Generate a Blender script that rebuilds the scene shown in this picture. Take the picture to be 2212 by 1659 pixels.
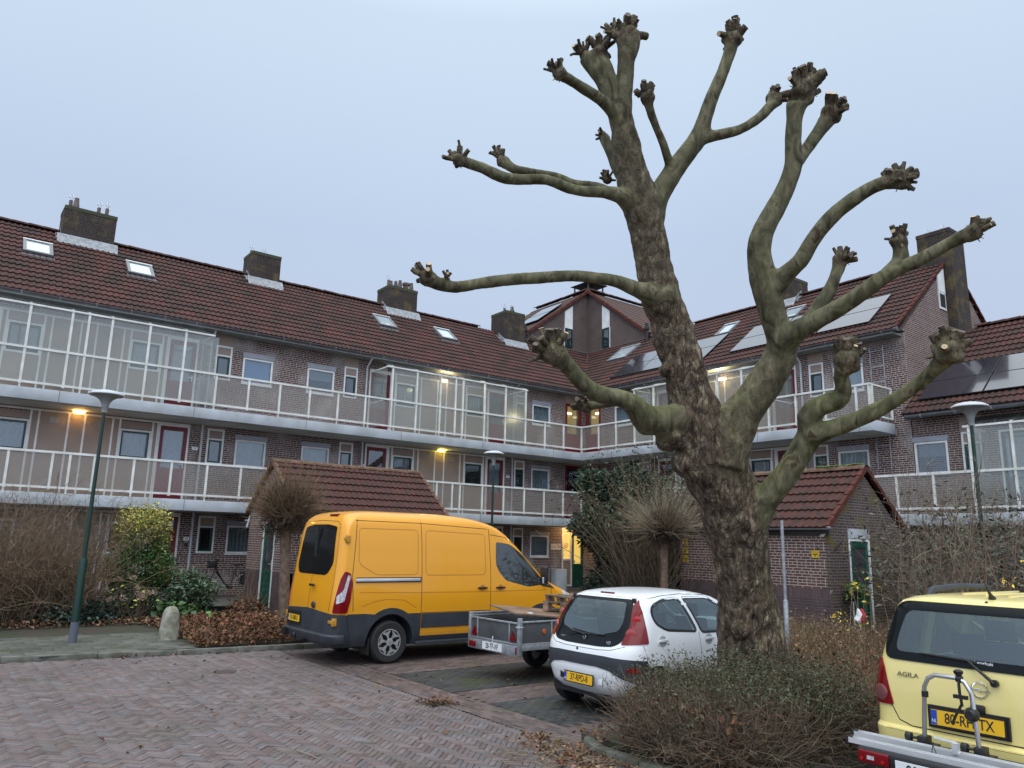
import bpy, bmesh, math, random
import numpy as np
from mathutils import Vector, Matrix, noise
for o in list(bpy.data.objects): bpy.data.objects.remove(o)
random.seed(7); RNG = np.random.default_rng(7)
R = math.radians
scene = bpy.context.scene
C = scene.collection
# ------------------------------------------------------------------ camera (frame: x along the left wing, y along the right wing)
RT = Vector((-0.78303, -0.62156, 0.02286)); UPV = Vector((0, 0, 1)); FW = Vector((-0.6, -0.77, 0.2))
def cam_axes():
    pit, roll, yaw = R(11.7495), R(1.31), R(52.847)
    cp, sp, c, s = math.cos(pit), math.sin(pit), math.cos(roll), math.sin(roll)
    fw = Vector((0, cp, sp)); rt = Vector((1, 0, 0)); up = Vector((0, -sp, cp))
    a = c*rt + s*up; b = -s*rt + c*up
    A = Vector((-math.sin(yaw), -math.cos(yaw), 0)); B = Vector((math.cos(yaw), -math.sin(yaw), 0))
    loc = lambda v: Vector((v.dot(A), v.dot(B), v.z))
    return loc(a), loc(b), loc(fw)
RT, UPV, FW = cam_axes()
CAM = Vector((21.2098, 23.1731, 2.0))
cd = bpy.data.cameras.new('camera'); cam = bpy.data.objects.new('camera', cd); C.objects.link(cam)
cd.sensor_width = 36; cd.lens = 27.02; cd.clip_start = 0.1; cd.clip_end = 2000
m = Matrix((RT, UPV, -FW)).transposed().to_4x4(); m.translation = CAM; cam.matrix_world = m
scene.camera = cam
FPX = 1660.3
def at(x, y, depth):
    """point seen at (x, y) of a 2212 px wide frame, at a distance along the view axis"""
    return CAM + (FW + RT*((x-1106)/FPX) - UPV*((y-829.5)/FPX))*depth
# ------------------------------------------------------------------ world
w = bpy.data.worlds.new('World'); scene.world = w; w.use_nodes = True
nt = w.node_tree; bg = nt.nodes['Background']
tc = nt.nodes.new('ShaderNodeTexCoord'); sep = nt.nodes.new('ShaderNodeSeparateXYZ')
ramp = nt.nodes.new('ShaderNodeValToRGB'); cr = ramp.color_ramp
nt.links.new(tc.outputs['Generated'], sep.inputs[0]); nt.links.new(sep.outputs['Z'], ramp.inputs[0])
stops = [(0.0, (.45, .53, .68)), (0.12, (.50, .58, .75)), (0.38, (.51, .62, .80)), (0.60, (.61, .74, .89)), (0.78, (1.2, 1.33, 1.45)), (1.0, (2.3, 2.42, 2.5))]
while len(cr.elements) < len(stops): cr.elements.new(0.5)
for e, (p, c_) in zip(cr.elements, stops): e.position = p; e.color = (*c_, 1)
sky = nt.nodes.new('ShaderNodeTexSky'); sky.sky_type = 'NISHITA'; sky.sun_disc = False
sky.sun_elevation = R(55); sky.sun_rotation = R(20); sky.air_density = 2; sky.dust_density = 4
scl = nt.nodes.new('ShaderNodeVectorMath'); scl.operation = 'SCALE'; scl.inputs['Scale'].default_value = 0.008
nt.links.new(sky.outputs[0], scl.inputs[0])
nz = nt.nodes.new('ShaderNodeTexNoise'); nz.inputs['Scale'].default_value = 1.6; nz.inputs['Detail'].default_value = 3
nt.links.new(tc.outputs['Generated'], nz.inputs['Vector'])
mr = nt.nodes.new('ShaderNodeMapRange'); mr.inputs['To Min'].default_value = .92; mr.inputs['To Max'].default_value = 1.07
nt.links.new(nz.outputs['Fac'], mr.inputs['Value'])
sc2 = nt.nodes.new('ShaderNodeVectorMath'); sc2.operation = 'SCALE'
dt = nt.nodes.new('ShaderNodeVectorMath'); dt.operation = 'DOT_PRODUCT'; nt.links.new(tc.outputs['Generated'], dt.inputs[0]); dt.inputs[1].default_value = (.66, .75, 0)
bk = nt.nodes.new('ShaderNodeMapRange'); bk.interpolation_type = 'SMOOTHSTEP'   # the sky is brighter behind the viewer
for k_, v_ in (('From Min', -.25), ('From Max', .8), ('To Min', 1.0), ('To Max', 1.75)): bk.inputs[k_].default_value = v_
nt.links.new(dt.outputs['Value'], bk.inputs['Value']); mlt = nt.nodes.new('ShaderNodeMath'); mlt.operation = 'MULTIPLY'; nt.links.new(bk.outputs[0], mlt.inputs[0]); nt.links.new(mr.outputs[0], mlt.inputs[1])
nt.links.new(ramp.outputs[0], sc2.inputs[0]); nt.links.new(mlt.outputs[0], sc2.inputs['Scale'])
ad = nt.nodes.new('ShaderNodeVectorMath'); ad.operation = 'ADD'
nt.links.new(sc2.outputs[0], ad.inputs[0]); nt.links.new(scl.outputs[0], ad.inputs[1])
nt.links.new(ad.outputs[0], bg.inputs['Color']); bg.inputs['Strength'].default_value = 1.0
sd = bpy.data.lights.new('sun', 'SUN'); sd.energy = 0.8; sd.angle = R(50); sd.color = (1, .97, .93)
so = bpy.data.objects.new('sun', sd); C.objects.link(so); so.rotation_euler = Vector((-.45, -.50, -.74)).to_track_quat('-Z', 'Y').to_euler()
scene.view_settings.view_transform = 'Standard'; scene.view_settings.look = 'None'; scene.view_settings.exposure = 0.0
# ------------------------------------------------------------------ object helpers
def tag(o, label=None, cat=None, group=None, kind=None):
    if label: o['label'] = label
    if cat: o['category'] = cat
    if group: o['group'] = group
    if kind: o['kind'] = kind
    return o
def thing(name, label, cat, loc=(0, 0, 0), group=None):
    o = bpy.data.objects.new(name, None); C.objects.link(o); o.location = loc; o.empty_display_size = .2
    return tag(o, label, cat, group)
def adopt(o, parent):
    if parent is None: return o
    o.parent = parent
    mw = Matrix.Translation(parent.location) if parent.parent is None else Matrix.Identity(4)
    o.matrix_parent_inverse = mw.inverted()
    return o
def link(name, me, mats, parent=None):
    o = bpy.data.objects.new(name, me); C.objects.link(o)
    for mm in (mats if isinstance(mats, (list, tuple)) else [mats]): me.materials.append(mm)
    return adopt(o, parent)
def copy_tree(o, delta, parent=None):
    c = o.copy(); C.objects.link(c)
    if parent is None: c.location = Vector(o.location) + Vector(delta)
    else: c.parent = parent
    for ch in list(o.children): copy_tree(ch, delta, c)
    return c
def np_mesh(name, V, F, mats, parent=None, smooth=False, mi=None):
    """fast mesh: V (n,3), F (m,k) with k=3 or 4"""
    V = np.asarray(V, dtype=np.float32); F = np.asarray(F, dtype=np.int32); k = F.shape[1]
    me = bpy.data.meshes.new(name); me.vertices.add(len(V)); me.vertices.foreach_set('co', V.ravel())
    me.loops.add(F.size); me.loops.foreach_set('vertex_index', F.ravel())
    me.polygons.add(len(F)); me.polygons.foreach_set('loop_start', np.arange(0, F.size, k, dtype=np.int32))
    me.polygons.foreach_set('loop_total', np.full(len(F), k, dtype=np.int32))
    if mi is not None: me.polygons.foreach_set('material_index', np.asarray(mi, dtype=np.int32))
    if smooth: me.polygons.foreach_set('use_smooth', np.ones(len(F), dtype=bool))
    me.update(calc_edges=True); me.validate()
    return link(name, me, mats, parent)
class MB:
    def __init__(s): s.v = []; s.f = []; s.m = []
    def add(s, vs, fs, mi=0):
        n = len(s.v); s.v += [tuple(v) for v in vs]; s.f += [tuple(i+n for i in f) for f in fs]; s.m += [mi]*len(fs); return s
    def box(s, x0, x1, y0, y1, z0, z1, mi=0):
        x0, x1 = min(x0, x1), max(x0, x1); y0, y1 = min(y0, y1), max(y0, y1); z0, z1 = min(z0, z1), max(z0, z1)
        return s.add([(x, y, z) for z in (z0, z1) for x, y in ((x0, y0), (x1, y0), (x1, y1), (x0, y1))],
                     [(3, 2, 1, 0), (4, 5, 6, 7), (0, 1, 5, 4), (1, 2, 6, 5), (2, 3, 7, 6), (3, 0, 4, 7)], mi)
    def wbox(s, wing, t0, t1, d0, d1, z0, z1, mi=0):
        return s.box(t0, t1, d0, d1, z0, z1, mi) if wing == 'L' else s.box(d0, d1, t0, t1, z0, z1, mi)
    def obox(s, c, ax, ay, az, mi=0):
        """box given centre and three half-axis vectors"""
        c, ax, ay, az = map(Vector, (c, ax, ay, az))
        return s.add([c+i*ax+j*ay+k*az for k in (-1, 1) for i, j in ((-1, -1), (1, -1), (1, 1), (-1, 1))],
                     [(3, 2, 1, 0), (4, 5, 6, 7), (0, 1, 5, 4), (1, 2, 6, 5), (2, 3, 7, 6), (3, 0, 4, 7)], mi)
    def beam(s, p, q, wd, th, up=(0, 0, 1), mi=0):
        p, q = Vector(p), Vector(q); d = (q-p); L = d.length; d.normalize(); up = Vector(up)
        a = d.cross(up)
        if a.length < 1e-4: a = d.cross(Vector((1, 0, 0)))
        a.normalize(); b = a.cross(d)
        return s.obox((p+q)/2, d*L/2, a*wd/2, b*th/2, mi)
    def tube(s, pts, rad, n=8, mi=0, cap=True):
        pts = [Vector(p) for p in pts]; rad = rad if isinstance(rad, (list, tuple)) else [rad]*len(pts)
        rings = []; pa = None
        for i, p in enumerate(pts):
            d = (pts[min(i+1, len(pts)-1)]-pts[max(i-1, 0)]).normalized()
            if pa is None:
                pa = d.orthogonal().normalized()
            else:
                pa = (pa-d*pa.dot(d)); pa = pa.normalized() if pa.length > 1e-5 else d.orthogonal().normalized()
            pb = d.cross(pa)
            rings.append([p+(pa*math.cos(2*math.pi*k/n)+pb*math.sin(2*math.pi*k/n))*rad[i] for k in range(n)])
        vs = [v for r in rings for v in r]; fs = []
        for i in range(len(pts)-1):
            for k in range(n): a, b = i*n+k, i*n+(k+1) % n; fs.append((a, b, b+n, a+n))
        if cap: fs += [tuple(range(n-1, -1, -1)), tuple((len(pts)-1)*n+k for k in range(n))]
        return s.add(vs, fs, mi)
    def lathe(s, prof, c=(0, 0, 0), n=24, axis='z', mi=0, cap=True):
        """prof: (radius, height) list"""
        vs = []
        for r, h in prof:
            for k in range(n):
                a = 2*math.pi*k/n; u, v_ = r*math.cos(a), r*math.sin(a)
                p = {'z': (u, v_, h), 'y': (u, h, v_), 'x': (h, u, v_)}[axis]
                vs.append((p[0]+c[0], p[1]+c[1], p[2]+c[2]))
        fs = []
        for i in range(len(prof)-1):
            for k in range(n): a, b = i*n+k, i*n+(k+1) % n; fs.append((a, b, b+n, a+n))
        if cap: fs += [tuple(range(n-1, -1, -1)), tuple((len(prof)-1)*n+k for k in range(n))]
        return s.add(vs, fs, mi)
    def prism(s, poly, axis, a0, a1, mi=0):
        """poly of 2d points extruded along axis; axis y: (x,z); axis x: (y,z); axis z: (x,y)"""
        n = len(poly)
        f = {'y': lambda p, a: (p[0], a, p[1]), 'x': lambda p, a: (a, p[0], p[1]), 'z': lambda p, a: (p[0], p[1], a)}[axis]
        vs = [f(p, a0) for p in poly]+[f(p, a1) for p in poly]
        return s.add(vs, [tuple(range(n-1, -1, -1)), tuple(range(n, 2*n))]+[(i, (i+1) % n, n+(i+1) % n, n+i) for i in range(n)], mi)
    def mesh(s, name, fix=True):
        me = bpy.data.meshes.new(name); me.from_pydata(s.v, [], s.f); me.polygons.foreach_set('material_index', s.m)
        if fix:
            bm = bmesh.new(); bm.from_mesh(me); bmesh.ops.recalc_face_normals(bm, faces=bm.faces); bm.to_mesh(me); bm.free()
        me.update(); return me
    def build(s, name, mats, parent=None, smooth=False, bevel=0, angle=40, seg=2):
        me = s.mesh(name)
        if bevel:
            bm = bmesh.new(); bm.from_mesh(me)
            es = [e for e in bm.edges if len(e.link_faces) == 2 and e.calc_face_angle(0) > R(30)]
            bmesh.ops.bevel(bm, geom=es, offset=bevel, segments=seg, profile=.5, affect='EDGES', clamp_overlap=True)
            bm.to_mesh(me); bm.free()
        if smooth or bevel:
            me.polygons.foreach_set('use_smooth', [True]*len(me.polygons)); me.set_sharp_from_angle(angle=R(angle))
        return link(name, me, mats, parent)
def text_mesh(s, size, origin, xdir, ydir, ext=.002, align='CENTER', sx=1.0, bold=0.0):
    cu = bpy.data.curves.new('lettering', 'FONT'); cu.body = s; cu.size = size; cu.extrude = ext; cu.align_x = align; cu.align_y = 'CENTER'
    cu.offset = bold
    o = bpy.data.objects.new('lettering', cu); C.objects.link(o)
    dg = bpy.context.evaluated_depsgraph_get(); me = bpy.data.meshes.new_from_object(o.evaluated_get(dg))
    bpy.data.objects.remove(o)
    x, y = Vector(xdir).normalized(), Vector(ydir).normalized(); z = x.cross(y)
    mm = Matrix((x*sx, y, z)).transposed().to_4x4(); mm.translation = Vector(origin); me.transform(mm); me.materials.clear()
    return me
# ------------------------------------------------------------------ materials
def newmat(name):
    mt = bpy.data.materials.new(name); mt.use_nodes = True
    return mt, mt.node_tree, mt.node_tree.nodes['Principled BSDF']
def node(nt, typ, **kw):
    n = nt.nodes.new(typ)
    for k, v in kw.items():
        if k.startswith('i_'): n.inputs[k[2:].replace('_', ' ')].default_value = v
        else: setattr(n, k, v)
    return n
def M(name, col, rough=.6, metal=0., var=0., vscale=4., bump=0., bscale=60., col2=None, island=0., coat=0., emit=None, estr=1., spec=.5, trans=0., detail=5., lo=.4, hi=.62):
    mt, nt, b = newmat(name); c4 = (*col, 1)
    b.inputs['Base Color'].default_value = c4; b.inputs['Roughness'].default_value = rough; b.inputs['Metallic'].default_value = metal
    b.inputs['Specular IOR Level'].default_value = spec; b.inputs['Coat Weight'].default_value = coat; b.inputs['Coat Roughness'].default_value = .05
    b.inputs['Transmission Weight'].default_value = trans
    if emit: b.inputs['Emission Color'].default_value = (*emit, 1); b.inputs['Emission Strength'].default_value = estr
    tcn = node(nt, 'ShaderNodeTexCoord'); last = None
    if col2 or var:
        col2 = col2 or tuple(x*(1-var) for x in col)
        nn = node(nt, 'ShaderNodeTexNoise', i_Scale=vscale, i_Detail=detail); nt.links.new(tcn.outputs['Object'], nn.inputs['Vector'])
        rp = node(nt, 'ShaderNodeValToRGB'); rp.color_ramp.elements[0].position = lo; rp.color_ramp.elements[1].position = hi
        rp.color_ramp.elements[0].color = (*col2, 1); rp.color_ramp.elements[1].color = c4
        nt.links.new(nn.outputs['Fac'], rp.inputs[0]); last = rp.outputs[0]
    if island:
        g = node(nt, 'ShaderNodeNewGeometry'); mr = node(nt, 'ShaderNodeMapRange'); mr.inputs['To Min'].default_value = 1-island; mr.inputs['To Max'].default_value = 1+island
        nt.links.new(g.outputs['Random Per Island'], mr.inputs['Value'])
        hv = node(nt, 'ShaderNodeHueSaturation'); hv.inputs['Color'].default_value = c4
        if last: nt.links.new(last, hv.inputs['Color'])
        nt.links.new(mr.outputs[0], hv.inputs['Value'])
        m3 = node(nt, 'ShaderNodeMath', operation='MULTIPLY'); m3.inputs[1].default_value = 17.3; nt.links.new(g.outputs['Random Per Island'], m3.inputs[0])
        m4 = node(nt, 'ShaderNodeMath', operation='FRACT'); nt.links.new(m3.outputs[0], m4.inputs[0])
        m5 = node(nt, 'ShaderNodeMapRange'); m5.inputs['To Min'].default_value = .5-island*.06; m5.inputs['To Max'].default_value = .5+island*.06
        nt.links.new(m4.outputs[0], m5.inputs['Value']); nt.links.new(m5.outputs[0], hv.inputs['Hue']); last = hv.outputs[0]
    if last: nt.links.new(last, b.inputs['Base Color'])
    if bump:
        n2 = node(nt, 'ShaderNodeTexNoise', i_Scale=bscale, i_Detail=6.); nt.links.new(tcn.outputs['Object'], n2.inputs['Vector'])
        bp = node(nt, 'ShaderNodeBump', i_Strength=min(1, bump), i_Distance=.01 if bump <= 1 else .01*bump); nt.links.new(n2.outputs['Fac'], bp.inputs['Height']); nt.links.new(bp.outputs[0], b.inputs['Normal'])
    return mt
def brick_mat(name, c1, c2, mortar, white=0.0, msz=.011, bw=.22, rh=.0625, moss=0.):
    mt, nt, b = newmat(name); b.inputs['Roughness'].default_value = .85; b.inputs['Specular IOR Level'].default_value = .2
    g = node(nt, 'ShaderNodeNewGeometry'); tcn = node(nt, 'ShaderNodeTexCoord')
    s1 = node(nt, 'ShaderNodeSeparateXYZ'); nt.links.new(g.outputs['True Normal'], s1.inputs[0])
    s2 = node(nt, 'ShaderNodeSeparateXYZ'); nt.links.new(tcn.outputs['Object'], s2.inputs[0])
    ab = node(nt, 'ShaderNodeMath', operation='ABSOLUTE'); nt.links.new(s1.outputs['X'], ab.inputs[0])
    gt = node(nt, 'ShaderNodeMath', operation='GREATER_THAN'); nt.links.new(ab.outputs[0], gt.inputs[0]); gt.inputs[1].default_value = .6
    mx = node(nt, 'ShaderNodeMix', data_type='FLOAT'); nt.links.new(gt.outputs[0], mx.inputs[0]); nt.links.new(s2.outputs['X'], mx.inputs[2]); nt.links.new(s2.outputs['Y'], mx.inputs[3])
    cb = node(nt, 'ShaderNodeCombineXYZ'); nt.links.new(mx.outputs[0], cb.inputs[0]); nt.links.new(s2.outputs['Z'], cb.inputs[1])
    br = node(nt, 'ShaderNodeTexBrick', offset=.5, squash=.5, squash_frequency=3); nt.links.new(cb.outputs[0], br.inputs['Vector'])
    for k, v in (('Scale', 1.), ('Mortar Size', msz), ('Mortar Smooth', .1), ('Bias', -.1), ('Brick Width', bw), ('Row Height', rh)): br.inputs[k].default_value = v
    br.inputs['Color1'].default_value = (*c1, 1); br.inputs['Color2'].default_value = (*c2, 1); br.inputs['Mortar'].default_value = (*mortar, 1)
    nn = node(nt, 'ShaderNodeTexNoise', i_Scale=1.1, i_Detail=6.); nt.links.new(tcn.outputs['Object'], nn.inputs['Vector'])
    rp = node(nt, 'ShaderNodeValToRGB'); rp.color_ramp.elements[0].position = .5; rp.color_ramp.elements[1].position = .72
    rp.color_ramp.elements[0].color = (0, 0, 0, 1); rp.color_ramp.elements[1].color = (white, white, white, 1)
    nt.links.new(nn.outputs['Fac'], rp.inputs[0])
    m2 = node(nt, 'ShaderNodeMix', data_type='RGBA'); nt.links.new(rp.outputs[0], m2.inputs[0]); nt.links.new(br.outputs['Color'], m2.inputs[6]); m2.inputs[7].default_value = (.42, .38, .37, 1)
    n3 = node(nt, 'ShaderNodeTexNoise', i_Scale=2.3, i_Detail=8.); nt.links.new(tcn.outputs['Object'], n3.inputs['Vector'])
    hv = node(nt, 'ShaderNodeMapRange'); hv.inputs['To Min'].default_value = .62; hv.inputs['To Max'].default_value = 1.32; nt.links.new(n3.outputs['Fac'], hv.inputs['Value'])
    vm = node(nt, 'ShaderNodeVectorMath', operation='SCALE'); nt.links.new(m2.outputs[2], vm.inputs[0]); nt.links.new(hv.outputs[0], vm.inputs['Scale'])
    out = vm.outputs[0]
    if moss:
        n4 = node(nt, 'ShaderNodeTexNoise', i_Scale=3., i_Detail=8.); nt.links.new(tcn.outputs['Object'], n4.inputs['Vector'])
        r4 = node(nt, 'ShaderNodeValToRGB'); r4.color_ramp.elements[0].position = .55-moss*.1; r4.color_ramp.elements[1].position = .72; nt.links.new(n4.outputs['Fac'], r4.inputs[0])
        m4 = node(nt, 'ShaderNodeMix', data_type='RGBA'); nt.links.new(r4.outputs[0], m4.inputs[0]); nt.links.new(out, m4.inputs[6]); m4.inputs[7].default_value = (.13, .10, .04, 1); out = m4.outputs[2]
    nt.links.new(out, b.inputs['Base Color'])
    bp = node(nt, 'ShaderNodeBump', i_Strength=.6, i_Distance=.008); bp.invert = True; nt.links.new(br.outputs['Fac'], bp.inputs['Height']); nt.links.new(bp.outputs[0], b.inputs['Normal'])
    return mt
def sheer(name, col, alpha, rough=.12, gloss=.5, tint=(.9, .95, .95)):
    """clear or frosted pane: part transparent, part diffuse, part glossy"""
    mt, nt, b = newmat(name); nt.nodes.remove(b); out = nt.nodes['Material Output']
    tr = node(nt, 'ShaderNodeBsdfTransparent'); tr.inputs[0].default_value = (*tint, 1)
    df = node(nt, 'ShaderNodeBsdfDiffuse'); df.inputs[0].default_value = (*col, 1)
    gl = node(nt, 'ShaderNodeBsdfGlossy'); gl.inputs[0].default_value = (.9, .93, .95, 1); gl.inputs[1].default_value = rough
    m1 = node(nt, 'ShaderNodeMixShader'); m1.inputs[0].default_value = alpha; nt.links.new(tr.outputs[0], m1.inputs[1]); nt.links.new(df.outputs[0], m1.inputs[2])
    lw = node(nt, 'ShaderNodeLayerWeight'); lw.inputs[0].default_value = .5; pw_ = node(nt, 'ShaderNodeMath', operation='POWER'); pw_.inputs[1].default_value = 5; nt.links.new(lw.outputs['Facing'], pw_.inputs[0])
    ma = node(nt, 'ShaderNodeMath', operation='MULTIPLY_ADD'); ma.inputs[1].default_value = .9; ma.inputs[2].default_value = .045; nt.links.new(pw_.outputs[0], ma.inputs[0])
    mu = node(nt, 'ShaderNodeMath', operation='MULTIPLY'); mu.inputs[1].default_value = gloss; mu.use_clamp = True; nt.links.new(ma.outputs[0], mu.inputs[0])
    m2 = node(nt, 'ShaderNodeMixShader'); nt.links.new(mu.outputs[0], m2.inputs[0]); nt.links.new(m1.outputs[0], m2.inputs[1]); nt.links.new(gl.outputs[0], m2.inputs[2])
    nt.links.new(m2.outputs[0], out.inputs[0]); return mt
BR = brick_mat('brick wall', (.120, .050, .040), (.068, .034, .031), (.40, .36, .34), white=.75, msz=.0105)
BRS = brick_mat('brick wall plain', (.135, .066, .058), (.085, .042, .038), (.37, .33, .30), msz=.0100)
BRD = brick_mat('brick dark dirty', (.085, .055, .050), (.060, .040, .038), (.17, .15, .14), moss=.5)
BRT = brick_mat('corner block brick', (.085, .048, .042), (.060, .036, .034), (.21, .185, .17))
BRC = brick_mat('chimney brick', (.052, .033, .029), (.032, .024, .022), (.075, .068, .062), moss=.45)
BRP = brick_mat('plinth brick', (.10, .068, .070), (.08, .056, .058), (.13, .105, .105), msz=.006)
TILE = M('concrete roof tile', (.088, .033, .027), .85, var=.3, vscale=1.6, detail=12., lo=.36, hi=.66, col2=(.040, .024, .020), bump=.4, bscale=40., spec=.3)
TILE2 = M('mossy shed tile', (.082, .032, .025), .85, col2=(.050, .028, .023), vscale=5., bump=.5, bscale=30., spec=.25)
RIDGE = M('ridge tile', (.095, .048, .040), .8, var=.5, vscale=6., spec=.2)
VERGE = M('verge tile', (.115, .036, .026), .8, var=.4, vscale=6., spec=.2)
WHITE = M('white painted timber', (.80, .80, .79), .45, var=.12, vscale=3.)
RAILM = M('white enamelled rail', (.78, .78, .76), .35, col2=(.62, .62, .56), vscale=2.2)
BEIGE = M('beige cladding panel', (.33, .25, .20), .55, var=.12, vscale=1.5)
BEIGED = M('brown fascia panel', (.15, .115, .10), .6, var=.2, vscale=2.)
RED = M('dark red paint', (.165, .005, .010), .4, var=.15, vscale=2.)
GREEN = M('dark green paint', (.004, .045, .036), .3, var=.2, vscale=2.)
GREEN2 = M('green shed door paint', (.006, .080, .050), .4, var=.35, vscale=6.)
CONC = M('pale concrete', (.46, .49, .53), .7, col2=(.36, .385, .40), vscale=1.6, bump=.2, bscale=30.)
SOFF = M('concrete soffit', (.42, .42, .40), .8, var=.25, vscale=1.)
LINT = M('grey metal lintel', (.33, .34, .38), .45, var=.1, vscale=3.)
GUT = M('grey zinc gutter', (.10, .105, .115), .45, var=.25, vscale=5.)
LEAD = M('lead flashing', (.34, .36, .38), .55, var=.35, vscale=9., bump=.4, bscale=25.)
PIPE = M('light grey downpipe', (.55, .57, .60), .5, var=.15, vscale=5.)
BLACK = M('black plastic', (.012, .012, .013), .45)
RUBBER = M('tyre rubber', (.016, .016, .017), .8, bump=.3, bscale=80.)
DARK = M('dark interior', (.014, .016, .018), .9)
CURT = M('pale net curtain', (.42, .45, .47), .9, var=.2, vscale=14.)
BLINDB = M('blue roller blind', (.14, .29, .50), .8)
BLINDG = M('grey roller blind', (.16, .18, .20), .8)
PANE = sheer('window pane', (.06, .07, .07), .05, .02, 2.2, tint=(.80, .86, .88))
FROST = sheer('wired gallery glass', (.54, .51, .47), .135, .2, .6, tint=(.86, .85, .83))
FROST2 = sheer('enclosure glass', (.64, .64, .61), .13, .15, .9, tint=(.90, .92, .90))
CLEARG = sheer('clear roof glass', (.4, .43, .43), .25, .1, 2.5)
SOLAR = M('solar cells', (.012, .012, .022), .16, spec=.6, coat=1.)
SKYL = sheer('skylight glass', (.3, .36, .38), .3, .03, 5.)
ALU = M('aluminium', (.74, .75, .76), .28, metal=.45, var=.1, vscale=5.)
STEEL = M('brushed steel tube', (.50, .50, .51), .3, metal=.9)
GALV = M('galvanised steel', (.42, .44, .46), .5, metal=.6, col2=(.30, .32, .34), vscale=14.)
LIT = M('warm lit room', (.9, .65, .3), .8, emit=(1., .58, .14), estr=1.5)
LAMPE = M('sodium lamp glass', (1, .8, .3), .4, emit=(1., .62, .16), estr=14.)
LAMPW = M('warm white lamp glass', (1, .9, .7), .4, emit=(1., .80, .42), estr=7.)
SIGNW = M('white enamel sign', (.82, .82, .82), .3)
INK = M('black print', (.01, .01, .012), .5)
# ================================================================== BUILDING
F1, F2 = 3.05, 5.72
bld = thing('apartment_building', 'three storey L shaped brick apartment building with red tiled roofs and white railed access galleries', 'apartment building', (0, 0, 0))
def P(wing, t, d, z): return (t, d, z) if wing == 'L' else (d, t, z)
WALLS = {'L': (22.6, MB(), MB()), 'R': (12.65, MB(), MB())}
openings = {'L': [], 'R': []}
# panelled timber zones between the two front doors of each pair
panel_zones = {'L': [(2.95, 9.06), (14.87, 21.2)], 'R': [(2.95, 9.06)]}
def frame_box(mb, wing, t0, t1, z0, z1, w_=.055, d0=-1.37, d1=-1.285, bottom=None):
    mb.wbox(wing, t0, t0+w_, d0, d1, z0, z1); mb.wbox(wing, t1-w_, t1, d0, d1, z0, z1)
    mb.wbox(wing, t0+w_, t1-w_, d0, d1, z1-w_, z1); mb.wbox(wing, t0+w_, t1-w_, d0, d1, z0, z0+(bottom or w_))
def window(wing, t0, t1, z0, z1, kind='plain', lintel=True, back=None, parent=None):
    parent = parent or bld
    openings[wing].append((t0, t1, z0, z1))
    mb = MB(); frame_box(mb, wing, t0, t1, z0, z1)
    fr = mb.build('window', WHITE, parent)
    a = .055
    if kind in ('green', 'narrow'):
        zt = z1
        if kind == 'narrow':
            zt = z1-.30
            MB().wbox(wing, t0+a, t1-a, -1.35, -1.31, zt, z1-a).build('top_panel', BEIGE, fr)
            MB().wbox(wing, t0+a, t1-a, -1.365, -1.288, zt-.045, zt).build('transom', WHITE, fr); zt -= .045
        g = MB(); frame_box(g, wing, t0+a, t1-a, z0+a, zt if kind == 'narrow' else z1-a, .05, -1.36, -1.30)
        g.build('casement', GREEN, fr)
        a2 = a+.05; zz1 = (zt if kind == 'narrow' else z1-a)-.05
    else: a2 = a; zz1 = z1-a
    MB().wbox(wing, t0+a2, t1-a2, -1.345, -1.338, z0+a2, zz1).build('pane', PANE, fr)
    bm_ = MB(); back = back or random.choice(['curtain', 'curtain', 'dark', 'blind'])
    if back == 'curtain':
        n = max(10, int((t1-t0)/.03)); vs = []; fs = []
        for i in range(n+1):
            t = t0+a2+(t1-t0-2*a2)*i/n; d = -1.42+.018*math.sin(i*1.35+t*3)
            vs += [P(wing, t, d, z0+a2-.02), P(wing, t, d, zz1+.02)]
        for i in range(n): fs.append((2*i, 2*i+2, 2*i+3, 2*i+1))
        bm_.add(vs, fs); bm_.build('curtain', CURT, fr, smooth=True)
    elif back in ('blind', 'blue', 'half'):
        mtl = BLINDB if back == 'blue' else BLINDG
        zb = z0+(z1-z0)*(.55 if back == 'half' else .08)
        bm_.wbox(wing, t0+a2, t1-a2, -1.40, -1.395, zb, zz1).build('roller_blind', mtl, fr)
    if kind == 'plain' and lintel:
        MB().wbox(wing, t0-.03, t1+.03, -1.33, -1.262, z1+.01, z1+.155).build('lintel', LINT, fr)
        MB().wbox(wing, t0-.02, t1+.02, -1.33, -1.25, z0-.045, z0-.003).build('sill', WHITE, fr)
    return fr
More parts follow.
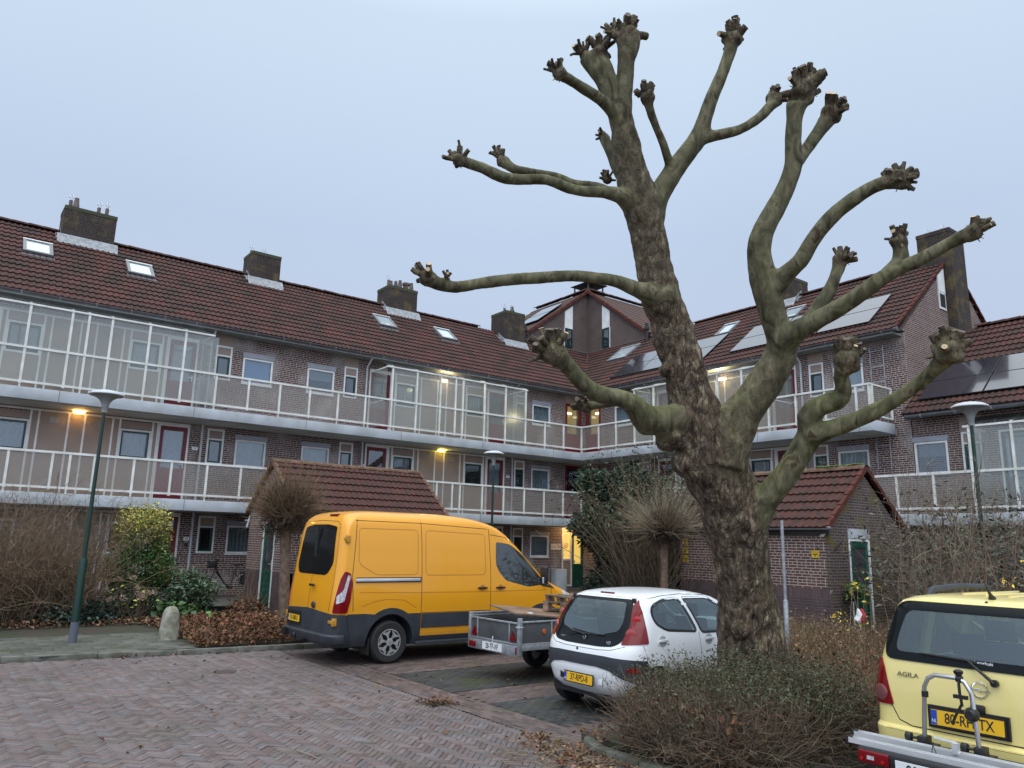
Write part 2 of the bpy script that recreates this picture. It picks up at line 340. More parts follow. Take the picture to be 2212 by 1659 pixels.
def door(wing, t0, t1, z0, z1, flip=False, glass=True, lit=False):
    openings[wing].append((t0, t1, z0, z1))
    mb = MB(); a = .055
    mb.wbox(wing, t0, t0+a, -1.37, -1.285, z0, z1); mb.wbox(wing, t1-a, t1, -1.37, -1.285, z0, z1); mb.wbox(wing, t0+a, t1-a, -1.37, -1.285, z1-a, z1)
    dr = mb.build('door', WHITE, bld)
    lf = MB(); x0, x1, zt, zm = t0+a+.004, t1-a-.004, z1-a-.004, z0+.92
    lf.wbox(wing, x0, x0+.10, -1.36, -1.31, z0+.02, zt); lf.wbox(wing, x1-.10, x1, -1.36, -1.31, z0+.02, zt)
    lf.wbox(wing, x0+.10, x1-.10, -1.36, -1.31, zt-.12, zt); lf.wbox(wing, x0+.10, x1-.10, -1.36, -1.312, z0+.02, zm)
    lf.build('door_leaf', RED, dr)
    MB().wbox(wing, x0+.10, x1-.10, -1.345, -1.335, zm, zt-.12).build('pane', PANE, dr)
    if lit: MB().wbox(wing, x0, x1, -1.75, -1.70, z0+.3, zt).build('lit_hallway', LITD, dr)
    else: MB().wbox(wing, x0+.10, x1-.10, -1.43, -1.42, zm, zt-.12).build('curtain', random.choice([CURT, BLINDG, DARK]), dr)
    h = MB(); hx = x0+.05 if not flip else x1-.05
    h.wbox(wing, hx-.012, hx+.012, -1.31, -1.298, z0+.95, z0+1.15); h.wbox(wing, hx-.012, hx+.11*(1 if not flip else -1), -1.298, -1.28, z0+1.06, z0+1.085)
    h.build('handle', ALU, dr)
    return dr
LITD = M('dim warm hallway', (.5, .35, .15), .8, emit=(1., .60, .2), estr=.32)
def battens(mb, wing, t, z0, z1, w_=.05): mb.wbox(wing, t-w_/2, t+w_/2, -1.2975, -1.272, z0, z1)
def vent(wing, t0, t1, z0, z1):
    mb = MB(); mb.wbox(wing, t0, t1, -1.30, -1.284, z0, z1)
    n = 5
    for i in range(n): z = z0+(z1-z0)*(i+.6)/(n+.2); mb.wbox(wing, t0+.02, t1-.02, -1.284, -1.272, z, z+(z1-z0)/n*.45)
    mb.build('vent_grille', SOFF, bld)
def panel_module(wing, c, F, mirror_all=True):
    """timber front between two doors, symmetric about c (half width 3.05)"""
    z1 = F+2.24
    wh = MB(); be = MB()
    be.wbox(wing, c-.9+.0, c+.9, -1.299, -1.289, F+.02, z1)                      # cupboard panels
    for s in (-1, 1):
        a = lambda q: c+s*q
        be.wbox(wing, a(.93), a(1.09), -1.299, -1.287, F+.02, z1)
        be.wbox(wing, a(2.0), a(2.14), -1.299, -1.287, F+.02, z1)
        be.wbox(wing, a(1.1), a(1.99), -1.299, -1.288, F+2.0, z1-.04); be.wbox(wing, a(1.1), a(1.99), -1.299, -1.288, F+.02, F+1.08)
        for q in (.20, .92, 1.11, 2.0, 2.14): battens(wh, wing, a(q), F+.02, z1)
        vent(wing, a(.42), a(.66), F+1.95, F+2.11); vent(wing, a(.42), a(.66), F+.25, F+.41)
        window(wing, min(a(1.12), a(1.98)), max(a(1.12), a(1.98)), F+1.10, F+1.98, 'green')
        door(wing, min(a(2.16), a(3.05)), max(a(2.16), a(3.05)), F, z1, flip=(s > 0))
    wh.wbox(wing, c-3.05, c+3.05, -1.297, -1.270, z1+.001, z1+.05)
    be.wbox(wing, c-3.08, c+3.08, -1.299, -1.286, z1+.05, F+2.34)
    be.build('cladding_panel', BEIGE, bld); wh.build('batten', WHITE, bld)
def brick_module(wing, c, F, win_back=('curtain', 'blind')):
    """brick front between two doors, symmetric about c"""
    for i, s in enumerate((-1, 1)):
        a = lambda q: c+s*q
        t0, t1 = sorted((a(.60), a(1.58))); window(wing, t0, t1, F+1.14, F+1.98, 'plain', back=win_back[i])
        t0, t1 = sorted((a(1.94), a(2.45))); window(wing, t0, t1, F+1.14, F+2.24, 'narrow', back='dark')
        t0, t1 = sorted((a(1.93), a(2.46)))
        MB().wbox(wing, t0, t1, -1.31, -1.289, F+2.25, F+2.66).build('cladding_panel', BEIGE, bld)
# floors
for F in (F1, F2, .38):
    panel_module('L', 6.0, F); panel_module('L', 18.0, F)
    brick_module('L', 11.97, F, ('half', 'blue') if F == F2 else ('curtain', 'curtain'))
    if F > 1:
        panel_module('R', 6.0, F)
    # corner bays
    for wg in ('L', 'R'):
        if F < 1 and wg == 'R': continue
        window(wg, .62, 1.58, F+1.14, F+1.98, 'plain', back='curtain')
        if F > 1 or wg == 'L':
            window(wg, 1.95, 2.46, F+1.14, F+2.24, 'narrow', back='dark')
        if wg == 'R': window('R', 9.52, 10.03, F+1.14, F+2.24, 'narrow', back='dark'); window('R', 10.36, 11.34, F+1.14, F+1.98, 'plain', back='curtain')
        if F > 1:
            openings[wg].append((-1.15, -.24, F, F+2.24))
            dr = MB(); dr.wbox(wg, -1.15, -1.05, -1.37, -1.285, F, F+2.24); dr.wbox(wg, -.34, -.24, -1.37, -1.285, F, F+2.24); dr.wbox(wg, -1.05, -.34, -1.37, -1.285, F+2.13, F+2.24)
            dr.wbox(wg, -1.05, -.34, -1.365, -1.29, F+.02, F+.95)
            d_ = dr.build('door', RED, bld)
            MB().wbox(wg, -1.05, -.34, -1.345, -1.335, F+.95, F+2.13).build('pane', PANE, d_)
            MB().wbox(wg, -1.14, -.25, -1.62, -1.60, F+.3, F+2.22).build('hallway', LITD if F > 5 else DARK, d_)
            if F > 5: MB().wbox(wg, -.72, -.52, -1.50, -1.44, F+1.82, F+1.90).build('ceiling_lamp', LAMPW, d_)
for F in (F1, F2):
    MB().wbox('R', 9.50, 10.05, -1.299, -1.289, F+2.25, F+2.56).build('cladding_panel', BEIGE, bld)
    for wg in ('L', 'R'): MB().wbox(wg, 1.93, 2.48, -1.299, -1.289, F+2.25, F+2.56).build('cladding_panel', BEIGE, bld)
for wg in ('L', 'R'):
    for F in (F1, F2): MB().wbox(wg, -1.18, -.22, -1.32, -1.287, F+2.25, F+2.66).build('cladding_panel', BEIGE, bld)
# ground floor entrance
openings['L'] += [(-.66, -.10, .35, 2.70), (-1.27, -.68, .3, 2.5)]
e = MB(); frame_box(e, 'L', -.66, -.10, .35, 2.70, .07); e.box(-.59, -.17, -1.37, -1.29, 1.38, 1.45); e.box(-.59, -.17, -1.37, -1.29, 2.45, 2.50)
ent = e.build('entrance_window', WHITE, bld)
MB().box(-.59, -.17, -1.34, -1.31, .42, 1.38).build('lower_panel', BEIGE, ent)
MB().box(-.59, -.17, -1.345, -1.34, 1.45, 2.63).build('pane', PANE, ent)
MB().box(-.66, -.10, -1.42, -1.40, 1.40, 2.69).build('lit_hallway', LIT, ent)
g = MB(); g.box(-1.27, -1.19, -1.36, -1.29, .3, 2.5); g.box(-.76, -.68, -1.36, -1.29, .3, 2.5); g.box(-1.19, -.76, -1.36, -1.295, .3, 1.25); g.box(-1.19, -.76, -1.36, -1.29, 2.4, 2.5)
gd = g.build('entrance_door', GREEN2, bld)
MB().box(-1.19, -.76, -1.345, -1.335, 1.25, 2.4).build('pane', PANE, gd); MB().box(-1.26, -.69, -1.42, -1.40, 1.2, 2.45).build('lit_hallway', LIT, gd)
MB().box(-.80, -.775, -1.29, -1.25, 1.28, 1.40).build('handle', ALU, gd)
# walls from cells
def wall_cells(wing, t_lo, t_hi, z_lo, z_hi, ops, dfront, dback, mb, skip=lambda t, z: False):
    ts = sorted({t_lo, t_hi, *[v for o in ops for v in o[:2] if t_lo < v < t_hi]}); zs = sorted({z_lo, z_hi, *[v for o in ops for v in o[2:] if z_lo < v < z_hi]})
    for i in range(len(ts)-1):
        z0 = None
        for j in range(len(zs)-1):
            tm, zm = (ts[i]+ts[i+1])/2, (zs[j]+zs[j+1])/2
            inside = any(o[0] < tm < o[1] and o[2] < zm < o[3] for o in ops) or skip(tm, zm)
            if not inside and z0 is None: z0 = zs[j]
            if (inside or j == len(zs)-2) and z0 is not None:
                mb.wbox(wing, ts[i], ts[i+1], dback, dfront, z0, zs[j] if inside else zs[j+1]); z0 = None
for wing, (tmax, mb, _) in WALLS.items():
    wall_cells(wing, -1.3, tmax, -.1, 8.42, openings[wing], -1.3, -1.38, mb)
wallm = MB()
for wing in 'LR':
    n = len(wallm.v); b_ = WALLS[wing][1]; wallm.add(b_.v, b_.f)
wallm.build('brick_wall', BR, bld)
# dark rooms behind, rear walls
el_ = bpy.data.lights.new('entrance_light', 'POINT'); el_.energy = 16; el_.color = (1, .62, .25); el_.shadow_soft_size = .1
eo_ = bpy.data.objects.new('entrance_light', el_); C.objects.link(eo_); eo_.location = (-.25, -.85, 2.55); adopt(eo_, bld)
rm = MB()
rm.box(-8.9, 22.6, -1.97, -2.0, -.1, 8.4); rm.box(-2.0, -1.97, -1.96, 12.5, -.1, 8.4)
for F in (.38, F1, F2):
    rm.box(-1.9, 22.6, -1.97, -1.39, F-.33, F-.05); rm.box(-1.97, -1.39, -1.2, 12.5, F-.33, F-.05)
rm.build('inner_wall', DARK, bld)
bk = MB(); bk.box(-9.1, 22.6, -9.1, -8.8, 0, 8.4); bk.box(-9.1, -8.8, -8.79, 12.6, 0, 8.4); bk.box(22.4, 22.6, -8.79, -1.39, 0, 8.4)
bk.build('rear_wall', BRS, bld)
# galleries
for F, rail_R, x_end in ((F1, 16.9, 16.9), (F2, 12.2, 12.2)):
    g = MB(); g.box(-1.28, 23, -1.29, 0, F-.33, F-.02, 0)
    g.box(-1.28, 0, 0.003, x_end, F-.33, F-.02, 0)
    slab = g.build('gallery', CONC, bld, bevel=.01)
    s = MB(); s.box(-1.27, 23, -1.27, -.12, F-.345, F-.335); s.box(-1.27, -.12, -.11, x_end-.1, F-.345, F-.335); s.build('soffit', SOFF, slab)
    jn = MB()
    for t in np.arange(1.5, 23, 3.43): jn.box(t, t+.012, -.004, .0025, F-.33, F-.02)
    for t in np.arange(1.5, x_end, 3.43): jn.box(-.004, .0025, t, t+.012, F-.33, F-.02)
    jn.build('slab_joint', GUT, slab)
    for wing, tmax in (('L', 21.1), ('R', rail_R)):
        posts = [k*.979 for k in range(0, int(tmax/.979)+1)]
        posts = [p for p in posts if p < 5.9 or p > 6.5 or True]
        extra = [6.2] + ([18.2] if wing == 'L' else [])
        ts = sorted(set([round(p, 3) for p in posts] + extra))
        if wing == 'R': ts = [t for t in ts if t < tmax]+[tmax-.06]
        glazed = [(14.9, 21.2), (2.9, 9.0)] if (wing == 'L' and F == F2) else ([(2.9, 8.85)] if (wing == 'R' and F == F2) else ([(14.6, 17)] if wing == 'R' and F == F1 else []))
        isg = lambda t: any(a-.05 < t < b+.05 for a, b in glazed)
        for t in ts:
            if wing == 'R' and t == 0: continue
            zt = F+2.16 if isg(t) else F+1.0
            MB().wbox(wing, t-.030, t+.030, -.056, .004, F+.06, zt).build('railing_post', RAILM, slab)
            if int(t*10) % 3 == 0: pass
        rl = MB(); t0_ = 0.0 if wing == 'L' else .002
        rl.wbox(wing, t0_-.0, tmax, -.062, .014, F+.995, F+1.055); rl.wbox(wing, t0_, tmax, -.050, -.002, F+.09, F+.145)
        for t in ts[::2]: rl.wbox(wing, t-.02, t+.02, -.045, -.01, F-.02, F+.10)
        rl.build('handrail', RAILM, slab)
        for i in range(len(ts)-1):
            a, b = ts[i]+.031, ts[i+1]-.031
            if b-a < .05: continue
            MB().wbox(wing, a, b, -.032, -.026, F+.147, F+.995).build('glass_panel', FROST2 if isg((a+b)/2) else FROST, slab)
            if isg((a+b)/2):
                MB().wbox(wing, a, b, -.032, -.026, F+1.052, F+2.15).build('glass_panel', FROST2, slab)
        for a, b in glazed:
            bm_ = MB(); bm_.wbox(wing, a-.05, b+.05, -.07, .02, F+2.16, F+2.21)
            for t in [q for q in ts if a-.05 <= q <= b+.05]:
                bm_.beam(P(wing, t, -.03, F+2.22), P(wing, t, -.78, F+2.50), .035, .03)
            e_ = bm_.build('canopy_frame', RAILM, slab)
            c_ = MB(); q = [P(wing, a, -.01, F+2.24), P(wing, b, -.01, F+2.24), P(wing, b, -.78, F+2.52), P(wing, a, -.78, F+2.52)]
            c_.add(q, [(0, 1, 2, 3)]).build('canopy_glass', CLEARG, slab)
            for tt in (a, b):
                if tt > 20: continue
                MB().wbox(wing, tt-.004, tt+.004, -1.27, -.07, F+.15, F+2.18).build('glass_panel', FROST2, slab)
                ee = MB(); ee.wbox(wing, tt-.025, tt+.025, -1.27, -.07, F+2.16, F+2.2); ee.wbox(wing, tt-.02, tt+.02, -1.27, -.07, F+1.01, F+1.05); ee.build('railing_post', RAILM, slab)
# end return of the upper right gallery
er = MB(); er.box(-1.25, -.06, 12.13, 12.19, F2+1.0, F2+1.05); er.box(-1.25, -.06, 12.14, 12.18, F2+.1, F2+.145)
er.box(-1.25, -1.19, 12.13, 12.19, F2+.1, F2+1.0); er.box(-.17, -.063, 12.12, 12.19, F2+.1, F2+1.0); er.build('handrail', RAILM, bld)
MB().box(-1.19, -.17, 12.15, 12.16, F2+.147, F2+.995).build('glass_panel', FROST, bld)
# gutters, soffits and pipes
def gutter(pts, parent, r=.075):
    mb = MB(); mb.tube(pts, r, 10); g = mb.build('gutter', GUT, parent, smooth=True)
    p, q = Vector(pts[0]), Vector(pts[1]); n = int((q-p).length/.9); br_ = MB()
    for i in range(n): c = p+(q-p)*(i+.5)/n; d = (q-p).normalized(); br_.tube([c-d*.015, c+d*.015], r+.007, 10)
    br_.build('gutter_bracket', LEAD, g); return g
gutter([(-.78, -.80, 8.40), (23, -.80, 8.42)], bld); gutter([(-.80, -.78, 8.40), (-.80, 12.72, 8.42)], bld)
sf = MB(); sf.box(-1.28, 22.9, -1.295, -.78, 8.30, 8.345); sf.box(-1.295, -.78, -.77, 12.6, 8.30, 8.345); sf.box(-.70, 22.9, -.79, -.765, 8.30, 8.36); sf.box(-.79, -.765, -.70, 12.6, 8.30, 8.36)
sf.build('eaves_soffit', M('grey eaves board', (.18, .185, .18), .7, var=.2), bld)
for wing, ts_ in (('L', (2.62, 9.20, 14.60)), ('R', (2.62, 9.28))):
    for t in ts_:
        mb = MB(); mb.tube([P(wing, t, -1.22, .2), P(wing, t, -1.22, 8.05), P(wing, t, -.86, 8.32)], .035, 10); mb.build('downpipe', PIPE, bld, smooth=True)
ld = MB()
for y in (11.66, 12.06): ld.box(-1.19, -1.16, y-.012, y+.012, 4.4, 8.1)
for z in np.arange(4.6, 8.0, .48): ld.box(-1.185, -1.165, 11.672, 12.048, z, z+.02)
ld.build('trellis', GALV, bld)
# ------------------------------------------------------------------ roofs
SL = math.tan(R(38))
def tiles(wing, t0, t1, d0, z0, d1, wave=.165, row=.345, slope=SL, keep=None, name='roof', mat=TILE, parent=None, amp=.03, flipz=1, jit=0.):
    """wavy interlocking tiles in stepped rows; d0 is the eave, d1 the ridge"""
    Ls = abs(d1-d0)*math.sqrt(1+slope*slope); nr = max(1, round(Ls/row)); ns = int((t1-t0)/wave*6)
    T = np.linspace(t0, t1, ns+1); ph = (T/wave) % 1.0
    prof = amp*(np.where(ph < .62, np.sin(ph/.62*np.pi)**1.2, 0))
    sg = 1 if d1 > d0 else -1; cs = 1/math.sqrt(1+slope*slope); sn = slope*cs
    V = []; Fc = []; rg = np.random.default_rng(3)
    for r in range(nr):
        s0, s1 = Ls*r/nr-.0, Ls*(r+1)/nr
        jr = rg.normal(0, jit, ns+1) if jit else 0
        for (s, off) in ((s0-.012, .0), (s0-.014, .052), (s1+.01, .010)):
            d = d0+sg*(s*cs)-sg*(-sn)*0; h = off+prof*(1.0)+jr
            dd = d0+sg*s*cs - sg*sn*h; zz = z0+s*sn+cs*h
            V.append(np.stack([T, dd*np.ones_like(T), zz*np.ones_like(T)], 1) if wing == 'L' else np.stack([dd*np.ones_like(T), T, zz*np.ones_like(T)], 1))
    V = np.concatenate(V); n = ns+1; idx = []
    for r in range(nr):
        for k in (0, 1):
            a = (r*3+k)*n; i = np.arange(ns); q = np.stack([a+i, a+i+1, a+i+1+n, a+i+n], 1); idx.append(q)
    Fa = np.concatenate(idx)
    if wing == 'R': Fa = Fa[:, ::-1]
    if sg > 0: Fa = Fa[:, ::-1]
    Fa = Fa[:, ::-1]
    o = np_mesh(name, V, Fa, mat, None)
    if keep:
        bm = bmesh.new(); bm.from_mesh(o.data)
        for co, no in keep: bmesh.ops.bisect_plane(bm, geom=bm.verts[:]+bm.edges[:]+bm.faces[:], plane_co=co, plane_no=no, clear_outer=True)
        bm.to_mesh(o.data); bm.free()
    o.data.polygons.foreach_set('use_smooth', [True]*len(o.data.polygons)); o.data.set_sharp_from_angle(angle=R(55))
    return adopt(o, parent)
EY, EZ, RY, RZ = -.75, 8.42, -4.9, 8.42+(4.9-.75)*SL
r1 = tiles('L', -4.9, 23, EY, EZ, RY, keep=[((0, 0, 0), (-1, 1, 0)), ((-4.62, 0, 0), (-1, 0, 0))], parent=bld)
r2 = tiles('R', -4.9, 12.62, EY, EZ, RY, keep=[((0, 0, 0), (1, -1, 0)), ((0, -4.62, 0), (0, -1, 0))], parent=bld)
sh = MB()   # boarding under the tiles and the rear slopes
sh.add([(-.7, -.7, EZ-.03), (23, -.7, EZ-.03), (23, RY, RZ-.05), (RY, RY, RZ-.05)], [(0, 1, 2, 3)])
sh.add([(-.7, -.7, EZ-.03), (RY, RY, RZ-.05), (RY, 12.6, RZ-.05), (-.7, 12.6, EZ-.03)], [(0, 1, 2, 3)])
sh.add([(-9, -9.1, EZ), (23, -9.1, EZ), (23, RY, RZ), (-9, RY, RZ)], [(0, 1, 2, 3)]); sh.add([(-9.1, -9, EZ), (RY, -9, RZ), (RY, 12.6, RZ), (-9.1, 12.6, EZ)], [(0, 1, 2, 3)])
sh.build('roof_boarding', RIDGE, bld)
def ridge(p, q, parent, mat=RIDGE, L=.42, r=.11):
    p, q = Vector(p), Vector(q); n = max(1, int((q-p).length/L)); d = (q-p)/n; dn = d.normalized(); side = dn.cross(Vector((0, 0, 1))).normalized(); up = side.cross(dn)
    mb = MB()
    for i in range(n):
        a = p+d*i-dn*.03; b = p+d*(i+1); vs = []
        jz = random.uniform(-.008, .008)
        for c, rr in ((a, r*1.12), (b, r)):
            for k in range(7): an = math.pi*k/6; vs.append(c+side*math.cos(an)*rr*1.15+up*(math.sin(an)*rr*.8+jz-.02))
        mb.add(vs, [(k, k+1, k+8, k+7) for k in range(6)]+[(0, 1, 2, 3, 4, 5, 6)])
    return mb.build('ridge_tiles', mat, parent)
ridge((23, RY, RZ+.06), (1.9, RY, RZ+.06), r1); ridge((RY, 12.62, RZ+.06), (RY, 1.9, RZ+.06), r2)
MB().tube([(-.8, -.8, EZ+.02), (-4.6, -4.6, EZ+3.85*SL+.02)], .05, 6).build('valley', GUT, r1)
# verge of the right gable
vg = MB()
for i in range(15):
    s0, s1 = i/15, (i+1)/15; a = Vector((EY, 12.66, EZ)).lerp(Vector((RY, 12.66, RZ)), s0); b = Vector((EY, 12.66, EZ)).lerp(Vector((RY, 12.66, RZ)), s1)
    vg.beam(a+Vector((0, 0, .045)), b+Vector((0, 0, .02)), .10, .075)
    a.x = -9.8-a.x; b.x = -9.8-b.x; vg.beam(a+Vector((0, 0, .045)), b+Vector((0, 0, .02)), .10, .075)
vg.build('verge_tiles', VERGE, r2)
# right gable wall
gb = MB(); gb.prism([(-1.385, 0), (-1.385, 8.45), (-1.3, 8.46), (-1.29, 8.5), (RY, RZ-.1), (-8.5, 8.5), (-8.5, 0)], 'y', 12.45, 12.65)
gbl = gb.build('gable_wall', BRS, bld)
MB().prism([(-3.84, 10.26), (-3.84, 10.78), (-4.30, 11.12), (-4.30, 10.26)], 'y', 12.651, 12.69).build('white_panel', WHITE, gbl)
gw = MB(); gw.box(-4.30, -3.84, 12.651, 12.68, 9.68, 10.26); gwo = gw.build('window', WHITE, bld); MB().box(-4.24, -3.9, 12.682, 12.688, 9.76, 10.2).build('pane', DARK, gwo)
# chimneys
def cowl(mb, mw, x, y, z, kind):
    if kind == 0:
        mb.lathe([(.06, z), (.055, z+.28)], (x, y, 0), 10)
        for a in range(6):
            an = a*math.pi/3; mw.tube([(x+.05*math.cos(an), y+.05*math.sin(an), z+.27), (x+.12*math.cos(an), y+.12*math.sin(an), z+.38), (x+.06*math.cos(an), y+.06*math.sin(an), z+.48), (x, y, z+.5)], .006, 4)
    elif kind == 1: mb.lathe([(.11, z), (.07, z+.3), (.07, z+.36), (.05, z+.37)], (x, y, 0), 10)
    else: mb.lathe([(.12, z), (.12, z+.22), (.16, z+.24), (.16, z+.34), (.05, z+.36)], (x, y, 0), 12)
def chimney(x0, x1, y0, y1, z0, z1, pots, parent, flash='L'):
    mb = MB(); mb.box(x0, x1, y0, y1, z0, z1-.12); ch = mb.build('chimney', BRC, parent)
    cp = MB(); cp.box(x0-.012, x1+.012, y0-.012, y1+.012, z1-.12, z1); cp.build('coping', M('mossy concrete coping', (.06, .055, .045), .9, col2=(.05, .06, .02), vscale=4.) if 'cop' not in CACHE else CACHE['cop'], ch)
    pt, pw = MB(), MB()
    for (u, v, k) in pots: cowl(pt, pw, x0+(x1-x0)*u, y0+(y1-y0)*v, z1, k)
    if pots:
        p_ = pt.build('chimney_pot', M('grey clay pot', (.16, .12, .11), .8, var=.4, vscale=8.), ch, smooth=True)
        if pw.v: pw.build('wire_cage', ALU, ch)
    fl = MB(); 
    if flash == 'L':
        zf = EZ+(-.75-y1)*SL; fl.add([(x0-.12, y1+.22, zf-.13), (x1+.12, y1+.22, zf-.13), (x1+.12, y1+.012, zf+.24), (x0-.12, y1+.012, zf+.24)], [(0, 1, 2, 3)])
        for sx, xx in ((1, x1+.013), (-1, x0-.013)):
            for k in range(4):
                yy = y1-.02-k*.13; zz = EZ+(-.75-yy)*SL; fl.add([(xx, yy, zz), (xx, yy-.13, zz+.1), (xx, yy-.13, zz+.33), (xx, yy, zz+.22)], [(0, 1, 2, 3)])
                fl.add([(xx, yy, zz+.06), (xx+sx*.13, yy, zz+.07), (xx+sx*.13, yy-.13, zz+.17), (xx, yy-.13, zz+.16)], [(0, 1, 2, 3)])
    else:
        zf = EZ+(-.75-x1)*SL; fl.add([(x1+.22, y0-.12, zf-.13), (x1+.22, y1+.12, zf-.13), (x1+.012, y1+.12, zf+.24), (x1+.012, y0-.12, zf+.24)], [(0, 1, 2, 3)])
        for k in range(4):
            yy = x1-.02-k*.13; zz = EZ+(-.75-yy)*SL; xx = y1+.013; fl.add([(yy, xx, zz), (yy-.13, xx, zz+.1), (yy-.13, xx, zz+.33), (yy, xx, zz+.22)], [(0, 1, 2, 3)])
            fl.add([(yy, xx, zz+.06), (yy, xx+.13, zz+.07), (yy-.13, xx+.13, zz+.17), (yy-.13, xx, zz+.16)], [(0, 1, 2, 3)])
    fl.build('lead_flashing', LEAD, ch); return ch
CACHE = {}
chimney(17.22, 18.76, -5.45, -4.44, 10.3, 12.54, [(.9, .75, 0), (.78, .4, 1), (.80, .85, 1), (.35, .7, 0), (.20, .8, 0), (.16, .4, 0)], bld)
chimney(11.50, 12.59, -5.45, -4.44, 10.3, 12.55, [(.82, .2, 0), (.35, .2, 0)], bld)
chimney(5.48, 6.86, -5.45, -4.44, 10.3, 12.52, [(.93, .75, 0), (.75, .5, 1), (.62, .6, 1), (.55, .8, 1), (.3, .7, 2), (.2, .5, 1), (.15, .8, 1)], bld)
chimney(.06, 1.16, -5.0, -3.86, 10.1, 12.45, [(.7, .5, 0), (.4, .6, 0)], bld)
chimney(-5.45, -4.44, 6.1, 7.16, 10.3, 12.38, [(.5, .3, 0), (.4, .6, 1), (.6, .8, 0)], bld, 'R')
sk = MB(); sk.box(-5.45, -4.42, 11.88, 12.93, 4, 12.40); st = sk.build('chimney', BRC, bld)
MB().box(-5.465, -4.405, 11.865, 12.945, 12.40, 12.53).build('coping', BRC, st)
pw = MB(); pt = MB(); cowl(pt, pw, -4.8, 12.1, 12.3, 0); cowl(pt, pw, -4.8, 12.6, 12.3, 0); pt.build('chimney_pot', LEAD, st); pw.build('wire_cage', ALU, st)
# skylights
def skylight(wing, t0, t1, da, db, roof, open_=0):
    """da upper d, db lower d"""
    zf = lambda d: EZ+(-.75-d)*SL
    U = Vector(P(wing, 0, -math.cos(R(38)), math.sin(R(38)))); N = Vector(P(wing, 0, math.sin(R(38)), math.cos(R(38)))); T = Vector(P(wing, 1, 0, 0))
    c = Vector(P(wing, (t0+t1)/2, (da+db)/2, zf((da+db)/2))); hw = (t1-t0)/2; hl = abs(da-db)/2/math.cos(R(38))
    mb = MB()
    for s in (-1, 1):
        mb.obox(c+T*s*(hw-.04)+N*.07, T*.045, U*hl, N*.055); mb.obox(c+U*s*(hl-.04)+N*.07, T*(hw-.085), U*.045, N*.055)
    sk_ = mb.build('skylight', M('skylight grey frame', (.16, .165, .17), .4) if 'sk' not in CACHE else CACHE['sk'], roof)
    q = [c+T*a*(hw-.085)+U*b*(hl-.085)+N*.10 for a, b in ((-1, -1), (1, -1), (1, 1), (-1, 1))]
    MB().add(q, [(0, 1, 2, 3)]).build('pane', SKYP, sk_)
    f = MB(); f.obox(c-U*(hl+.10)+N*.035, T*(hw+.05), U*.10, N*.01); f.build('lead_flashing', GUT, sk_)
    tp = MB(); tp.obox(c+U*(hl-.02)+N*.13, T*(hw+.01), U*.03, N*.012); tp.build('top_rail', ALU, sk_)
SKYP = M('skylight pane', (.45, .52, .56), .03, spec=1., coat=1.)
for t0, t1 in ((19.02, 19.80), (16.13, 16.92), (7.16, 7.92), (4.31, 5.08)): skylight('L', t0, t1, -3.74, -2.98, bld)
skylight('R', 4.5, 5.2, -3.76, -3.02, bld); skylight('R', 7.38, 8.12, -3.75, -3.03, bld); skylight('R', -1.65, -.45, -4.08, -3.08, bld)
# corner upper block
K = -4.65
tw = MB()
sl2 = (14.72-11.78)/(4.65-.70)
tw.prism([(K, 11.2), (K, 14.72), (-.70, 11.78), (-.60, 11.2)], 'y', K-.25, K); tw.prism([(K-.25, 11.2), (K-.25, 14.72+.0), (K, 14.72), (-.70, 11.78), (-.60, 11.2)], 'x', K-.25, K-.003)
two = tw.build('upper_corner_wall', BRT, bld)
for wing in 'LR':
    ax = 'y' if wing == 'L' else 'x'
    MB().prism([(-3.58, 12.58), (-3.58, 14.72-sl2*1.07-.12), (-3.06, 14.72-sl2*1.59-.12), (-3.06, 12.58)], ax, K+.002, K+.04).build('white_panel', WHITE, two)
    f = MB(); frame_box(f, wing, -3.57, -3.07, 11.62, 12.57, .05, K+.003, K+.05)
    fo = f.build('window', GREEN, bld); MB().wbox(wing, -3.52, -3.12, K+.01, K+.02, 11.67, 12.52).build('pane', PANE, fo); MB().wbox(wing, -3.52, -3.12, K+.003, K+.006, 11.67, 12.52).build('room', DARK, fo)
    MB().wbox(wing, -3.06, -3.03, K+.003, K+.05, 11.55, 12.57).build('white_edge', WHITE, fo)
def slope_sheet(wing, t_e, z_e, d_near, d_far, mat, parent):
    """roof plane facing +t, from the verge at d_near back to d_far"""
    A = [(K-.03, 14.72+.08), (t_e, z_e)]
    n = 34; vs = []; fs = []; L = math.hypot(A[0][0]-t_e, A[0][1]-z_e); rows = int(L/.34)
    prof = []
    for r in range(rows):
        for q, off in ((r/rows, .01), ((r+1)/rows, .045), ((r+1)/rows, .01)): prof.append((A[0][0]+(A[1][0]-A[0][0])*q, A[0][1]+(A[1][1]-A[0][1])*q+off))
    m_ = 80
    for j in range(m_+1):
        d = d_near+(d_far-d_near)*j/m_; wv = .02*abs(math.sin(j*math.pi/3))
        for (t, z) in prof: vs.append(P(wing, t, d, z+wv))
    k = len(prof)
    for j in range(m_):
        for i in range(k-1): fs.append((j*k+i, j*k+i+1, (j+1)*k+i+1, (j+1)*k+i))
    return MB().add(vs, fs).build('roof', mat, bld)
T3 = M('orange brown roof tile', (.10, .038, .027), .8, col2=(.06, .045, .035), vscale=5., bump=.4, bscale=30.)
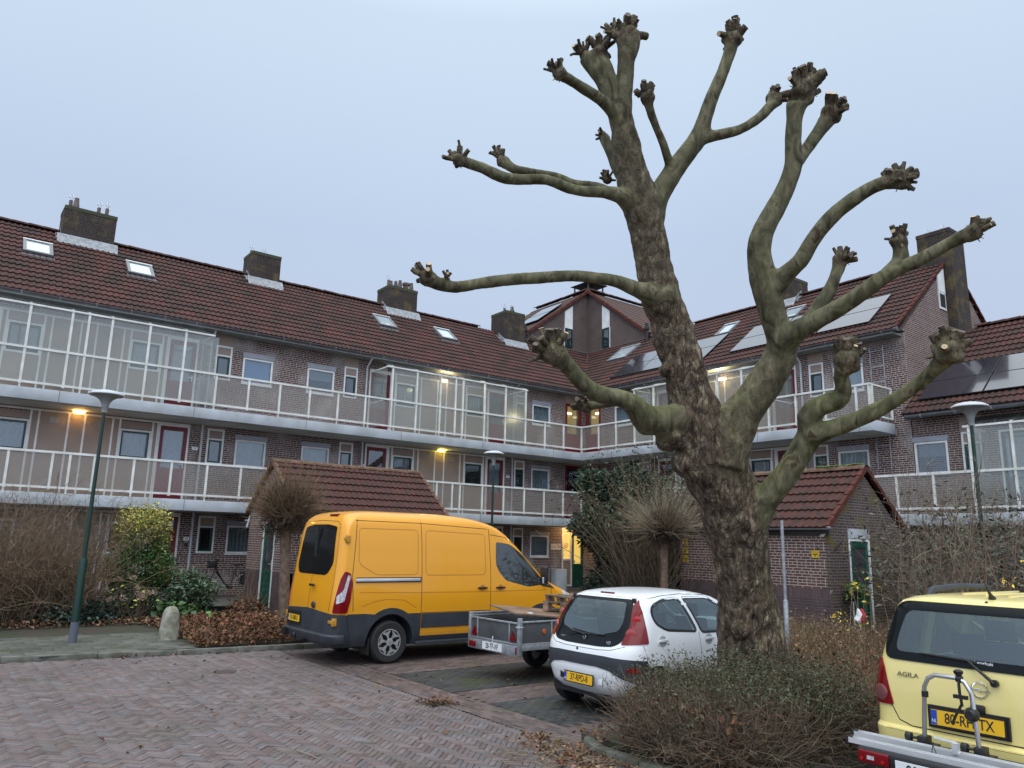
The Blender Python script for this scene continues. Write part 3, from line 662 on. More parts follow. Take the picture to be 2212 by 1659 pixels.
for wing in 'LR':
    ro = slope_sheet(wing, -.35, 11.52, K+.12, -9.1, T3, two)
    vt = MB(); Lv = 14
    for i in range(Lv):
        a = Vector(P(wing, K+(4.3)*i/Lv, K+.10, 14.84-sl2*4.3*i/Lv)); b = Vector(P(wing, K+4.3*(i+1)/Lv, K+.10, 14.84-sl2*4.3*(i+1)/Lv)); vt.beam(a, b+Vector((0, 0, .02)), .16, .13)
    vt.build('verge_tiles', VERGE, ro)
    fl = MB(); fl.wbox(wing, -4.6 if wing == 'L' else -4.57, -.4, K+.003, K+.03, 11.33, 11.53); fl.build('lead_flashing', LEAD, two)
ridge((K, -4.8, 14.92), (K, -9.0, 14.92), two); ridge((-4.8, K, 14.92), (-9.0, K, 14.92), two)
cp = MB(); cp.box(-5.95, -4.75, -5.95, -4.75, 14.55, 15.08)
for x in (-5.9, -4.86):
    for y in (-5.9, -4.86): cp.box(x, x+.06, y, y+.06, 15.08, 15.40)
cp.box(-5.5, -5.2, -5.5, -5.2, 15.08, 15.35)
cp.prism([(-6.05, 15.40), (-4.65, 15.40), (-5.0, 15.56), (-5.7, 15.56)], 'y', -6.05, -4.65)
cp.build('chimney', M('dark slate cowl', (.05, .045, .05), .6, var=.3), two)
sv = MB()
for x, y, z in ((-.3, -4.3, 11.2), (.15, -4.75, 12.1), (-4.3, -.3, 11.2), (-4.75, .15, 12.0)): MB().lathe([(.07, z), (.07, z+.55), (.12, z+.6), (.12, z+.72), (.08, z+.75), (.08, z+.9), (.03, z+.92)], (x, y, 0), 10).build('vent_pipe', BLACK, bld, smooth=True)

# lower right wing
zl = 5.80
lo = MB(); lo_ops = [(12.62, 13.60, 4.19, 5.10), (13.97, 14.48, 4.19, 5.29), (14.9, 15.8, 3.05, 5.25), (12.62, 13.6, 1.5, 2.4), (14.6, 15.6, 1.5, 2.4)]
wall_cells('R', 12.68, 19.5, -.1, zl, lo_ops, -1.3, -1.38, lo); lo.box(-1.97, -1.95, 12.68, 19.5, 0, zl)
low = lo.build('low_wing_wall', BRS, bld)
window('R', 12.69, 13.60, 4.19, 5.10, 'plain', back='half'); window('R', 13.97, 14.48, 4.19, 5.29, 'narrow', back='dark'); window('R', 12.69, 13.6, 1.5, 2.4, 'plain', back='dark'); window('R', 14.6, 15.6, 1.5, 2.4, 'plain', back='dark'); window('R', 14.9, 15.8, 3.05, 5.25, 'green', back='curtain')
MB().box(-1.36, -1.285, 13.95, 14.5, 5.30, 5.72).build('cladding_panel', BEIGE, bld)
r3 = tiles('R', 12.66, 20, -.75, zl+.05, -4.9, parent=bld)
ridge((-4.9, 20, zl+.1+4.15*SL), (-4.9, 13.25, zl+.1+4.15*SL), r3); gutter([(-.82, 12.72, zl+.0), (-.82, 20, zl+.02)], bld)
bo = MB(); bo.add([(-.75, 12.66, zl+.01), (-.75, 20, zl+.01), (-4.9, 20, zl+4.15*SL), (-4.9, 12.66, zl+4.15*SL), (-9.1, 20, zl), (-9.1, 12.66, zl)], [(0, 1, 2, 3), (3, 2, 4, 5)]); bo.build('roof_boarding', RIDGE, r3)
fl = MB()
for k in range(5):
    x = -2.6-k*.3; z = zl+.1+(-.75-x)*SL; fl.add([(x, 12.67, z), (x-.3, 12.67, z+.23), (x-.3, 12.67, z+.45), (x, 12.67, z+.3)], [(0, 1, 2, 3)]); fl.add([(x, 12.68, z+.03), (x, 12.86, z+.04), (x-.3, 12.86, z+.27), (x-.3, 12.68, z+.26)], [(0, 1, 2, 3)])
fl.box(-1.3, -1.0, 12.67, 12.9, 5.98, 6.0); fl.build('lead_flashing', LEAD, r3)
# ------------------------------------------------------------------ solar panels (lying on the roofs)
def solar(wing, t0, t1, d_lo, n_up, z_e, label, grp, N0=.09, h=1.0):
    U = Vector(P(wing, 0, -math.cos(R(38)), math.sin(R(38)))); N = Vector(P(wing, 0, math.sin(R(38)), math.cos(R(38)))); T = Vector(P(wing, 1, 0, 0))
    for k in range(n_up):
        s = k*(h+.02)
        base = Vector(P(wing, (t0+t1)/2, d_lo, z_e+(-.75-d_lo)*SL))+U*(s+h/2)+N*N0
        root = thing('solar_panel', label(k), 'solar panel', base-N*.05, grp)
        MB().obox(base, T*(t1-t0)/2, U*h/2, N*.018).build('frame', BLACK, root)
        MB().obox(base+N*.0185, T*((t1-t0)/2-.015), U*(h/2-.015), N*.002).build('cells', SOLAR, root)
rown = ['lower row', 'upper row']
for i, (a, b, pos) in enumerate(((.35, 1.98, 'nearest the roof valley'), (2.0, 3.63, 'second from the roof valley'), (3.65, 5.28, 'third from the valley'), (6.45, 8.1, 'fourth from the valley'), (8.13, 9.85, 'second from the gable end'), (9.88, 11.65, 'nearest the brick gable end'))):
    solar('R', a, b, -1.34, 2, EZ, lambda k, pos=pos: f'dark solar panel on the right wing, {rown[k]}, {pos}', 'solar panels on the right wing roof')
for i, (a, b, pos) in enumerate(((12.95, 14.66, 'beside the gable'), (14.69, 16.4, 'behind the lamp head'), (16.43, 18.1, 'furthest from the gable'))):
    solar('R', a, b, -1.25, 2, zl+.05, lambda k, pos=pos: f'solar panel on the low right roof, {rown[k]}, {pos}', 'solar panels on the low roof')
U = Vector((4.3, 0, -sl2*4.3)).normalized(); N = Vector((-U.z, 0, U.x))
for k in range(2):
    base = Vector((-3.3+k*1.06*U.x, -6.3, 14.80-sl2*(1.35+k*.86)+.03))+N*.08
    root = thing('solar_panel', f'pale solar panel on the corner block roof, {("upper", "lower")[k]} of the two', 'solar panel', base, 'solar panels on the corner block')
    MB().obox(base, U*.52, Vector((0, .85, 0)), N*.018).build('frame', BLACK, root); MB().obox(base+N*.019, U*.5, Vector((0, .83, 0)), N*.002).build('cells', SOLAR, root)
# ------------------------------------------------------------------ lamps and numbers on the galleries
def wall_lamp(wing, t, z, mat, label, power, col):
    root = thing('wall_lamp', label, 'lamp', P(wing, t, -1.28, z), 'gallery wall lamps')
    MB().wbox(wing, t-.15, t+.15, -1.295, -1.25, z-.055, z+.055).build('base', SIGNW, root)
    MB().wbox(wing, t-.14, t+.14, -1.25, -1.18, z-.05, z+.05).build('lamp_glass', mat, root, bevel=.012)
    ld = bpy.data.lights.new('lamp_light', 'AREA'); ld.shape = 'RECTANGLE'; ld.size = .28; ld.size_y = .1; ld.energy = power; ld.color = col
    lo_ = bpy.data.objects.new('lamp_light', ld); C.objects.link(lo_); n = Vector(P(wing, 0, 1, 0)); lo_.location = Vector(P(wing, t, -1.165, z)); lo_.rotation_euler = (n+Vector((0, 0, .05))).to_track_quat('-Z', 'Y').to_euler(); adopt(lo_, root)
    l2 = bpy.data.lights.new('lamp_light', 'POINT'); l2.energy = power*.35; l2.color = col; l2.shadow_soft_size = .08
    lo2 = bpy.data.objects.new('lamp_light', l2); C.objects.link(lo2); lo2.location = Vector(P(wing, t, -1.08, z+.02)); adopt(lo2, root)
OR, YE, WW = (1, .50, .12), (1, .72, .12), (1, .78, .42)
LAMPY = M('yellow lamp glass', (1, .9, .2), .4, emit=(1., .80, .10), estr=10.)
wall_lamp('L', 17.98, 5.375, LAMPE, 'lit orange wall lamp under the upper gallery, behind the left street lamp', 26, OR)
wall_lamp('L', 5.97, 5.36, LAMPY, 'lit yellow wall lamp on the first floor gallery, above the van roof', 12, YE)
wall_lamp('L', 5.97, 8.02, LAMPW, 'lit warm wall lamp inside the glazed top gallery of the left wing', 18, WW)
wall_lamp('R', 6.15, 8.0, LAMPW, 'bright wall lamp in the glazed top gallery of the right wing, right of the trunk', 32, WW)
def number_sign(wing, t, z, s, label, w_=.17, h=.10):
    root = thing('house_number_sign', label, 'sign', P(wing, t, -1.28, z))
    MB().wbox(wing, t-w_/2, t+w_/2, -1.297, -1.285, z-h/2, z+h/2).build('plate', SIGNW, root)
    xd = (-1, 0, 0) if wing == 'L' else (0, 1, 0)
    link('lettering', text_mesh(s, h*.95, P(wing, t, -1.283, z), xd, (0, 0, 1), .001, sx=.9), INK, root)
number_sign('L', 14.75, 4.635, '27', 'white enamel number 27 beside the red door on the first floor')
number_sign('L', 2.77, 4.61, '29', 'white enamel number 29 beside the red door right of the middle lamp')
number_sign('L', 9.12, 4.55, '8', 'white enamel number 8 on the first floor, by the downpipe')
number_sign('L', 14.72, 1.93, '10', 'white enamel number 10 on the dark ground floor wall')
ks = thing('key_box', 'small black key safe under the number 10 sign', 'key safe', (14.72, -1.28, 1.76)); MB().box(14.68, 14.76, -1.297, -1.25, 1.70, 1.82).build('body', BLACK, ks, bevel=.008); MB().tube([(14.70, -1.27, 1.82), (14.70, -1.27, 1.87), (14.74, -1.27, 1.87), (14.74, -1.27, 1.82)], .006, 6).build('shackle', ALU, ks)
sg = thing('direction_sign', 'pale direction sign with an arrow and 37 left of the lit entrance', 'sign', (.24, -1.28, 1.92)); MB().box(-.02, .50, -1.297, -1.28, 1.80, 2.04).build('plate', M('cream sign', (.75, .68, .62), .5), sg)
ar = MB(); ar.box(.20, .44, -1.28, -1.276, 1.912, 1.924); ar.prism([(.44, 1.89), (.44, 1.946), (.48, 1.918)], 'y', -1.28, -1.276)
link('lettering', text_mesh('37', .13, (.08, -1.277, 1.92), (-1, 0, 0), (0, 0, 1), .001), INK, sg); ar.build('arrow', INK, sg)
ns = thing('no_smoking_sign', 'round red no smoking sign in the lit entrance window', 'sign', (-.38, -1.33, 1.98))
cm = MB(); prof = []
for k in range(24):
    a = 2*math.pi*k/24; b = 2*math.pi*(k+1)/24
    q = [(r_*math.cos(an), r_*math.sin(an)) for r_, an in ((.10, a), (.10, b), (.08, b), (.08, a))]; cm.prism([(-.38+u, 1.98+v) for u, v in q], 'y', -1.334, -1.33)
cm.beam((-.44, -1.332, 2.04), (-.32, -1.332, 1.92), .004, .02, up=(0, 1, 0)); cm.build('ring', M('sign red', (.5, .02, .02), .5), ns)
MB().box(-.43, -.33, -1.336, -1.333, 1.975, 1.99).build('cigarette', INK, ns)
ps = thing('notice', 'row of small notices stuck in the lit entrance window', 'notices', (-.38, -1.33, 1.6))
for z in (1.58, 1.77): MB().box(-.56, -.48, -1.336, -1.33, z, z+.015).build('strip', INK, ps); MB().box(-.28, -.20, -1.336, -1.33, z, z+.015).build('strip', INK, ps)
# ================================================================== VEHICLES
class Body:
    """loft of half plan outlines over height; X runs forward from the rear, Y sideways; heading -x in the world"""
    KEYS = ('xr', 'xf', 'w', 'rr', 'ry', 'fr', 'fy', 'br', 'bf')
    def __init__(s, rows, xr_world, yc):
        s.z = [r[0] for r in rows]; s.t = {k: [r[i+1] for r in rows] for i, k in enumerate(s.KEYS)}; s.x0 = xr_world; s.yc = yc; s.cache = {}
    def par(s, z): return {k: float(np.interp(z, s.z, v)) for k, v in s.t.items()}
    def outline(s, z):
        k_ = round(z, 4)
        if k_ in s.cache: return s.cache[k_]
        p = s.par(z); w_ = p['w']; ry, rr, fy, fr = min(p['ry'], w_*.9), p['rr'], min(p['fy'], w_*.9), p['fr']; pts = []
        for i in range(9): Y = (w_-ry)*i/8; pts.append((p['xr']+p['br']*(Y/w_)**2, Y))
        xc = pts[-1][0]
        for i in range(1, 11): a = math.pi/2*i/10; pts.append((xc+rr*(1-math.cos(a)), w_-ry+ry*math.sin(a)))
        yf = w_-fy; xfc = p['xf']-p['bf']*(yf/w_)**2; xa, xb = pts[-1][0], xfc-fr
        for i in range(1, 40): q = i/39; pts.append((xa+(xb-xa)*q, w_))
        for i in range(1, 11): a = math.pi/2*i/10; pts.append((xb+fr*math.sin(a), w_-fy+fy*math.cos(a)))
        for i in range(1, 9): Y = yf*(1-i/8); pts.append((p['xf']-p['bf']*(Y/w_)**2, Y))
        a = np.array(pts); s.cache[k_] = a; return a
    def W(s, X, Y, z): return Vector((s.x0-X, s.yc+Y, z))
    def side(s, X, z, sy=1, off=0.):
        a = s.outline(z); xs = np.maximum.accumulate(a[:, 0]); Y = float(np.interp(X, xs, a[:, 1])); return s.W(X, sy*(Y+off), z)
    def Yat(s, X, z): a = s.outline(z); return float(np.interp(X, np.maximum.accumulate(a[:, 0]), a[:, 1]))
    def arcs(s, z):
        a = s.outline(z); d = np.hypot(*np.diff(a, axis=0).T); return a, np.concatenate([[0], np.cumsum(d)])
    def arc(s, q, z, off=0., sy=1):
        a, L = s.arcs(z); qa = abs(q); sg = -1 if q < 0 else 1
        X, Y = float(np.interp(qa, L, a[:, 0])), float(np.interp(qa, L, a[:, 1]))
        X2, Y2 = float(np.interp(qa+.01, L, a[:, 0])), float(np.interp(qa+.01, L, a[:, 1])); X1, Y1 = float(np.interp(max(0, qa-.01), L, a[:, 0])), float(np.interp(max(0, qa-.01), L, a[:, 1]))
        tx, ty = X2-X1, Y2-Y1; l = math.hypot(tx, ty) or 1; nx, ny = -ty/l, tx/l
        return s.W(X+nx*off, sg*(Y+ny*off), z)
    def sY(s, Y, z): a, L = s.arcs(z); n = 19; return float(np.interp(Y, a[:n, 1], L[:n]))
    def sX(s, X, z): a, L = s.arcs(z); return float(np.interp(X, np.maximum.accumulate(a[:, 0])+np.arange(len(a))*1e-7, L))
    def mesh(s, zs, inset=0., xlim=None):
        V = []; F = []; rings = []
        for z in zs:
            a = s.outline(z)
            if inset: a = a.copy(); cx = (a[0, 0]+a[-1, 0])/2; a[:, 1] = np.maximum(a[:, 1]-inset, 0); a[:, 0] = np.clip(a[:, 0], a[0, 0]+inset, a[-1, 0]-inset)
            if xlim: a = a.copy(); a[:, 0] = np.clip(a[:, 0], *xlim)
            ring = [s.W(x, y, z) for x, y in a]+[s.W(x, -y, z) for x, y in a[-2:0:-1]]; rings.append(len(ring)); V += ring
        n = rings[0]
        for i in range(len(zs)-1):
            for k in range(n): a, b = i*n+k, i*n+(k+1) % n; F.append((a, b, b+n, a+n))
        F.append(tuple(range(n-1, -1, -1))); F.append(tuple((len(zs)-1)*n+k for k in range(n)))
        me = bpy.data.meshes.new('body'); me.from_pydata([tuple(v) for v in V], [], F)
        bm = bmesh.new(); bm.from_mesh(me); bmesh.ops.remove_doubles(bm, verts=bm.verts, dist=1e-4); bmesh.ops.dissolve_degenerate(bm, edges=bm.edges, dist=1e-5); bmesh.ops.recalc_face_normals(bm, faces=bm.faces); bm.to_mesh(me); bm.free()
        return me
def dense(zs, step=.035):
    out = []
    for a, b in zip(zs, zs[1:]): n = max(1, int((b-a)/step)); out += [a+(b-a)*i/n for i in range(n)]
    return out+[zs[-1]]
def boolean(o, cutters, op='DIFFERENCE'):
    for c in cutters:
        md = o.modifiers.new('b', 'BOOLEAN'); md.operation = op; md.object = c; md.solver = 'EXACT'
    dg = bpy.context.evaluated_depsgraph_get(); me = bpy.data.meshes.new_from_object(o.evaluated_get(dg)); old = o.data
    o.modifiers.clear(); o.data = me
    for c in cutters: bpy.data.objects.remove(c)
    me.polygons.foreach_set('use_smooth', [True]*len(me.polygons)); me.set_sharp_from_angle(angle=R(32))
def tmp(mb, name='cut'):
    me = mb.mesh(name); o = bpy.data.objects.new(name, me); C.objects.link(o); return o
def rounded(poly, r=.03, n=4):
    out = []; k = len(poly)
    for i in range(k):
        p, a, b = Vector(poly[i]), Vector(poly[i-1]), Vector(poly[(i+1) % k]); u, v = (a-p), (b-p); ru = min(r, u.length*.45); rv = min(r, v.length*.45)
        p0, p1 = p+u.normalized()*ru, p+v.normalized()*rv
        for j in range(n+1): t = j/n; out.append(tuple((1-t)**2*p0+2*t*(1-t)*p+t*t*p1))
    return out
def conform(name, poly, fn, mats, parent, off=.004, thick=.0, step=.05, smooth=True):
    """2d polygon mapped by fn(u, v, off) on a curved surface, with thickness"""
    bm = bmesh.new(); vs = [bm.verts.new((p[0], p[1], 0)) for p in poly]; bm.faces.new(vs)
    us = [p[0] for p in poly]; vv = [p[1] for p in poly]
    for lo, hi, no in ((min(us), max(us), (1, 0, 0)), (min(vv), max(vv), (0, 1, 0))):
        n = int((hi-lo)/step)
        for i in range(1, n+1):
            c = lo+(hi-lo)*i/(n+1); bmesh.ops.bisect_plane(bm, geom=bm.verts[:]+bm.edges[:]+bm.faces[:], plane_co=(c*no[0], c*no[1], 0), plane_no=no)
    top = {v: fn(v.co.x, v.co.y, off) for v in bm.verts}; low = {v: fn(v.co.x, v.co.y, off-(thick or .012)) for v in bm.verts}
    ext = bmesh.ops.extrude_face_region(bm, geom=bm.faces[:]+[]); newv = [g for g in ext['geom'] if isinstance(g, bmesh.types.BMVert)]
    key = {(round(v.co.x, 5), round(v.co.y, 5)): low[v] for v in top}
    for v in newv: v.co = key[(round(v.co.x, 5), round(v.co.y, 5))]
    for v, c in top.items(): v.co = c
    bmesh.ops.recalc_face_normals(bm, faces=bm.faces); me = bpy.data.meshes.new(name); bm.to_mesh(me); bm.free()
    if smooth: me.polygons.foreach_set('use_smooth', [True]*len(me.polygons)); me.set_sharp_from_angle(angle=R(35))
    return link(name, me, mats, parent)
def ribbon(pts, w_=.008):
    """thin closed polygon along an open polyline"""
    P_ = [Vector(p) for p in pts]; a, b = [], []
    for i, p in enumerate(P_):
        d = (P_[min(i+1, len(P_)-1)]-P_[max(i-1, 0)]).normalized(); n = Vector((-d.y, d.x)); a.append(tuple(p+n*w_/2)); b.append(tuple(p-n*w_/2))
    return a+b[::-1]
def seams(name, lines, fn, parent, w_=.008, mat=None, off=.0015):
    mb = MB()
    for ln in lines:
        P_ = [Vector(p) for p in ln]; pts = []
        for p, q in zip(P_, P_[1:]):
            n = max(1, int((q-p).length/.05)); pts += [p.lerp(q, i/n) for i in range(n)]
        pts.append(P_[-1]); a = []
        for i, p in enumerate(pts):
            d = (pts[min(i+1, len(pts)-1)]-pts[max(i-1, 0)]).normalized(); n_ = Vector((-d.y, d.x))*w_/2
            a += [fn(p.x+n_.x, p.y+n_.y, off), fn(p.x-n_.x, p.y-n_.y, off)]
        mb.add(a, [(2*i, 2*i+2, 2*i+3, 2*i+1) for i in range(len(pts)-1)])
    return mb.build(name, mat or SEAM, parent)
SEAM = M('panel gap', (.02, .015, .01), .8)
def wheel(parent, c, r, wdt, out, rim_mat, style='steel', name='wheel'):
    """c centre of the outer face; out = +1/-1 direction of the outside along y"""
    x, y, z = c; root = MB()
    pr = [(r*.60, -.002), (r*.66, .004), (r*.90, .008), (r*.97, -.015), (r, -.045), (r, -wdt+.03), (r*.95, -wdt), (r*.6, -wdt)]
    root.lathe([(a, h*out) for a, h in pr], (x, y, z), 40, 'y', cap=False); t = root.build(name, RUBBER, parent, smooth=True, angle=30)
    rm = MB(); R0 = r*.62
    rm.lathe([(R0, -.004*out), (R0, -.03*out), (R0*.93, -.035*out), (R0*.9, -.05*out), (.001, -.05*out)], (x, y, z), 36, 'y', cap=False)
    if style == 'cap':
        rm2 = MB()
        rm2.lathe([(R0*.30, .006*out), (R0*.26, .010*out), (.01, .012*out)], (x, y, z), 20, 'y')
        for k in range(6):
            a = 2*math.pi*k/6+.2; ca, sa = math.cos(a), math.sin(a)
            q = [(R0*.22, -.17), (R0*.60, -.20), (R0*.80, -.42), (R0*.97, -.40), (R0*.97, -.28), (R0*.80, -.16), (R0*.82, 0), (R0*.80, .16), (R0*.97, .28), (R0*.97, .40), (R0*.80, .42), (R0*.60, .20), (R0*.22, .17)]
            poly = [(rr*math.cos(a+da), rr*math.sin(a+da)) for rr, da in q]
            rm2.prism([(x+u, z+v) for u, v in poly], 'y', y-.022*out, y-.006*out)
        ring = [(R0*1.0, .0), (R0*.93, .002)]
        rm2.lathe([(R0*1.0, -.02*out), (R0*1.0, .0), (R0*.93, .002*out), (R0*.93, -.02*out)], (x, y, z), 36, 'y', cap=False)
        d_ = rm.build('rim', BLACK, t, smooth=True); rm2.build('wheel_cover', rim_mat, t, smooth=True, angle=30)
    else: rm.build('rim', rim_mat, t, smooth=True)
    return t
def plate(parent, c, xd, yd, w_, h, s, white=False, blue=True, border=True):
    c, x, y = Vector(c), Vector(xd).normalized(), Vector(yd).normalized(); n = x.cross(y)
    p = MB().obox(c, x*w_/2, y*h/2, n*.004).build('number_plate', PW if white else PY, parent)
    if border: MB().obox(c-n*.004, x*(w_/2+.012), y*(h/2+.012), n*.004).build('plate_holder', BLACK, p)
    off = 0
    if blue:
        MB().obox(c-x*(w_/2-.022)+n*.0045, x*.021, y*(h/2-.003), n*.0008).build('blue_band', PB, p); off = .016
        link('lettering', text_mesh('NL', .034, c-x*(w_/2-.022)-y*h*.25+n*.006, x, y, .0004, sx=.85), SIGNW, p)
    link('lettering', text_mesh(s, h*.98, c+x*off+n*.006, x, y, .0006, sx=.80*w_/.52, bold=.0006), INK, p)
    return p
PY = M('yellow plate', (.85, .48, .015), .35); PW = M('white plate', (.75, .76, .76), .4); PB = M('plate blue', (.01, .06, .40), .4)
def paint(name, col, dirt=None, rough=.28):
    mt = M(name, col, rough, var=0, coat=.7, spec=.4); nt = mt.node_tree; b = nt.nodes['Principled BSDF']
    tcn = node(nt, 'ShaderNodeTexCoord'); nn = node(nt, 'ShaderNodeTexNoise', i_Scale=2.5, i_Detail=9.); nt.links.new(tcn.outputs['Object'], nn.inputs['Vector'])
    sp = node(nt, 'ShaderNodeSeparateXYZ'); nt.links.new(tcn.outputs['Object'], sp.inputs[0])
    mr = node(nt, 'ShaderNodeMapRange'); mr.inputs['From Min'].default_value = 1.2; mr.inputs['From Max'].default_value = .3; mr.inputs['To Max'].default_value = .5; nt.links.new(sp.outputs['Z'], mr.inputs['Value'])
    mu = node(nt, 'ShaderNodeMath', operation='MULTIPLY'); nt.links.new(mr.outputs[0], mu.inputs[0]); nt.links.new(nn.outputs['Fac'], mu.inputs[1])
    mx = node(nt, 'ShaderNodeMix', data_type='RGBA'); nt.links.new(mu.outputs[0], mx.inputs[0]); mx.inputs[6].default_value = (*col, 1); mx.inputs[7].default_value = (*(dirt or (.10, .085, .07)), 1)
    nt.links.new(mx.outputs[2], b.inputs['Base Color'])
    m2 = node(nt, 'ShaderNodeMapRange'); m2.inputs['To Min'].default_value = rough-.06; m2.inputs['To Max'].default_value = rough+.14; nt.links.new(nn.outputs['Fac'], m2.inputs['Value']); nt.links.new(m2.outputs[0], b.inputs['Roughness'])
    return mt
ORANGE = paint('orange yellow van paint', (.80, .34, .006)); CARW = paint('white car paint', (.88, .89, .90), (.66, .65, .63)); CARY = paint('pale yellow car paint', (.80, .67, .25), (.5, .42, .2))
CLAD = M('dark grey bumper plastic', (.035, .040, .050), .55, var=.25, vscale=5., bump=.15, bscale=150.)
AUTOG = sheer('car glass', (.14, .17, .18), .07, .02, 1.9, tint=(.74, .82, .82)); PRIV = M('dark privacy glass', (.008, .010, .011), .12, spec=.16)
LRED = M('red lamp lens', (.17, .002, .005), .15, spec=.3, coat=.1); LRED2 = M('bright red lens', (.42, .008, .012), .12, spec=.4, coat=.2); LWHT = M('clear lamp lens', (.62, .60, .62), .2, spec=.5, coat=.2, col2=(.35, .33, .36), vscale=25.)
SEATM = M('dark seat fabric', (.06, .07, .085), .9); CHROME = M('chrome', (.75, .75, .76), .12, metal=1.); SILVER = M('silver wheel cover', (.42, .42, .41), .38, metal=.3, var=.3, vscale=20.)
def seat(mb, x, y, z, h=.62, w_=.24, head=True):
    """x of the seat back, heading -x"""
    mb.obox((x, y, z+h/2), (.05, 0, .0), (0, w_, 0), (.06, 0, h/2)); mb.obox((x-.26, y, z-.02), (.26, 0, 0), (0, w_, 0), (0, 0, .07))
    if head: mb.obox((x+.08, y, z+h+.10), (.035, 0, 0), (0, .12, 0), (.015, 0, .085))
def steering(mb, x, y, z, r=.18):
    pts = [(x+math.cos(a)*r*.35, y+math.sin(a)*r, z+math.cos(a)*r*.94) for a in [2*math.pi*k/20 for k in range(21)]]; mb.tube(pts, .014, 6, cap=False); mb.beam((x, y-r, z), (x, y+r, z), .03, .03)
# ------------------------------------------------------------------ the orange van
VB = Body([ # z, xr, xf, w, rr, ry, fr, fy, br, bf
 (.30, .10, 5.36, .93, .12, .16, .40, .35, .03, .10), (.42, .05, 5.48, .975, .12, .16, .40, .35, .03, .10), (.80, .04, 5.53, .995, .13, .17, .42, .38, .03, .10), (1.00, .05, 5.45, 1.0, .13, .17, .42, .38, .03, .12),
 (1.12, .06, 5.22, 1.0, .13, .17, .40, .38, .03, .14), (1.22, .07, 4.95, .995, .13, .17, .36, .36, .03, .16), (1.32, .08, 4.72, .99, .13, .17, .32, .34, .03, .18), (1.60, .11, 4.40, .975, .13, .17, .30, .30, .03, .20),
 (1.95, .145, 4.02, .945, .13, .17, .30, .28, .03, .20), (2.15, .17, 3.78, .92, .14, .18, .32, .28, .03, .2), (2.28, .20, 3.58, .895, .15, .18, .34, .28, .03, .2), (2.36, .235, 3.38, .865, .17, .20, .40, .30, .04, .2),
 (2.42, .29, 3.15, .82, .2, .24, .45, .32, .05, .2), (2.465, .37, 2.90, .75, .25, .28, .5, .34, .06, .2), (2.495, .50, 2.60, .62, .3, .3, .5, .3, .06, .2), (2.515, .75, 2.2, .38, .3, .2, .5, .2, .06, .2), (2.522, 1.2, 1.8, .03, .02, .01, .02, .01, .0, .0)], 15.74, 10.28)
van = thing('delivery_van', 'orange yellow high roof delivery van with dark grey lower panels, parked beside the trailer', 'van', (13, 10.28, 0))
vb = link('body', VB.mesh(dense([r for r in VB.z[:-1]], .06)+[VB.z[-1]]), ORANGE, van)
cut = []
for X in (1.11, 4.41):
    for sy in (-1, 1):
        c = MB(); y0 = 10.28+sy*.62; y1 = 10.28+sy*1.2
        c.prism([(15.74-X+.445*math.cos(a), .36+.445*math.sin(a)) for a in [2*math.pi*k/32 for k in range(32)]], 'y', min(y0, y1), max(y0, y1)); cut.append(tmp(c))
cav = link('cav', VB.mesh(dense([.75, 1.0, 1.3, 1.6, 1.9, 2.1, 2.22], .1), inset=.07, xlim=(3.05, 5.1)), BLACK); cut.append(cav)
vwin = rounded([(3.29, 2.03), (3.62, 1.99), (3.98, 1.78), (4.36, 1.38), (4.50, 1.24), (4.05, 1.20), (3.52, 1.32), (3.36, 1.47), (3.28, 1.62)], .06)
c = MB(); c.prism([(15.74-X, z) for X, z in vwin], 'y', 8.9, 11.7); cut.append(tmp(c))
c = MB(); c.prism([(10.28+a, b) for a, b in rounded([(-.80, 1.36), (.80, 1.36), (.70, 2.12), (-.70, 2.12)], .08)], 'x', 10.9, 12.6); cut.append(tmp(c))
boolean(vb, cut)
vb.data.materials.append(CLAD)
for p_ in vb.data.polygons:
    if p_.center.z < .80 and p_.center.x > 15.74-1.66 and abs(p_.normal.z) < .9 or p_.center.z < .41: p_.material_index = len(vb.data.materials)-1
vs_ = lambda X, z, off=0.: VB.side(X, z, 1, off); vs2 = lambda X, z, off=0.: VB.side(X, z, -1, off); va = lambda q, z, off=0.: VB.arc(q, z, off)
for fn in (vs_, vs2): conform('side_window', vwin, lambda u, v, o, fn=fn: fn(u, v, o), AUTOG, van, off=-.006, thick=.004)
conform('windshield', rounded([(-.82, 1.34), (.82, 1.34), (.72, 2.14), (-.72, 2.14)], .08), lambda u, v, o: (lambda a: VB.W(float(a[-1, 0]-VB.par(v)['bf']*(u/VB.par(v)['w'])**2)+o, u, v))(VB.outline(v)), AUTOG, van, off=-.004, thick=.004)
door_x = [.36, 1.68, 3.12]
seams('panel_gap', [[(.40, .86), (.37, 1.3), (.36, 1.45), (.385, 1.75), (.42, 2.2), (.44, 2.40)], [(1.69, .42), (1.68, 1.5), (1.67, 2.43)], [(3.16, .42), (3.16, 1.5), (3.13, 2.35)],
   [(1.69, .80), (3.16, .80)], [(4.62, 1.18), (4.63, .80)], [(3.15, 2.16), (3.50, 2.12), (3.85, 1.95), (4.2, 1.65), (4.56, 1.26)], [(.40, 2.33), (1.7, 2.32), (3.1, 2.26)]], vs_, van, .010)
EMB = paint('shaded fold of van paint', (.66, .25, .006))
def loop(poly, r=.08): q = rounded(poly, r); return q+[q[0]]
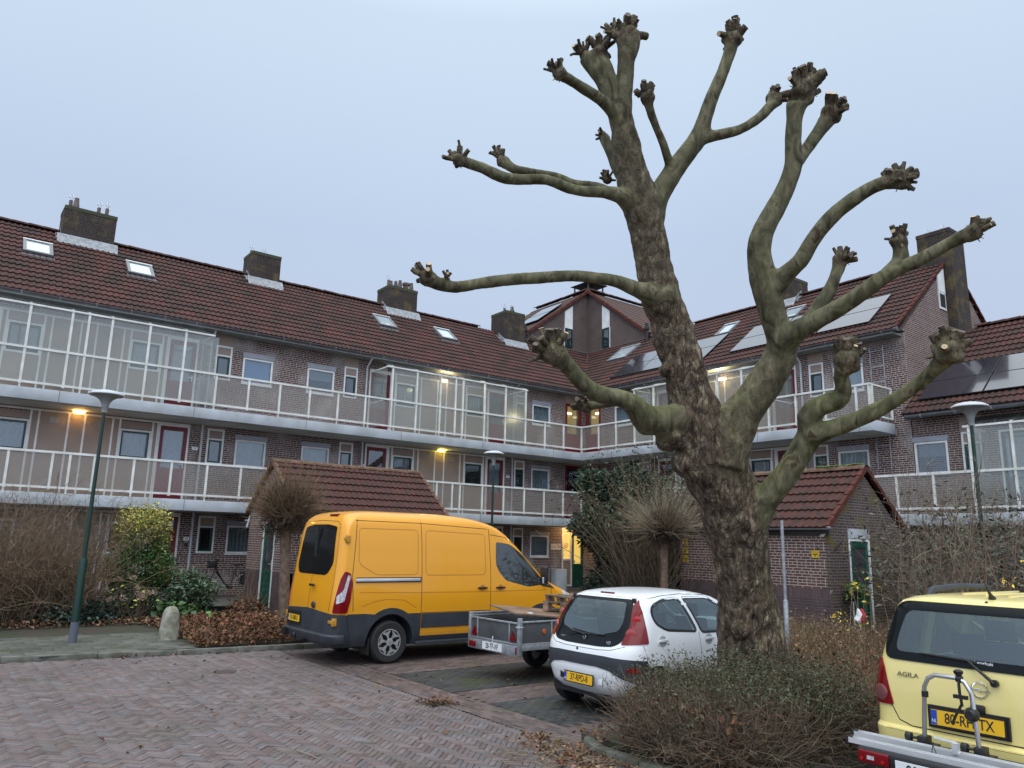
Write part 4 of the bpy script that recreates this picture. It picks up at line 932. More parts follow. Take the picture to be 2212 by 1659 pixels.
seams('pressed_line', [loop([(.46, 2.20), (1.60, 2.20), (1.60, 1.44), (.80, 1.44), (.47, 1.62)]), loop([(1.76, 2.20), (3.04, 2.16), (3.04, 1.43), (1.76, 1.43)]), [(.5, 1.16), (1.6, 1.14), (3.1, 1.13), (4.5, 1.14)], [(.55, .93), (.75, 1.0), (1.0, 1.04), (1.35, 1.02), (1.6, .88)]], vs_, van, .014, M('pressed metal shade', (.50, .18, .004), .4, coat=.4), off=.001)  # flat strips; the shade of the folds is put into a darker orange
arcp = lambda X, r, z0=.36, a0=0, a1=180, n=18: [(X+r*math.cos(R(a0+(a1-a0)*i/n)), z0+r*math.sin(R(a0+(a1-a0)*i/n))) for i in range(n+1)]
clp = [(.02+.35, .42), (.30, .82)]+[(.62, .82)]+[(X, z) for X, z in arcp(1.11, .54, a0=125, a1=5)]+[(1.67, .42), (1.60, .30)]+[(X, z) for X, z in arcp(1.11, .44, a0=-8, a1=188)]+[(.62, .30), (.40, .32)]
conform('lower_cladding', clp, vs_, CLAD, van, off=.012, thick=.02, step=.08)
conform('lower_cladding', [(1.70, .55), (1.70, .79), (3.15, .79), (3.15, .55)], vs_, CLAD, van, off=.010, thick=.02)
conform('lower_cladding', [(3.17, .55), (3.17, .79), (3.85, .79)]+[(X, z) for X, z in arcp(4.41, .53, a0=128, a1=52)]+[(4.8, .80), (4.8, .80)][:1]+[(X, z) for X, z in arcp(4.41, .44, a0=65, a1=158)], vs_, CLAD, van, off=.010, thick=.02)
sk = MB(); sk.box(15.74-1.6, 15.74-3.95, 11.20, 11.29, .28, .335); sk.box(15.74-1.6, 15.74-3.95, 9.27, 9.36, .28, .335); sk.build('side_sill', CLAD, van, bevel=.01)
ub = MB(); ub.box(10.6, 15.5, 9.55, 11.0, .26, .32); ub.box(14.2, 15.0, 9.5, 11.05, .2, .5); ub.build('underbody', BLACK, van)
rl = MB(); rl.box(15.74-.42, 15.74-1.64, 11.275, 11.30, 1.335, 1.385); rl.build('door_rail', ALU, van, bevel=.006)
MB().box(15.74-.43, 15.74-1.66, 11.262, 11.285, 1.318, 1.40).build('rail_recess', BLACK, van)
# rear
q1 = VB.sY(.80, .6)
rearlow = [(-1.12, .44), (-1.12, .84), (1.12, .84), (1.12, .44)]
conform('rear_lower_panel', [(-1.15, .44), (-1.15, .81), (0, .87), (1.15, .81), (1.15, .44)], va, CLAD, van, off=.010, thick=.02, step=.07)
bp = MB(); prof = []
pts = [VB.arc(q, .45, .06) for q in np.linspace(-1.10, 1.10, 31)]
vsb = []; 
for p in pts:
    c0 = Vector((15.74-.6, 10.28, p.z)); d = (p-c0); 
    for dz, sc in ((-.09, .97), (-.07, 1.0), (.03, 1.03), (.055, 1.0), (.055, .86), (-.09, .86)): vsb.append((c0.x+d.x*sc, c0.y+d.y*(1+(sc-1)*.3), p.z+dz))
fsb = [(i*6+k, i*6+(k+1) % 6, (i+1)*6+(k+1) % 6, (i+1)*6+k) for i in range(30) for k in range(6)]+[(0, 1, 2, 3, 4, 5), tuple(180+k for k in range(5, -1, -1))]
bp.add(vsb, fsb).build('rear_bumper', CLAD, van, smooth=True, angle=35)
rg = lambda pts: [(a, b) for a, b in pts]
conform('rear_window', rounded([(-.70, 1.52), (-.64, 1.44), (-.56, 1.42), (.50, 1.42), (.60, 1.47), (.72, 1.62), (.64, 2.22), (.3, 2.26), (-.3, 2.26), (-.64, 2.22), (-.72, 1.62)], .05), va, PRIV, van, off=.006, thick=.01)
MB().box(15.55, 15.625, 10.24, 10.32, 1.44, 2.2).build('window_divider', M('divider', (.02, .022, .022), .4), van)
seams('panel_gap', [[(0, .86), (0, 1.40)], [(-.80, .86), (-.84, 1.3), (-.80, 1.9), (-.74, 2.24), (-.6, 2.31), (0, 2.33), (.6, 2.31), (.74, 2.24), (.80, 1.9), (.84, 1.3), (.80, .86)]], va, van, .009)
for sg in (-1, 1):
    s0 = VB.sY(.86, 1.1)*1.0
    pl = [(.92, .84), (1.16, .84), (1.20, 1.05), (1.19, 1.30), (1.12, 1.47), (1.02, 1.50), (.98, 1.38), (.95, 1.1)]
    pl = [(sg*a, b) for a, b in pl]; tl = conform('tail_light', rounded(pl, .03), va, LRED, van, off=.02, thick=.04)
    conform('clear_lens', rounded([(sg*a, b) for a, b in [(.975, .98), (1.09, 1.03), (1.13, 1.42), (1.08, 1.45), (1.05, 1.20), (.965, 1.10)]], .02), va, LWHT, tl, off=.024, thick=.006)
    MB().obox(va(sg*1.02, 1.22)+Vector((.022, 0, 0)), (.004, 0, 0), (0, .035, 0), (0, 0, .04)).build('lens', LRED2, tl)
    hb = MB()
    for z in (2.02, .70): p = va(sg*.96, z, .02); hb.obox(p, (.035, 0, 0), (0, .03, 0), (0, 0, .06)); hb.obox(p+Vector((.03, -sg*.07, 0)), (.015, 0, 0), (0, .07, 0), (0, 0, .025))
    hb.build('door_hinge', M('yellow hinge', (.60, .30, .03), .4, var=.4, vscale=30.), van, bevel=.006)
rh = MB(); rh.box(15.70, 15.735, 10.34, 10.52, 1.225, 1.265); rh.build('rear_handle', BLACK, van, bevel=.01)
od = MB(); od.lathe([(.055, 15.71), (.055, 15.725), (.04, 15.735)], (0, 10.54, .93), 20, 'x'); o_ = od.build('badge', M('dark blue badge', (.02, .03, .06), .3), van)
plate(van, (15.722, 9.77, .66), (0, 1, 0), (0, 0, 1), .50, .11, 'VX-588-X')
MB().box(15.66, 15.715, 9.46, 10.06, .56, .78).build('plate_recess', BLACK, van)
bl = MB(); bl.box(15.38, 15.47, 10.42, 10.72, 2.40, 2.44); bl.build('brake_light', LRED, van, bevel=.008)
hk = MB(); hk.tube([(15.6, 10.28, .34), (15.86, 10.28, .34), (15.90, 10.28, .42)], .022, 8); hk.lathe([(.03, .41), (.035, .44), (.02, .47)], (15.90, 10.28, 0), 10); hk.box(15.75, 15.82, 9.5, 9.62, .36, .48); hk.build('tow_bar', BLACK, van, smooth=True)
for sg, sx in ((1, 1), (-1, -1)):
    m_ = MB(); p = VB.side(4.42, 1.42, sg); m_.obox(p+Vector((0, sg*.12, 0)), (.04, 0, 0), (0, .09, 0), (0, 0, .16)); m_.obox(p+Vector((0, sg*.03, -.06)), (.03, 0, 0), (0, .04, 0), (0, 0, .03))
    mr_ = m_.build('mirror', BLACK, van, bevel=.03, seg=3); MB().obox(p+Vector((.035, sg*.14, -.10)), (.008, 0, 0), (0, .03, 0), (0, 0, .06)).build('indicator', LWHT, mr_, bevel=.01)
conform('mirror_triangle', [(4.38, 1.22), (4.40, 1.40), (4.72, 1.16)], vs_, BLACK, van, off=.006)
for X in (2.97, 3.38):
    h_ = MB(); p = VB.side(X, 1.20, 1, .02); h_.obox(p, (.10, 0, 0), (0, .014, 0), (0, 0, .016)); h_.build('door_handle', BLACK, van, bevel=.008)
    MB().lathe([(.06, 11.279), (.055, 11.284)], (p.x, 0, 1.20), 16, 'y').build('handle_recess', bpy.data.materials['pressed metal shade'], van)  # flat disc with the shade of the recess put into its colour
conform('headlight', rounded([(4.95, .98), (5.25, .90), (5.32, 1.0), (5.02, 1.14), (4.90, 1.16)], .03), vs_, LWHT, van, off=.006)
it = MB(); seat(it, 12.5, 10.75, .85, .7); seat(it, 12.5, 9.8, .85, .7); seat(it, 12.5, 10.2, .85, .7); it.box(11.2, 11.65, 9.45, 11.1, .8, 1.18); it.box(12.60, 12.63, 9.35, 11.2, .76, 2.15)
steering(it, 11.8, 9.85, 1.25, .19); it.build('cab_interior', SEATM, van, bevel=.02)
cl = MB(); cl.box(11.4, 11.6, 10.6, 10.9, 1.18, 1.22); cl.obox((11.5, 10.35, 1.25), (.08, .02, 0), (0, .1, 0), (0, 0, .05)); cl.build('papers', M('turquoise bag', (.05, .35, .35), .6), van)
for X in (1.11, 4.41):
    wheel(van, (15.74-X, 11.26, .345), .345, .22, 1, SILVER, 'cap'); wheel(van, (15.74-X, 9.30, .345), .345, .22, -1, SILVER, 'cap')
mf = MB(); mf.box(15.0, 15.03, 11.02, 11.25, .16, .42); mf.build('mud_flap', BLACK, van)
# ------------------------------------------------------------------ the white hatchback
HB = Body([
 (.24, .16, 3.25, .70, .3, .36, .4, .4, .06, .1), (.34, .05, 3.38, .76, .32, .38, .4, .4, .07, .1), (.50, .0, 3.43, .80, .34, .40, .42, .42, .08, .1), (.66, .0, 3.40, .815, .34, .40, .42, .42, .08, .12), (.78, .03, 3.30, .82, .32, .38, .42, .42, .08, .14),
 (.88, .10, 3.10, .815, .28, .34, .42, .42, .06, .16), (.96, .15, 2.85, .805, .26, .32, .4, .4, .05, .18), (1.06, .20, 2.60, .785, .25, .30, .36, .36, .05, .2), (1.20, .28, 2.34, .745, .24, .28, .32, .32, .05, .2),
 (1.31, .35, 2.14, .70, .24, .27, .32, .32, .05, .2), (1.375, .41, 2.0, .655, .25, .28, .34, .32, .06, .2), (1.41, .50, 1.86, .60, .28, .30, .36, .32, .06, .2), (1.44, .66, 1.68, .50, .3, .3, .36, .3, .06, .2), (1.458, .88, 1.48, .33, .3, .2, .3, .2, .06, .1), (1.466, 1.1, 1.3, .03, .02, .01, .02, .01, 0, 0)], 14.50, 15.80)
hat = thing('hatchback_car', 'small white hatchback with a black glass tailgate parked left of the tree trunk', 'car', (12.8, 15.8, 0))
hb = link('body', HB.mesh(dense(HB.z[:-1], .04)+[HB.z[-1]]), CARW, hat); cut = []
def arches(yc, x0, Xs, r, zc, yin, yout):
    out = []
    for X in Xs:
        for sy in (-1, 1):
            c = MB(); y0, y1 = sorted((yc+sy*yin, yc+sy*yout)); c.prism([(x0-X+r*math.cos(a), zc+r*math.sin(a)) for a in [2*math.pi*k/28 for k in range(28)]], 'y', y0, y1); out.append(tmp(c))
    return out
cut += arches(15.8, 14.5, (.53, 2.87), .325, .30, .52, 1.0)
cut.append(link('cav', HB.mesh(dense([.50, .7, .9, 1.1, 1.25, 1.36, 1.40], .08), inset=.05, xlim=(.18, 2.7)), BLACK))
hq = rounded([(.50, 1.20), (.56, 1.30), (.78, 1.355), (1.06, 1.375), (1.26, .985), (.72, 1.02), (.55, 1.09)], .06)
hf = rounded([(1.16, 1.375), (1.62, 1.37), (1.95, 1.22), (2.22, 1.02), (2.2, .97), (1.36, .97)], .05)
for pl in (hq, hf): c = MB(); c.prism([(14.5-X, z) for X, z in pl], 'y', 14.5, 17.1); cut.append(tmp(c))
hr = rounded([(-.60, .93), (.60, .93), (.62, 1.05), (.565, 1.30), (.50, 1.365), (-.50, 1.365), (-.565, 1.30), (-.62, 1.05)], .05)
c = MB(); c.prism([(15.8+a, b) for a, b in hr], 'x', 13.75, 14.7); cut.append(tmp(c))
c = MB(); c.prism([(15.8+a, b) for a, b in rounded([(-.66, .99), (.66, .99), (.54, 1.34), (-.54, 1.34)], .06)], 'x', 11.7, 13.0); cut.append(tmp(c))
boolean(hb, cut)
hs = lambda X, z, off=0.: HB.side(X, z, 1, off); hs2 = lambda X, z, off=0.: HB.side(X, z, -1, off); ha = lambda q, z, off=0.: HB.arc(q, z, off)
def rearf(B): return lambda Y, z, off=0.: B.arc(math.copysign(B.sY(abs(Y), z), Y) if Y else 0, z, off)
hrf = rearf(HB)
for fn in (hs, hs2):
    conform('quarter_window', hq, fn, AUTOG, hat, off=-.004, thick=.003); conform('side_window', hf, fn, AUTOG, hat, off=-.004, thick=.003)
seams('window_seal', [loop([(.50, 1.20), (.56, 1.30), (.78, 1.36), (1.07, 1.38), (1.27, .98), (.72, 1.015), (.55, 1.09)], .06), loop([(1.16, 1.38), (1.62, 1.375), (1.95, 1.22), (2.22, 1.02), (2.2, .965), (1.36, .965)], .05)], hs, hat, .03, BLACK, .002)
# black glass tailgate: rim of opaque glass round the see-through part
tg = conform('tailgate_glass', rounded([(-.60, .88), (-.50, .825), (-.3, .81), (.3, .81), (.50, .825), (.60, .88), (.64, 1.05), (.60, 1.26), (.54, 1.385), (-.54, 1.385), (-.60, 1.26), (-.64, 1.05)], .05), hrf, PRIV, hat, off=.004, thick=.006)
c = MB(); c.prism([(15.8+a, b) for a, b in rounded([(-.50, 1.0), (-.2, .93), (.2, .93), (.50, 1.0), (.53, 1.10), (.46, 1.33), (-.46, 1.33), (-.53, 1.10)], .05)], 'x', 13.7, 14.8); boolean(tg, [tmp(c)])
conform('rear_window', rounded([(-.50, 1.0), (-.2, .93), (.2, .93), (.50, 1.0), (.53, 1.10), (.46, 1.33), (-.46, 1.33), (-.53, 1.10)], .05), hrf, AUTOG, hat, off=.002, thick=.003)
conform('windshield', rounded([(-.66, .99), (.66, .99), (.54, 1.34), (-.54, 1.34)], .06), lambda u, v, o: (lambda a: HB.W(float(a[-1, 0]-HB.par(v)['bf']*(u/HB.par(v)['w'])**2)+o, u, v))(HB.outline(v)), AUTOG, hat, off=-.003, thick=.003)
for sg in (-1, 1):
    sy = lambda Y, z: sg*HB.sY(Y, z)
    pl = [(sy(.60, .86), .86), (sg*HB.sX(.37, .88), .88), (sg*(HB.sX(.40, 1.05)-.02), 1.05), (sg*(HB.sX(.46, 1.25)-.02), 1.22), (sg*(HB.sX(.5, 1.36)-.04), 1.37), (sy(.56, 1.30), 1.30), (sy(.63, 1.08), 1.08)]
    tl = conform('tail_light', rounded(pl, .02), ha, LRED, hat, off=.014, thick=.03, step=.03)
    for z, r_, mt_ in ((1.13, .050, LRED2), (.975, .066, LRED2)):
        p = ha(sg*(HB.sY(.645, z)+.03), z, .008); n_ = (ha(sg*(HB.sY(.645, z)+.03), z, .1)-p).normalized(); b_ = MB(); vs = []
        q1_ = n_.orthogonal().normalized(); q2_ = n_.cross(q1_)
        b_.tube([p-n_*.02, p+n_*.002, p+n_*.007, p+n_*.009], [r_, r_, r_*.8, r_*.4], 20); b_.build('lens', mt_ if z > 1 else M('frosted red lens', (.36, .05, .045), .15, coat=.3) if 'fr' not in CACHE else CACHE['fr'], tl, smooth=True)
bp_ = [(-1.02, .60), (-.98, .69), (-.4, .715), (.4, .715), (.98, .69), (1.02, .60), (.96, .45), (.82, .425), (.66, .48), (.5, .56), (.3, .585), (-.3, .585), (-.5, .56), (-.66, .48), (-.82, .425), (-.96, .45)]
conform('bumper_insert', rounded(bp_, .03), ha, CLAD, hat, off=.010, thick=.02)
for sg in (-1, 1):
    conform('reflector', rounded([(sg*.72, .55), (sg*.88, .55), (sg*.88, .61), (sg*.72, .61)], .012), ha, LRED, hat, off=.014, thick=.006)
    b_ = MB(); p = ha(sg*.34, .42, .004); b_.obox(p, (.004, 0, 0), (0, .035, 0), (0, 0, .045)); b_.build('tow_hole' if sg < 0 else 'fog_light', BLACK if sg < 0 else CARW, hat, bevel=.01)
seams('panel_gap', [[(-.66, .84), (-.5, .79), (-.3, .775), (.3, .775), (.5, .79), (.66, .84)], ], ha, hat, .006)
seams('panel_gap', [[(.30, .86), (.38, .6), (.42, .42)], [(1.30, .97), (1.33, .7), (1.26, .35)], [(2.42, .95), (2.45, .4)], [(.46, 1.365), (.8, 1.405), (1.2, 1.42), (1.7, 1.40)]], hs, hat, .006)
plate(hat, (14.507, 15.80, .415), (0, 1, 0), (-.05, 0, 1), .50, .105, '37-RPD-8')
for X, z in ((.62, .90), (1.48, .89)):
    p = HB.side(X, z, 1, .006); h_ = MB(); h_.obox(p+Vector((0, .012, .0)), (.075, 0, 0), (0, .012, 0), (0, .004, .018)); h_.build('door_handle', CARW, hat, bevel=.008)
    MB().lathe([(.07, p.y-.004), (.06, p.y+.001)], (p.x, 0, z-.01), 16, 'y').build('handle_recess', M('recess grey', (.35, .36, .38), .5), hat)
b_ = MB(); b_.obox(hrf(0, 1.412, .01), (.01, 0, 0), (0, .12, 0), (0, 0, .013)); b_.build('brake_light', LRED, hat, bevel=.004)
wp = MB(); wp.tube([hrf(0, .90, .03), hrf(.0, .93, .05)], .022, 10); wp.tube([hrf(.0, .93, .04), hrf(-.20, .945, .04), hrf(-.30, .90, .03)], [.012, .008, .004], 6); wp.tube([hrf(-.26, .97, .02), hrf(.05, .945, .025), hrf(.32, .94, .02)], .008, 6); wp.build('rear_wiper', BLACK, hat, smooth=True)
for sg in (-1, 1): b_ = MB(); b_.obox(hrf(sg*.53, 1.345, .015), (.012, 0, 0), (0, .028, 0), (.0, 0, .035)); b_.build('hinge_cover', BLACK, hat, bevel=.012)
bd = MB()   # rearing emblem
E0 = hrf(.0, .885, .012)
def em(pts, r_): bd.tube([E0+Vector((0, a*1.15, b*1.15)) for a, b in pts], r_, 6)
em([(-.008, -.03), (.0, -.005), (.002, .018), (.008, .036)], [.009, .008, .008, .007]); em([(.002, .015), (-.018, .028), (-.026, .022)], .004); em([(.0, .005), (-.020, .008), (-.03, -.002)], .004); em([(-.004, -.02), (-.018, -.03), (-.016, -.044)], .005); em([(-.004, -.02), (.012, -.032), (.006, -.046)], .005); em([(.004, -.012), (.024, -.01), (.026, .012), (.018, .022)], .003)
bd.build('emblem', CHROME, hat, smooth=True)
link('lettering', text_mesh('107', .055, hrf(.42, .86, .008), (0, 1, 0), (-.2, 0, 1), .001), CHROME, hat)
MB().obox(hrf(-.40, .87, .008), (.001, 0, 0), (0, .045, 0), (0, 0, .008)).build('badge', CHROME, hat)
b_ = MB(); p = ha(-.05, .755, .003); b_.lathe([(.016, p.x-.004), (.016, p.x+.002)], (0, p.y, p.z), 14, 'x'); b_.build('lock', BLACK, hat)
it = MB(); seat(it, 13.55, 16.15, .52, .55, .22); seat(it, 13.55, 15.45, .52, .55, .22); seat(it, 12.75, 16.15, .5, .6, .23); seat(it, 12.75, 15.45, .5, .6, .23); it.box(12.05, 12.4, 15.1, 16.5, .5, .90); steering(it, 12.45, 15.45, .93, .17); it.box(11.9, 14.3, 15.1, 16.5, .42, .5)
it.build('interior', SEATM, hat, bevel=.02)
for X in (.53, 2.87):
    wheel(hat, (14.5-X, 16.58, .285), .285, .17, 1, SILVER, 'cap'); wheel(hat, (14.5-X, 15.02, .285), .285, .17, -1, SILVER, 'cap')
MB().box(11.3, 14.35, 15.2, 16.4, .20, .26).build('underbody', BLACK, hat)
# ------------------------------------------------------------------ the pale yellow car
YB = Body([
 (.30, .10, 3.35, .72, .10, .14, .3, .3, .03, .06), (.42, .03, 3.45, .78, .10, .14, .3, .3, .04, .06), (.58, .0, 3.50, .80, .11, .15, .3, .3, .04, .06), (.655, .0, 3.49, .805, .11, .15, .3, .3, .04, .06), (.68, .05, 3.48, .81, .11, .15, .3, .3, .04, .06), (.95, .07, 3.30, .81, .11, .15, .3, .3, .04, .08),
 (1.08, .085, 2.95, .80, .11, .15, .3, .3, .04, .1), (1.16, .10, 2.75, .785, .12, .15, .28, .28, .04, .1), (1.30, .14, 2.55, .755, .12, .15, .26, .26, .04, .1), (1.48, .19, 2.3, .71, .12, .15, .26, .26, .04, .1), (1.58, .225, 2.15, .68, .13, .15, .26, .24, .04, .1), (1.62, .26, 2.05, .655, .14, .17, .28, .24, .04, .1),
 (1.65, .33, 1.95, .60, .18, .2, .3, .24, .04, .1), (1.672, .48, 1.8, .48, .2, .2, .3, .2, .04, .1), (1.682, .8, 1.5, .03, .02, .01, .02, .01, 0, 0)], 14.92, 20.52)
ycar = thing('yellow_car', 'pale yellow boxy car with a folded bicycle rack on its back, at the right edge', 'car', (13.2, 20.52, 0))
yb = link('body', YB.mesh(dense(YB.z[:-1], .04)+[YB.z[-1]]), CARY, ycar); cut = arches(20.52, 14.92, (.55, 2.9), .33, .31, .5, 1.0)
cut.append(link('cav', YB.mesh(dense([.6, .9, 1.1, 1.3, 1.5, 1.58, 1.61], .08), inset=.05, xlim=(.14, 2.8)), BLACK))
yr = rounded([(-.69, 1.19), (.69, 1.19), (.70, 1.28), (.62, 1.56), (.56, 1.60), (-.56, 1.60), (-.62, 1.56), (-.70, 1.28)], .05)
c = MB(); c.prism([(20.52+a, b) for a, b in yr], 'x', 14.4, 15.1); cut.append(tmp(c))
ys1 = rounded([(.32, 1.54), (.95, 1.56), (.95, 1.10), (.24, 1.10)], .06); ys2 = rounded([(1.02, 1.56), (1.65, 1.56), (1.65, 1.09), (1.02, 1.09)], .05); ys3 = rounded([(1.73, 1.56), (2.0, 1.54), (2.42, 1.18), (2.42, 1.09), (1.73, 1.09)], .05)
for pl in (ys1, ys2, ys3): c = MB(); c.prism([(14.92-X, z) for X, z in pl], 'y', 19.4, 21.6); cut.append(tmp(c))
c = MB(); c.prism([(20.52+a, b) for a, b in rounded([(-.66, 1.12), (.66, 1.12), (.58, 1.54), (-.58, 1.54)], .06)], 'x', 11.8, 13.3); cut.append(tmp(c))
boolean(yb, cut)
ya = lambda q, z, off=0.: YB.arc(q, z, off); yrf = rearf(YB)
for sy in (1, -1):
    for pl in (ys1, ys2, ys3): conform('side_window', pl, lambda X, z, o, sy=sy: YB.side(X, z, sy, o), AUTOG, ycar, off=-.004, thick=.003)
conform('windshield', rounded([(-.66, 1.12), (.66, 1.12), (.58, 1.54), (-.58, 1.54)], .06), lambda u, v, o: (lambda a: YB.W(float(a[-1, 0]-YB.par(v)['bf']*(u/YB.par(v)['w'])**2)+o, u, v))(YB.outline(v)), AUTOG, ycar, off=-.003, thick=.003)
rimo = conform('window_border', rounded([(-.705, 1.165), (.705, 1.165), (.725, 1.30), (.645, 1.58), (.58, 1.62), (-.58, 1.62), (-.645, 1.58), (-.725, 1.30)], .07), yrf, PRIV, ycar, off=.009, thick=.012)
inn = rounded([(-.62, 1.23), (.62, 1.23), (.62, 1.32), (.55, 1.55), (-.55, 1.55), (-.62, 1.32)], .06)
c = MB(); c.prism([(20.52+a, b) for a, b in inn], 'x', 14.3, 15.2); boolean(rimo, [tmp(c)])
conform('rear_window', inn, yrf, AUTOG, ycar, off=.006, thick=.003)
for sg in (-1, 1):
    s_ = lambda Y, z: sg*YB.sY(Y, z)
    pl = [(s_(.64, .82), .82), (sg*YB.sX(.28, .82), .82), (sg*YB.sX(.26, 1.0), 1.0), (sg*(YB.sX(.22, 1.12)), 1.13), (s_(.755, 1.17), 1.17), (s_(.715, 1.10), 1.10), (s_(.68, .96), .96)]
    tl = conform('tail_light', rounded(pl, .02), ya, LRED, ycar, off=.014, thick=.03, step=.03)
    p = ya(sg*(YB.sY(.74, .90)), .90, .012); n_ = (ya(sg*YB.sY(.74, .90), .90, .1)-p).normalized(); b_ = MB(); b_.tube([p-n_*.01, p+n_*.006, p+n_*.010], [.062, .062, .05], 22); b_.build('lens', M('grey lens', (.20, .07, .07), .15, coat=.3), tl, smooth=True)
seams('panel_gap', [[(-.66, .82), (-.60, .72), (-.50, .69), (.50, .69), (.60, .72), (.66, .82)], [(-.9, .655), (-.2, .655), (.9, .655)]], ya, ycar, .008)
plate(ycar, (14.897, 20.44, .795), (0, 1, 0), (-.06, 0, 1), .50, .105, '80-RH-TX')
MB().box(14.86, 14.884, 20.16, 20.72, .715, .875).build('plate_recess', BLACK, ycar)
link('lettering', text_mesh('AGILA', .048, yrf(-.52, 1.06, .006), (0, 1, 0), (-.1, 0, 1), .002, sx=1.25), M('dark chrome', (.16, .15, .12), .3, metal=.8), ycar)
link('lettering', text_mesh('1.2-16V', .048, yrf(.52, 1.02, .006), (0, 1, 0), (-.1, 0, 1), .002, sx=1.2), bpy.data.materials['dark chrome'], ycar)
B0 = yrf(.01, 1.03, .012); rb = MB(); rb.tube([B0+Vector((0, .055*math.cos(a), .055*math.sin(a))) for a in [2*math.pi*k/24 for k in range(25)]], .006, 6, cap=False); rb.tube([B0+Vector((0, -.06, .006)), B0+Vector((0, .01, .008)), B0+Vector((0, -.01, -.008)), B0+Vector((0, .075, -.004))], .0055, 6); rb.build('emblem', CHROME, ycar, smooth=True)
wp = MB(); wp.tube([yrf(.12, 1.09, .01), yrf(.12, 1.09, .045)], .026, 12); wp.tube([yrf(.12, 1.09, .04), yrf(.02, 1.17, .05), yrf(-.06, 1.225, .04)], [.013, .011, .008], 8); wp.tube([yrf(-.42, 1.235, .03), yrf(-.06, 1.225, .035), yrf(.0, 1.218, .03)], [.006, .010, .007], 6); wp.build('rear_wiper', BLACK, ycar, smooth=True)
b_ = MB(); p = yrf(.02, 1.595+.045, .0); b_.lathe([(.012, p.x-.01), (.010, p.x+.006)], (0, p.y, p.z-.0), 10, 'x'); b_.build('washer_jet', BLACK, ycar)
b_ = MB(); b_.tube([(14.50, 20.54, 1.665), (14.53, 20.54, 1.70), (14.62, 20.54, 1.80)], [.03, .012, .003], 8); b_.build('antenna', BLACK, ycar, smooth=True)
for y in (19.98, 21.06): b_ = MB(); b_.tube([(14.35, y, 1.63), (14.25, y, 1.70), (13.8, y, 1.72), (13.2, y, 1.71), (13.05, y, 1.64)], [.02, .028, .026, .026, .02], 8); b_.build('roof_rail', CLAD, ycar, smooth=True)
rr_ = MB()
for y in (20.25, 20.42, 20.59, 20.76): rr_.box(13.2, 14.3, y-.012, y+.012, 1.675, 1.688)
rr_.build('roof_rib', CARY, ycar, bevel=.004)
st = link('lettering', text_mesh('Motorhuis', .035, yrf(.03, 1.215, .009), (0, 1, 0), (-.2, 0, 1), .0006), SIGNW, ycar)
dark = MB(); dark.obox(yrf(.0, .90, .03), (.02, 0, 0), (0, .05, 0), (0, 0, .03)); dark.build('tailgate_handle', BLACK, ycar, bevel=.015)
it = MB(); seat(it, 14.1, 20.85, .62, .55, .22); seat(it, 14.1, 20.2, .62, .55, .22); seat(it, 13.35, 20.88, .62, .62, .23); seat(it, 13.35, 20.16, .62, .62, .23); it.box(12.55, 12.95, 19.9, 21.15, .6, 1.08); steering(it, 13.0, 20.16, 1.12, .18); it.box(12.4, 14.75, 19.85, 21.2, .52, .6)
it.build('interior', SEATM, ycar, bevel=.02)
for X in (.55, 2.9):
    wheel(ycar, (14.92-X, 21.29, .285), .285, .17, 1, SILVER, 'cap'); wheel(ycar, (14.92-X, 19.75, .285), .285, .17, -1, SILVER, 'cap')
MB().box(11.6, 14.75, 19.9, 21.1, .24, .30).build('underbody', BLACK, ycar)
# bicycle rack
rk = thing('bicycle_rack', 'folded silver bicycle rack with a white number plate behind the yellow car', 'bicycle rack', (15.4, 20.5, .6))
x0 = 15.20
hp = MB(); arch = [(x0, 20.27, .66), (x0, 20.30, 1.05), (x0, 20.33, 1.11), (x0, 20.38, 1.14), (x0, 20.52, 1.14), (x0, 20.58, 1.12), (x0, 20.62, 1.05), (x0, 20.64, .66)]
hp.tube(arch, .016, 12); hp.build('hoop', STEEL, rk, smooth=True)
kn = MB(); kn.tube([(x0, 20.30, .98), (x0, 20.302, 1.02)], .023, 12); kn.tube([(x0, 20.53, 1.14), (x0+.0, 20.565, 1.135)], .025, 12); kn.lathe([(.012, 1.15), (.03, 1.175), (.032, 1.19), (.015, 1.20)], (x0, 20.545, 0), 12)
kn.tube([(x0+.02, 20.55, 1.13), (x0+.03, 20.555, 1.05), (x0+.02, 20.56, .96)], .010, 6); kn.obox((x0+.02, 20.555, 1.02), (.015, 0, 0), (0, .045, 0), (0, .0, .012)); kn.tube([(x0+.03, 20.56, .97), (x0+.03, 20.52, .90), (x0+.03, 20.49, .84)], .009, 6); kn.lathe([(.045, x0-.02), (.05, x0+.01), (.03, x0+.045)], (0, 20.61, .91), 14, 'x')
kn.build('clamp_arm', BLACK, rk, smooth=True)
for xx, yl in ((15.32, 19.82), (15.54, 19.90)):
    ch = MB(); sec = [(-.035, .02), (-.035, -.015), (.035, -.015), (.035, .02), (.028, .02), (.028, -.008), (-.028, -.008), (-.028, .02)]
    ch.prism([(xx+a, .655+b) for a, b in sec], 'y', yl, 21.45); ch.build('wheel_channel', ALU, rk)
    MB().box(xx-.04, xx+.04, yl-.015, yl, .63, .68).build('end_cap', BLACK, rk)
fr_ = MB(); fr_.box(15.02, 15.60, 20.24, 20.30, .585, .635); fr_.box(15.02, 15.60, 20.62, 20.68, .585, .635); fr_.box(15.05, 15.10, 20.1, 20.9, .56, .63); fr_.box(15.36, 15.50, 20.1, 20.8, .59, .635)
for y in (20.27, 20.65): fr_.obox((x0, y, .675), (.05, 0, 0), (0, .03, 0), (0, 0, .035)); fr_.lathe([(.03, y-.10), (.03, y-.06)], (x0+.06, 0, .70), 10, 'y'); fr_.tube([(x0+.06, y-.08, .70), (x0+.03, y, .69)], .01, 6)
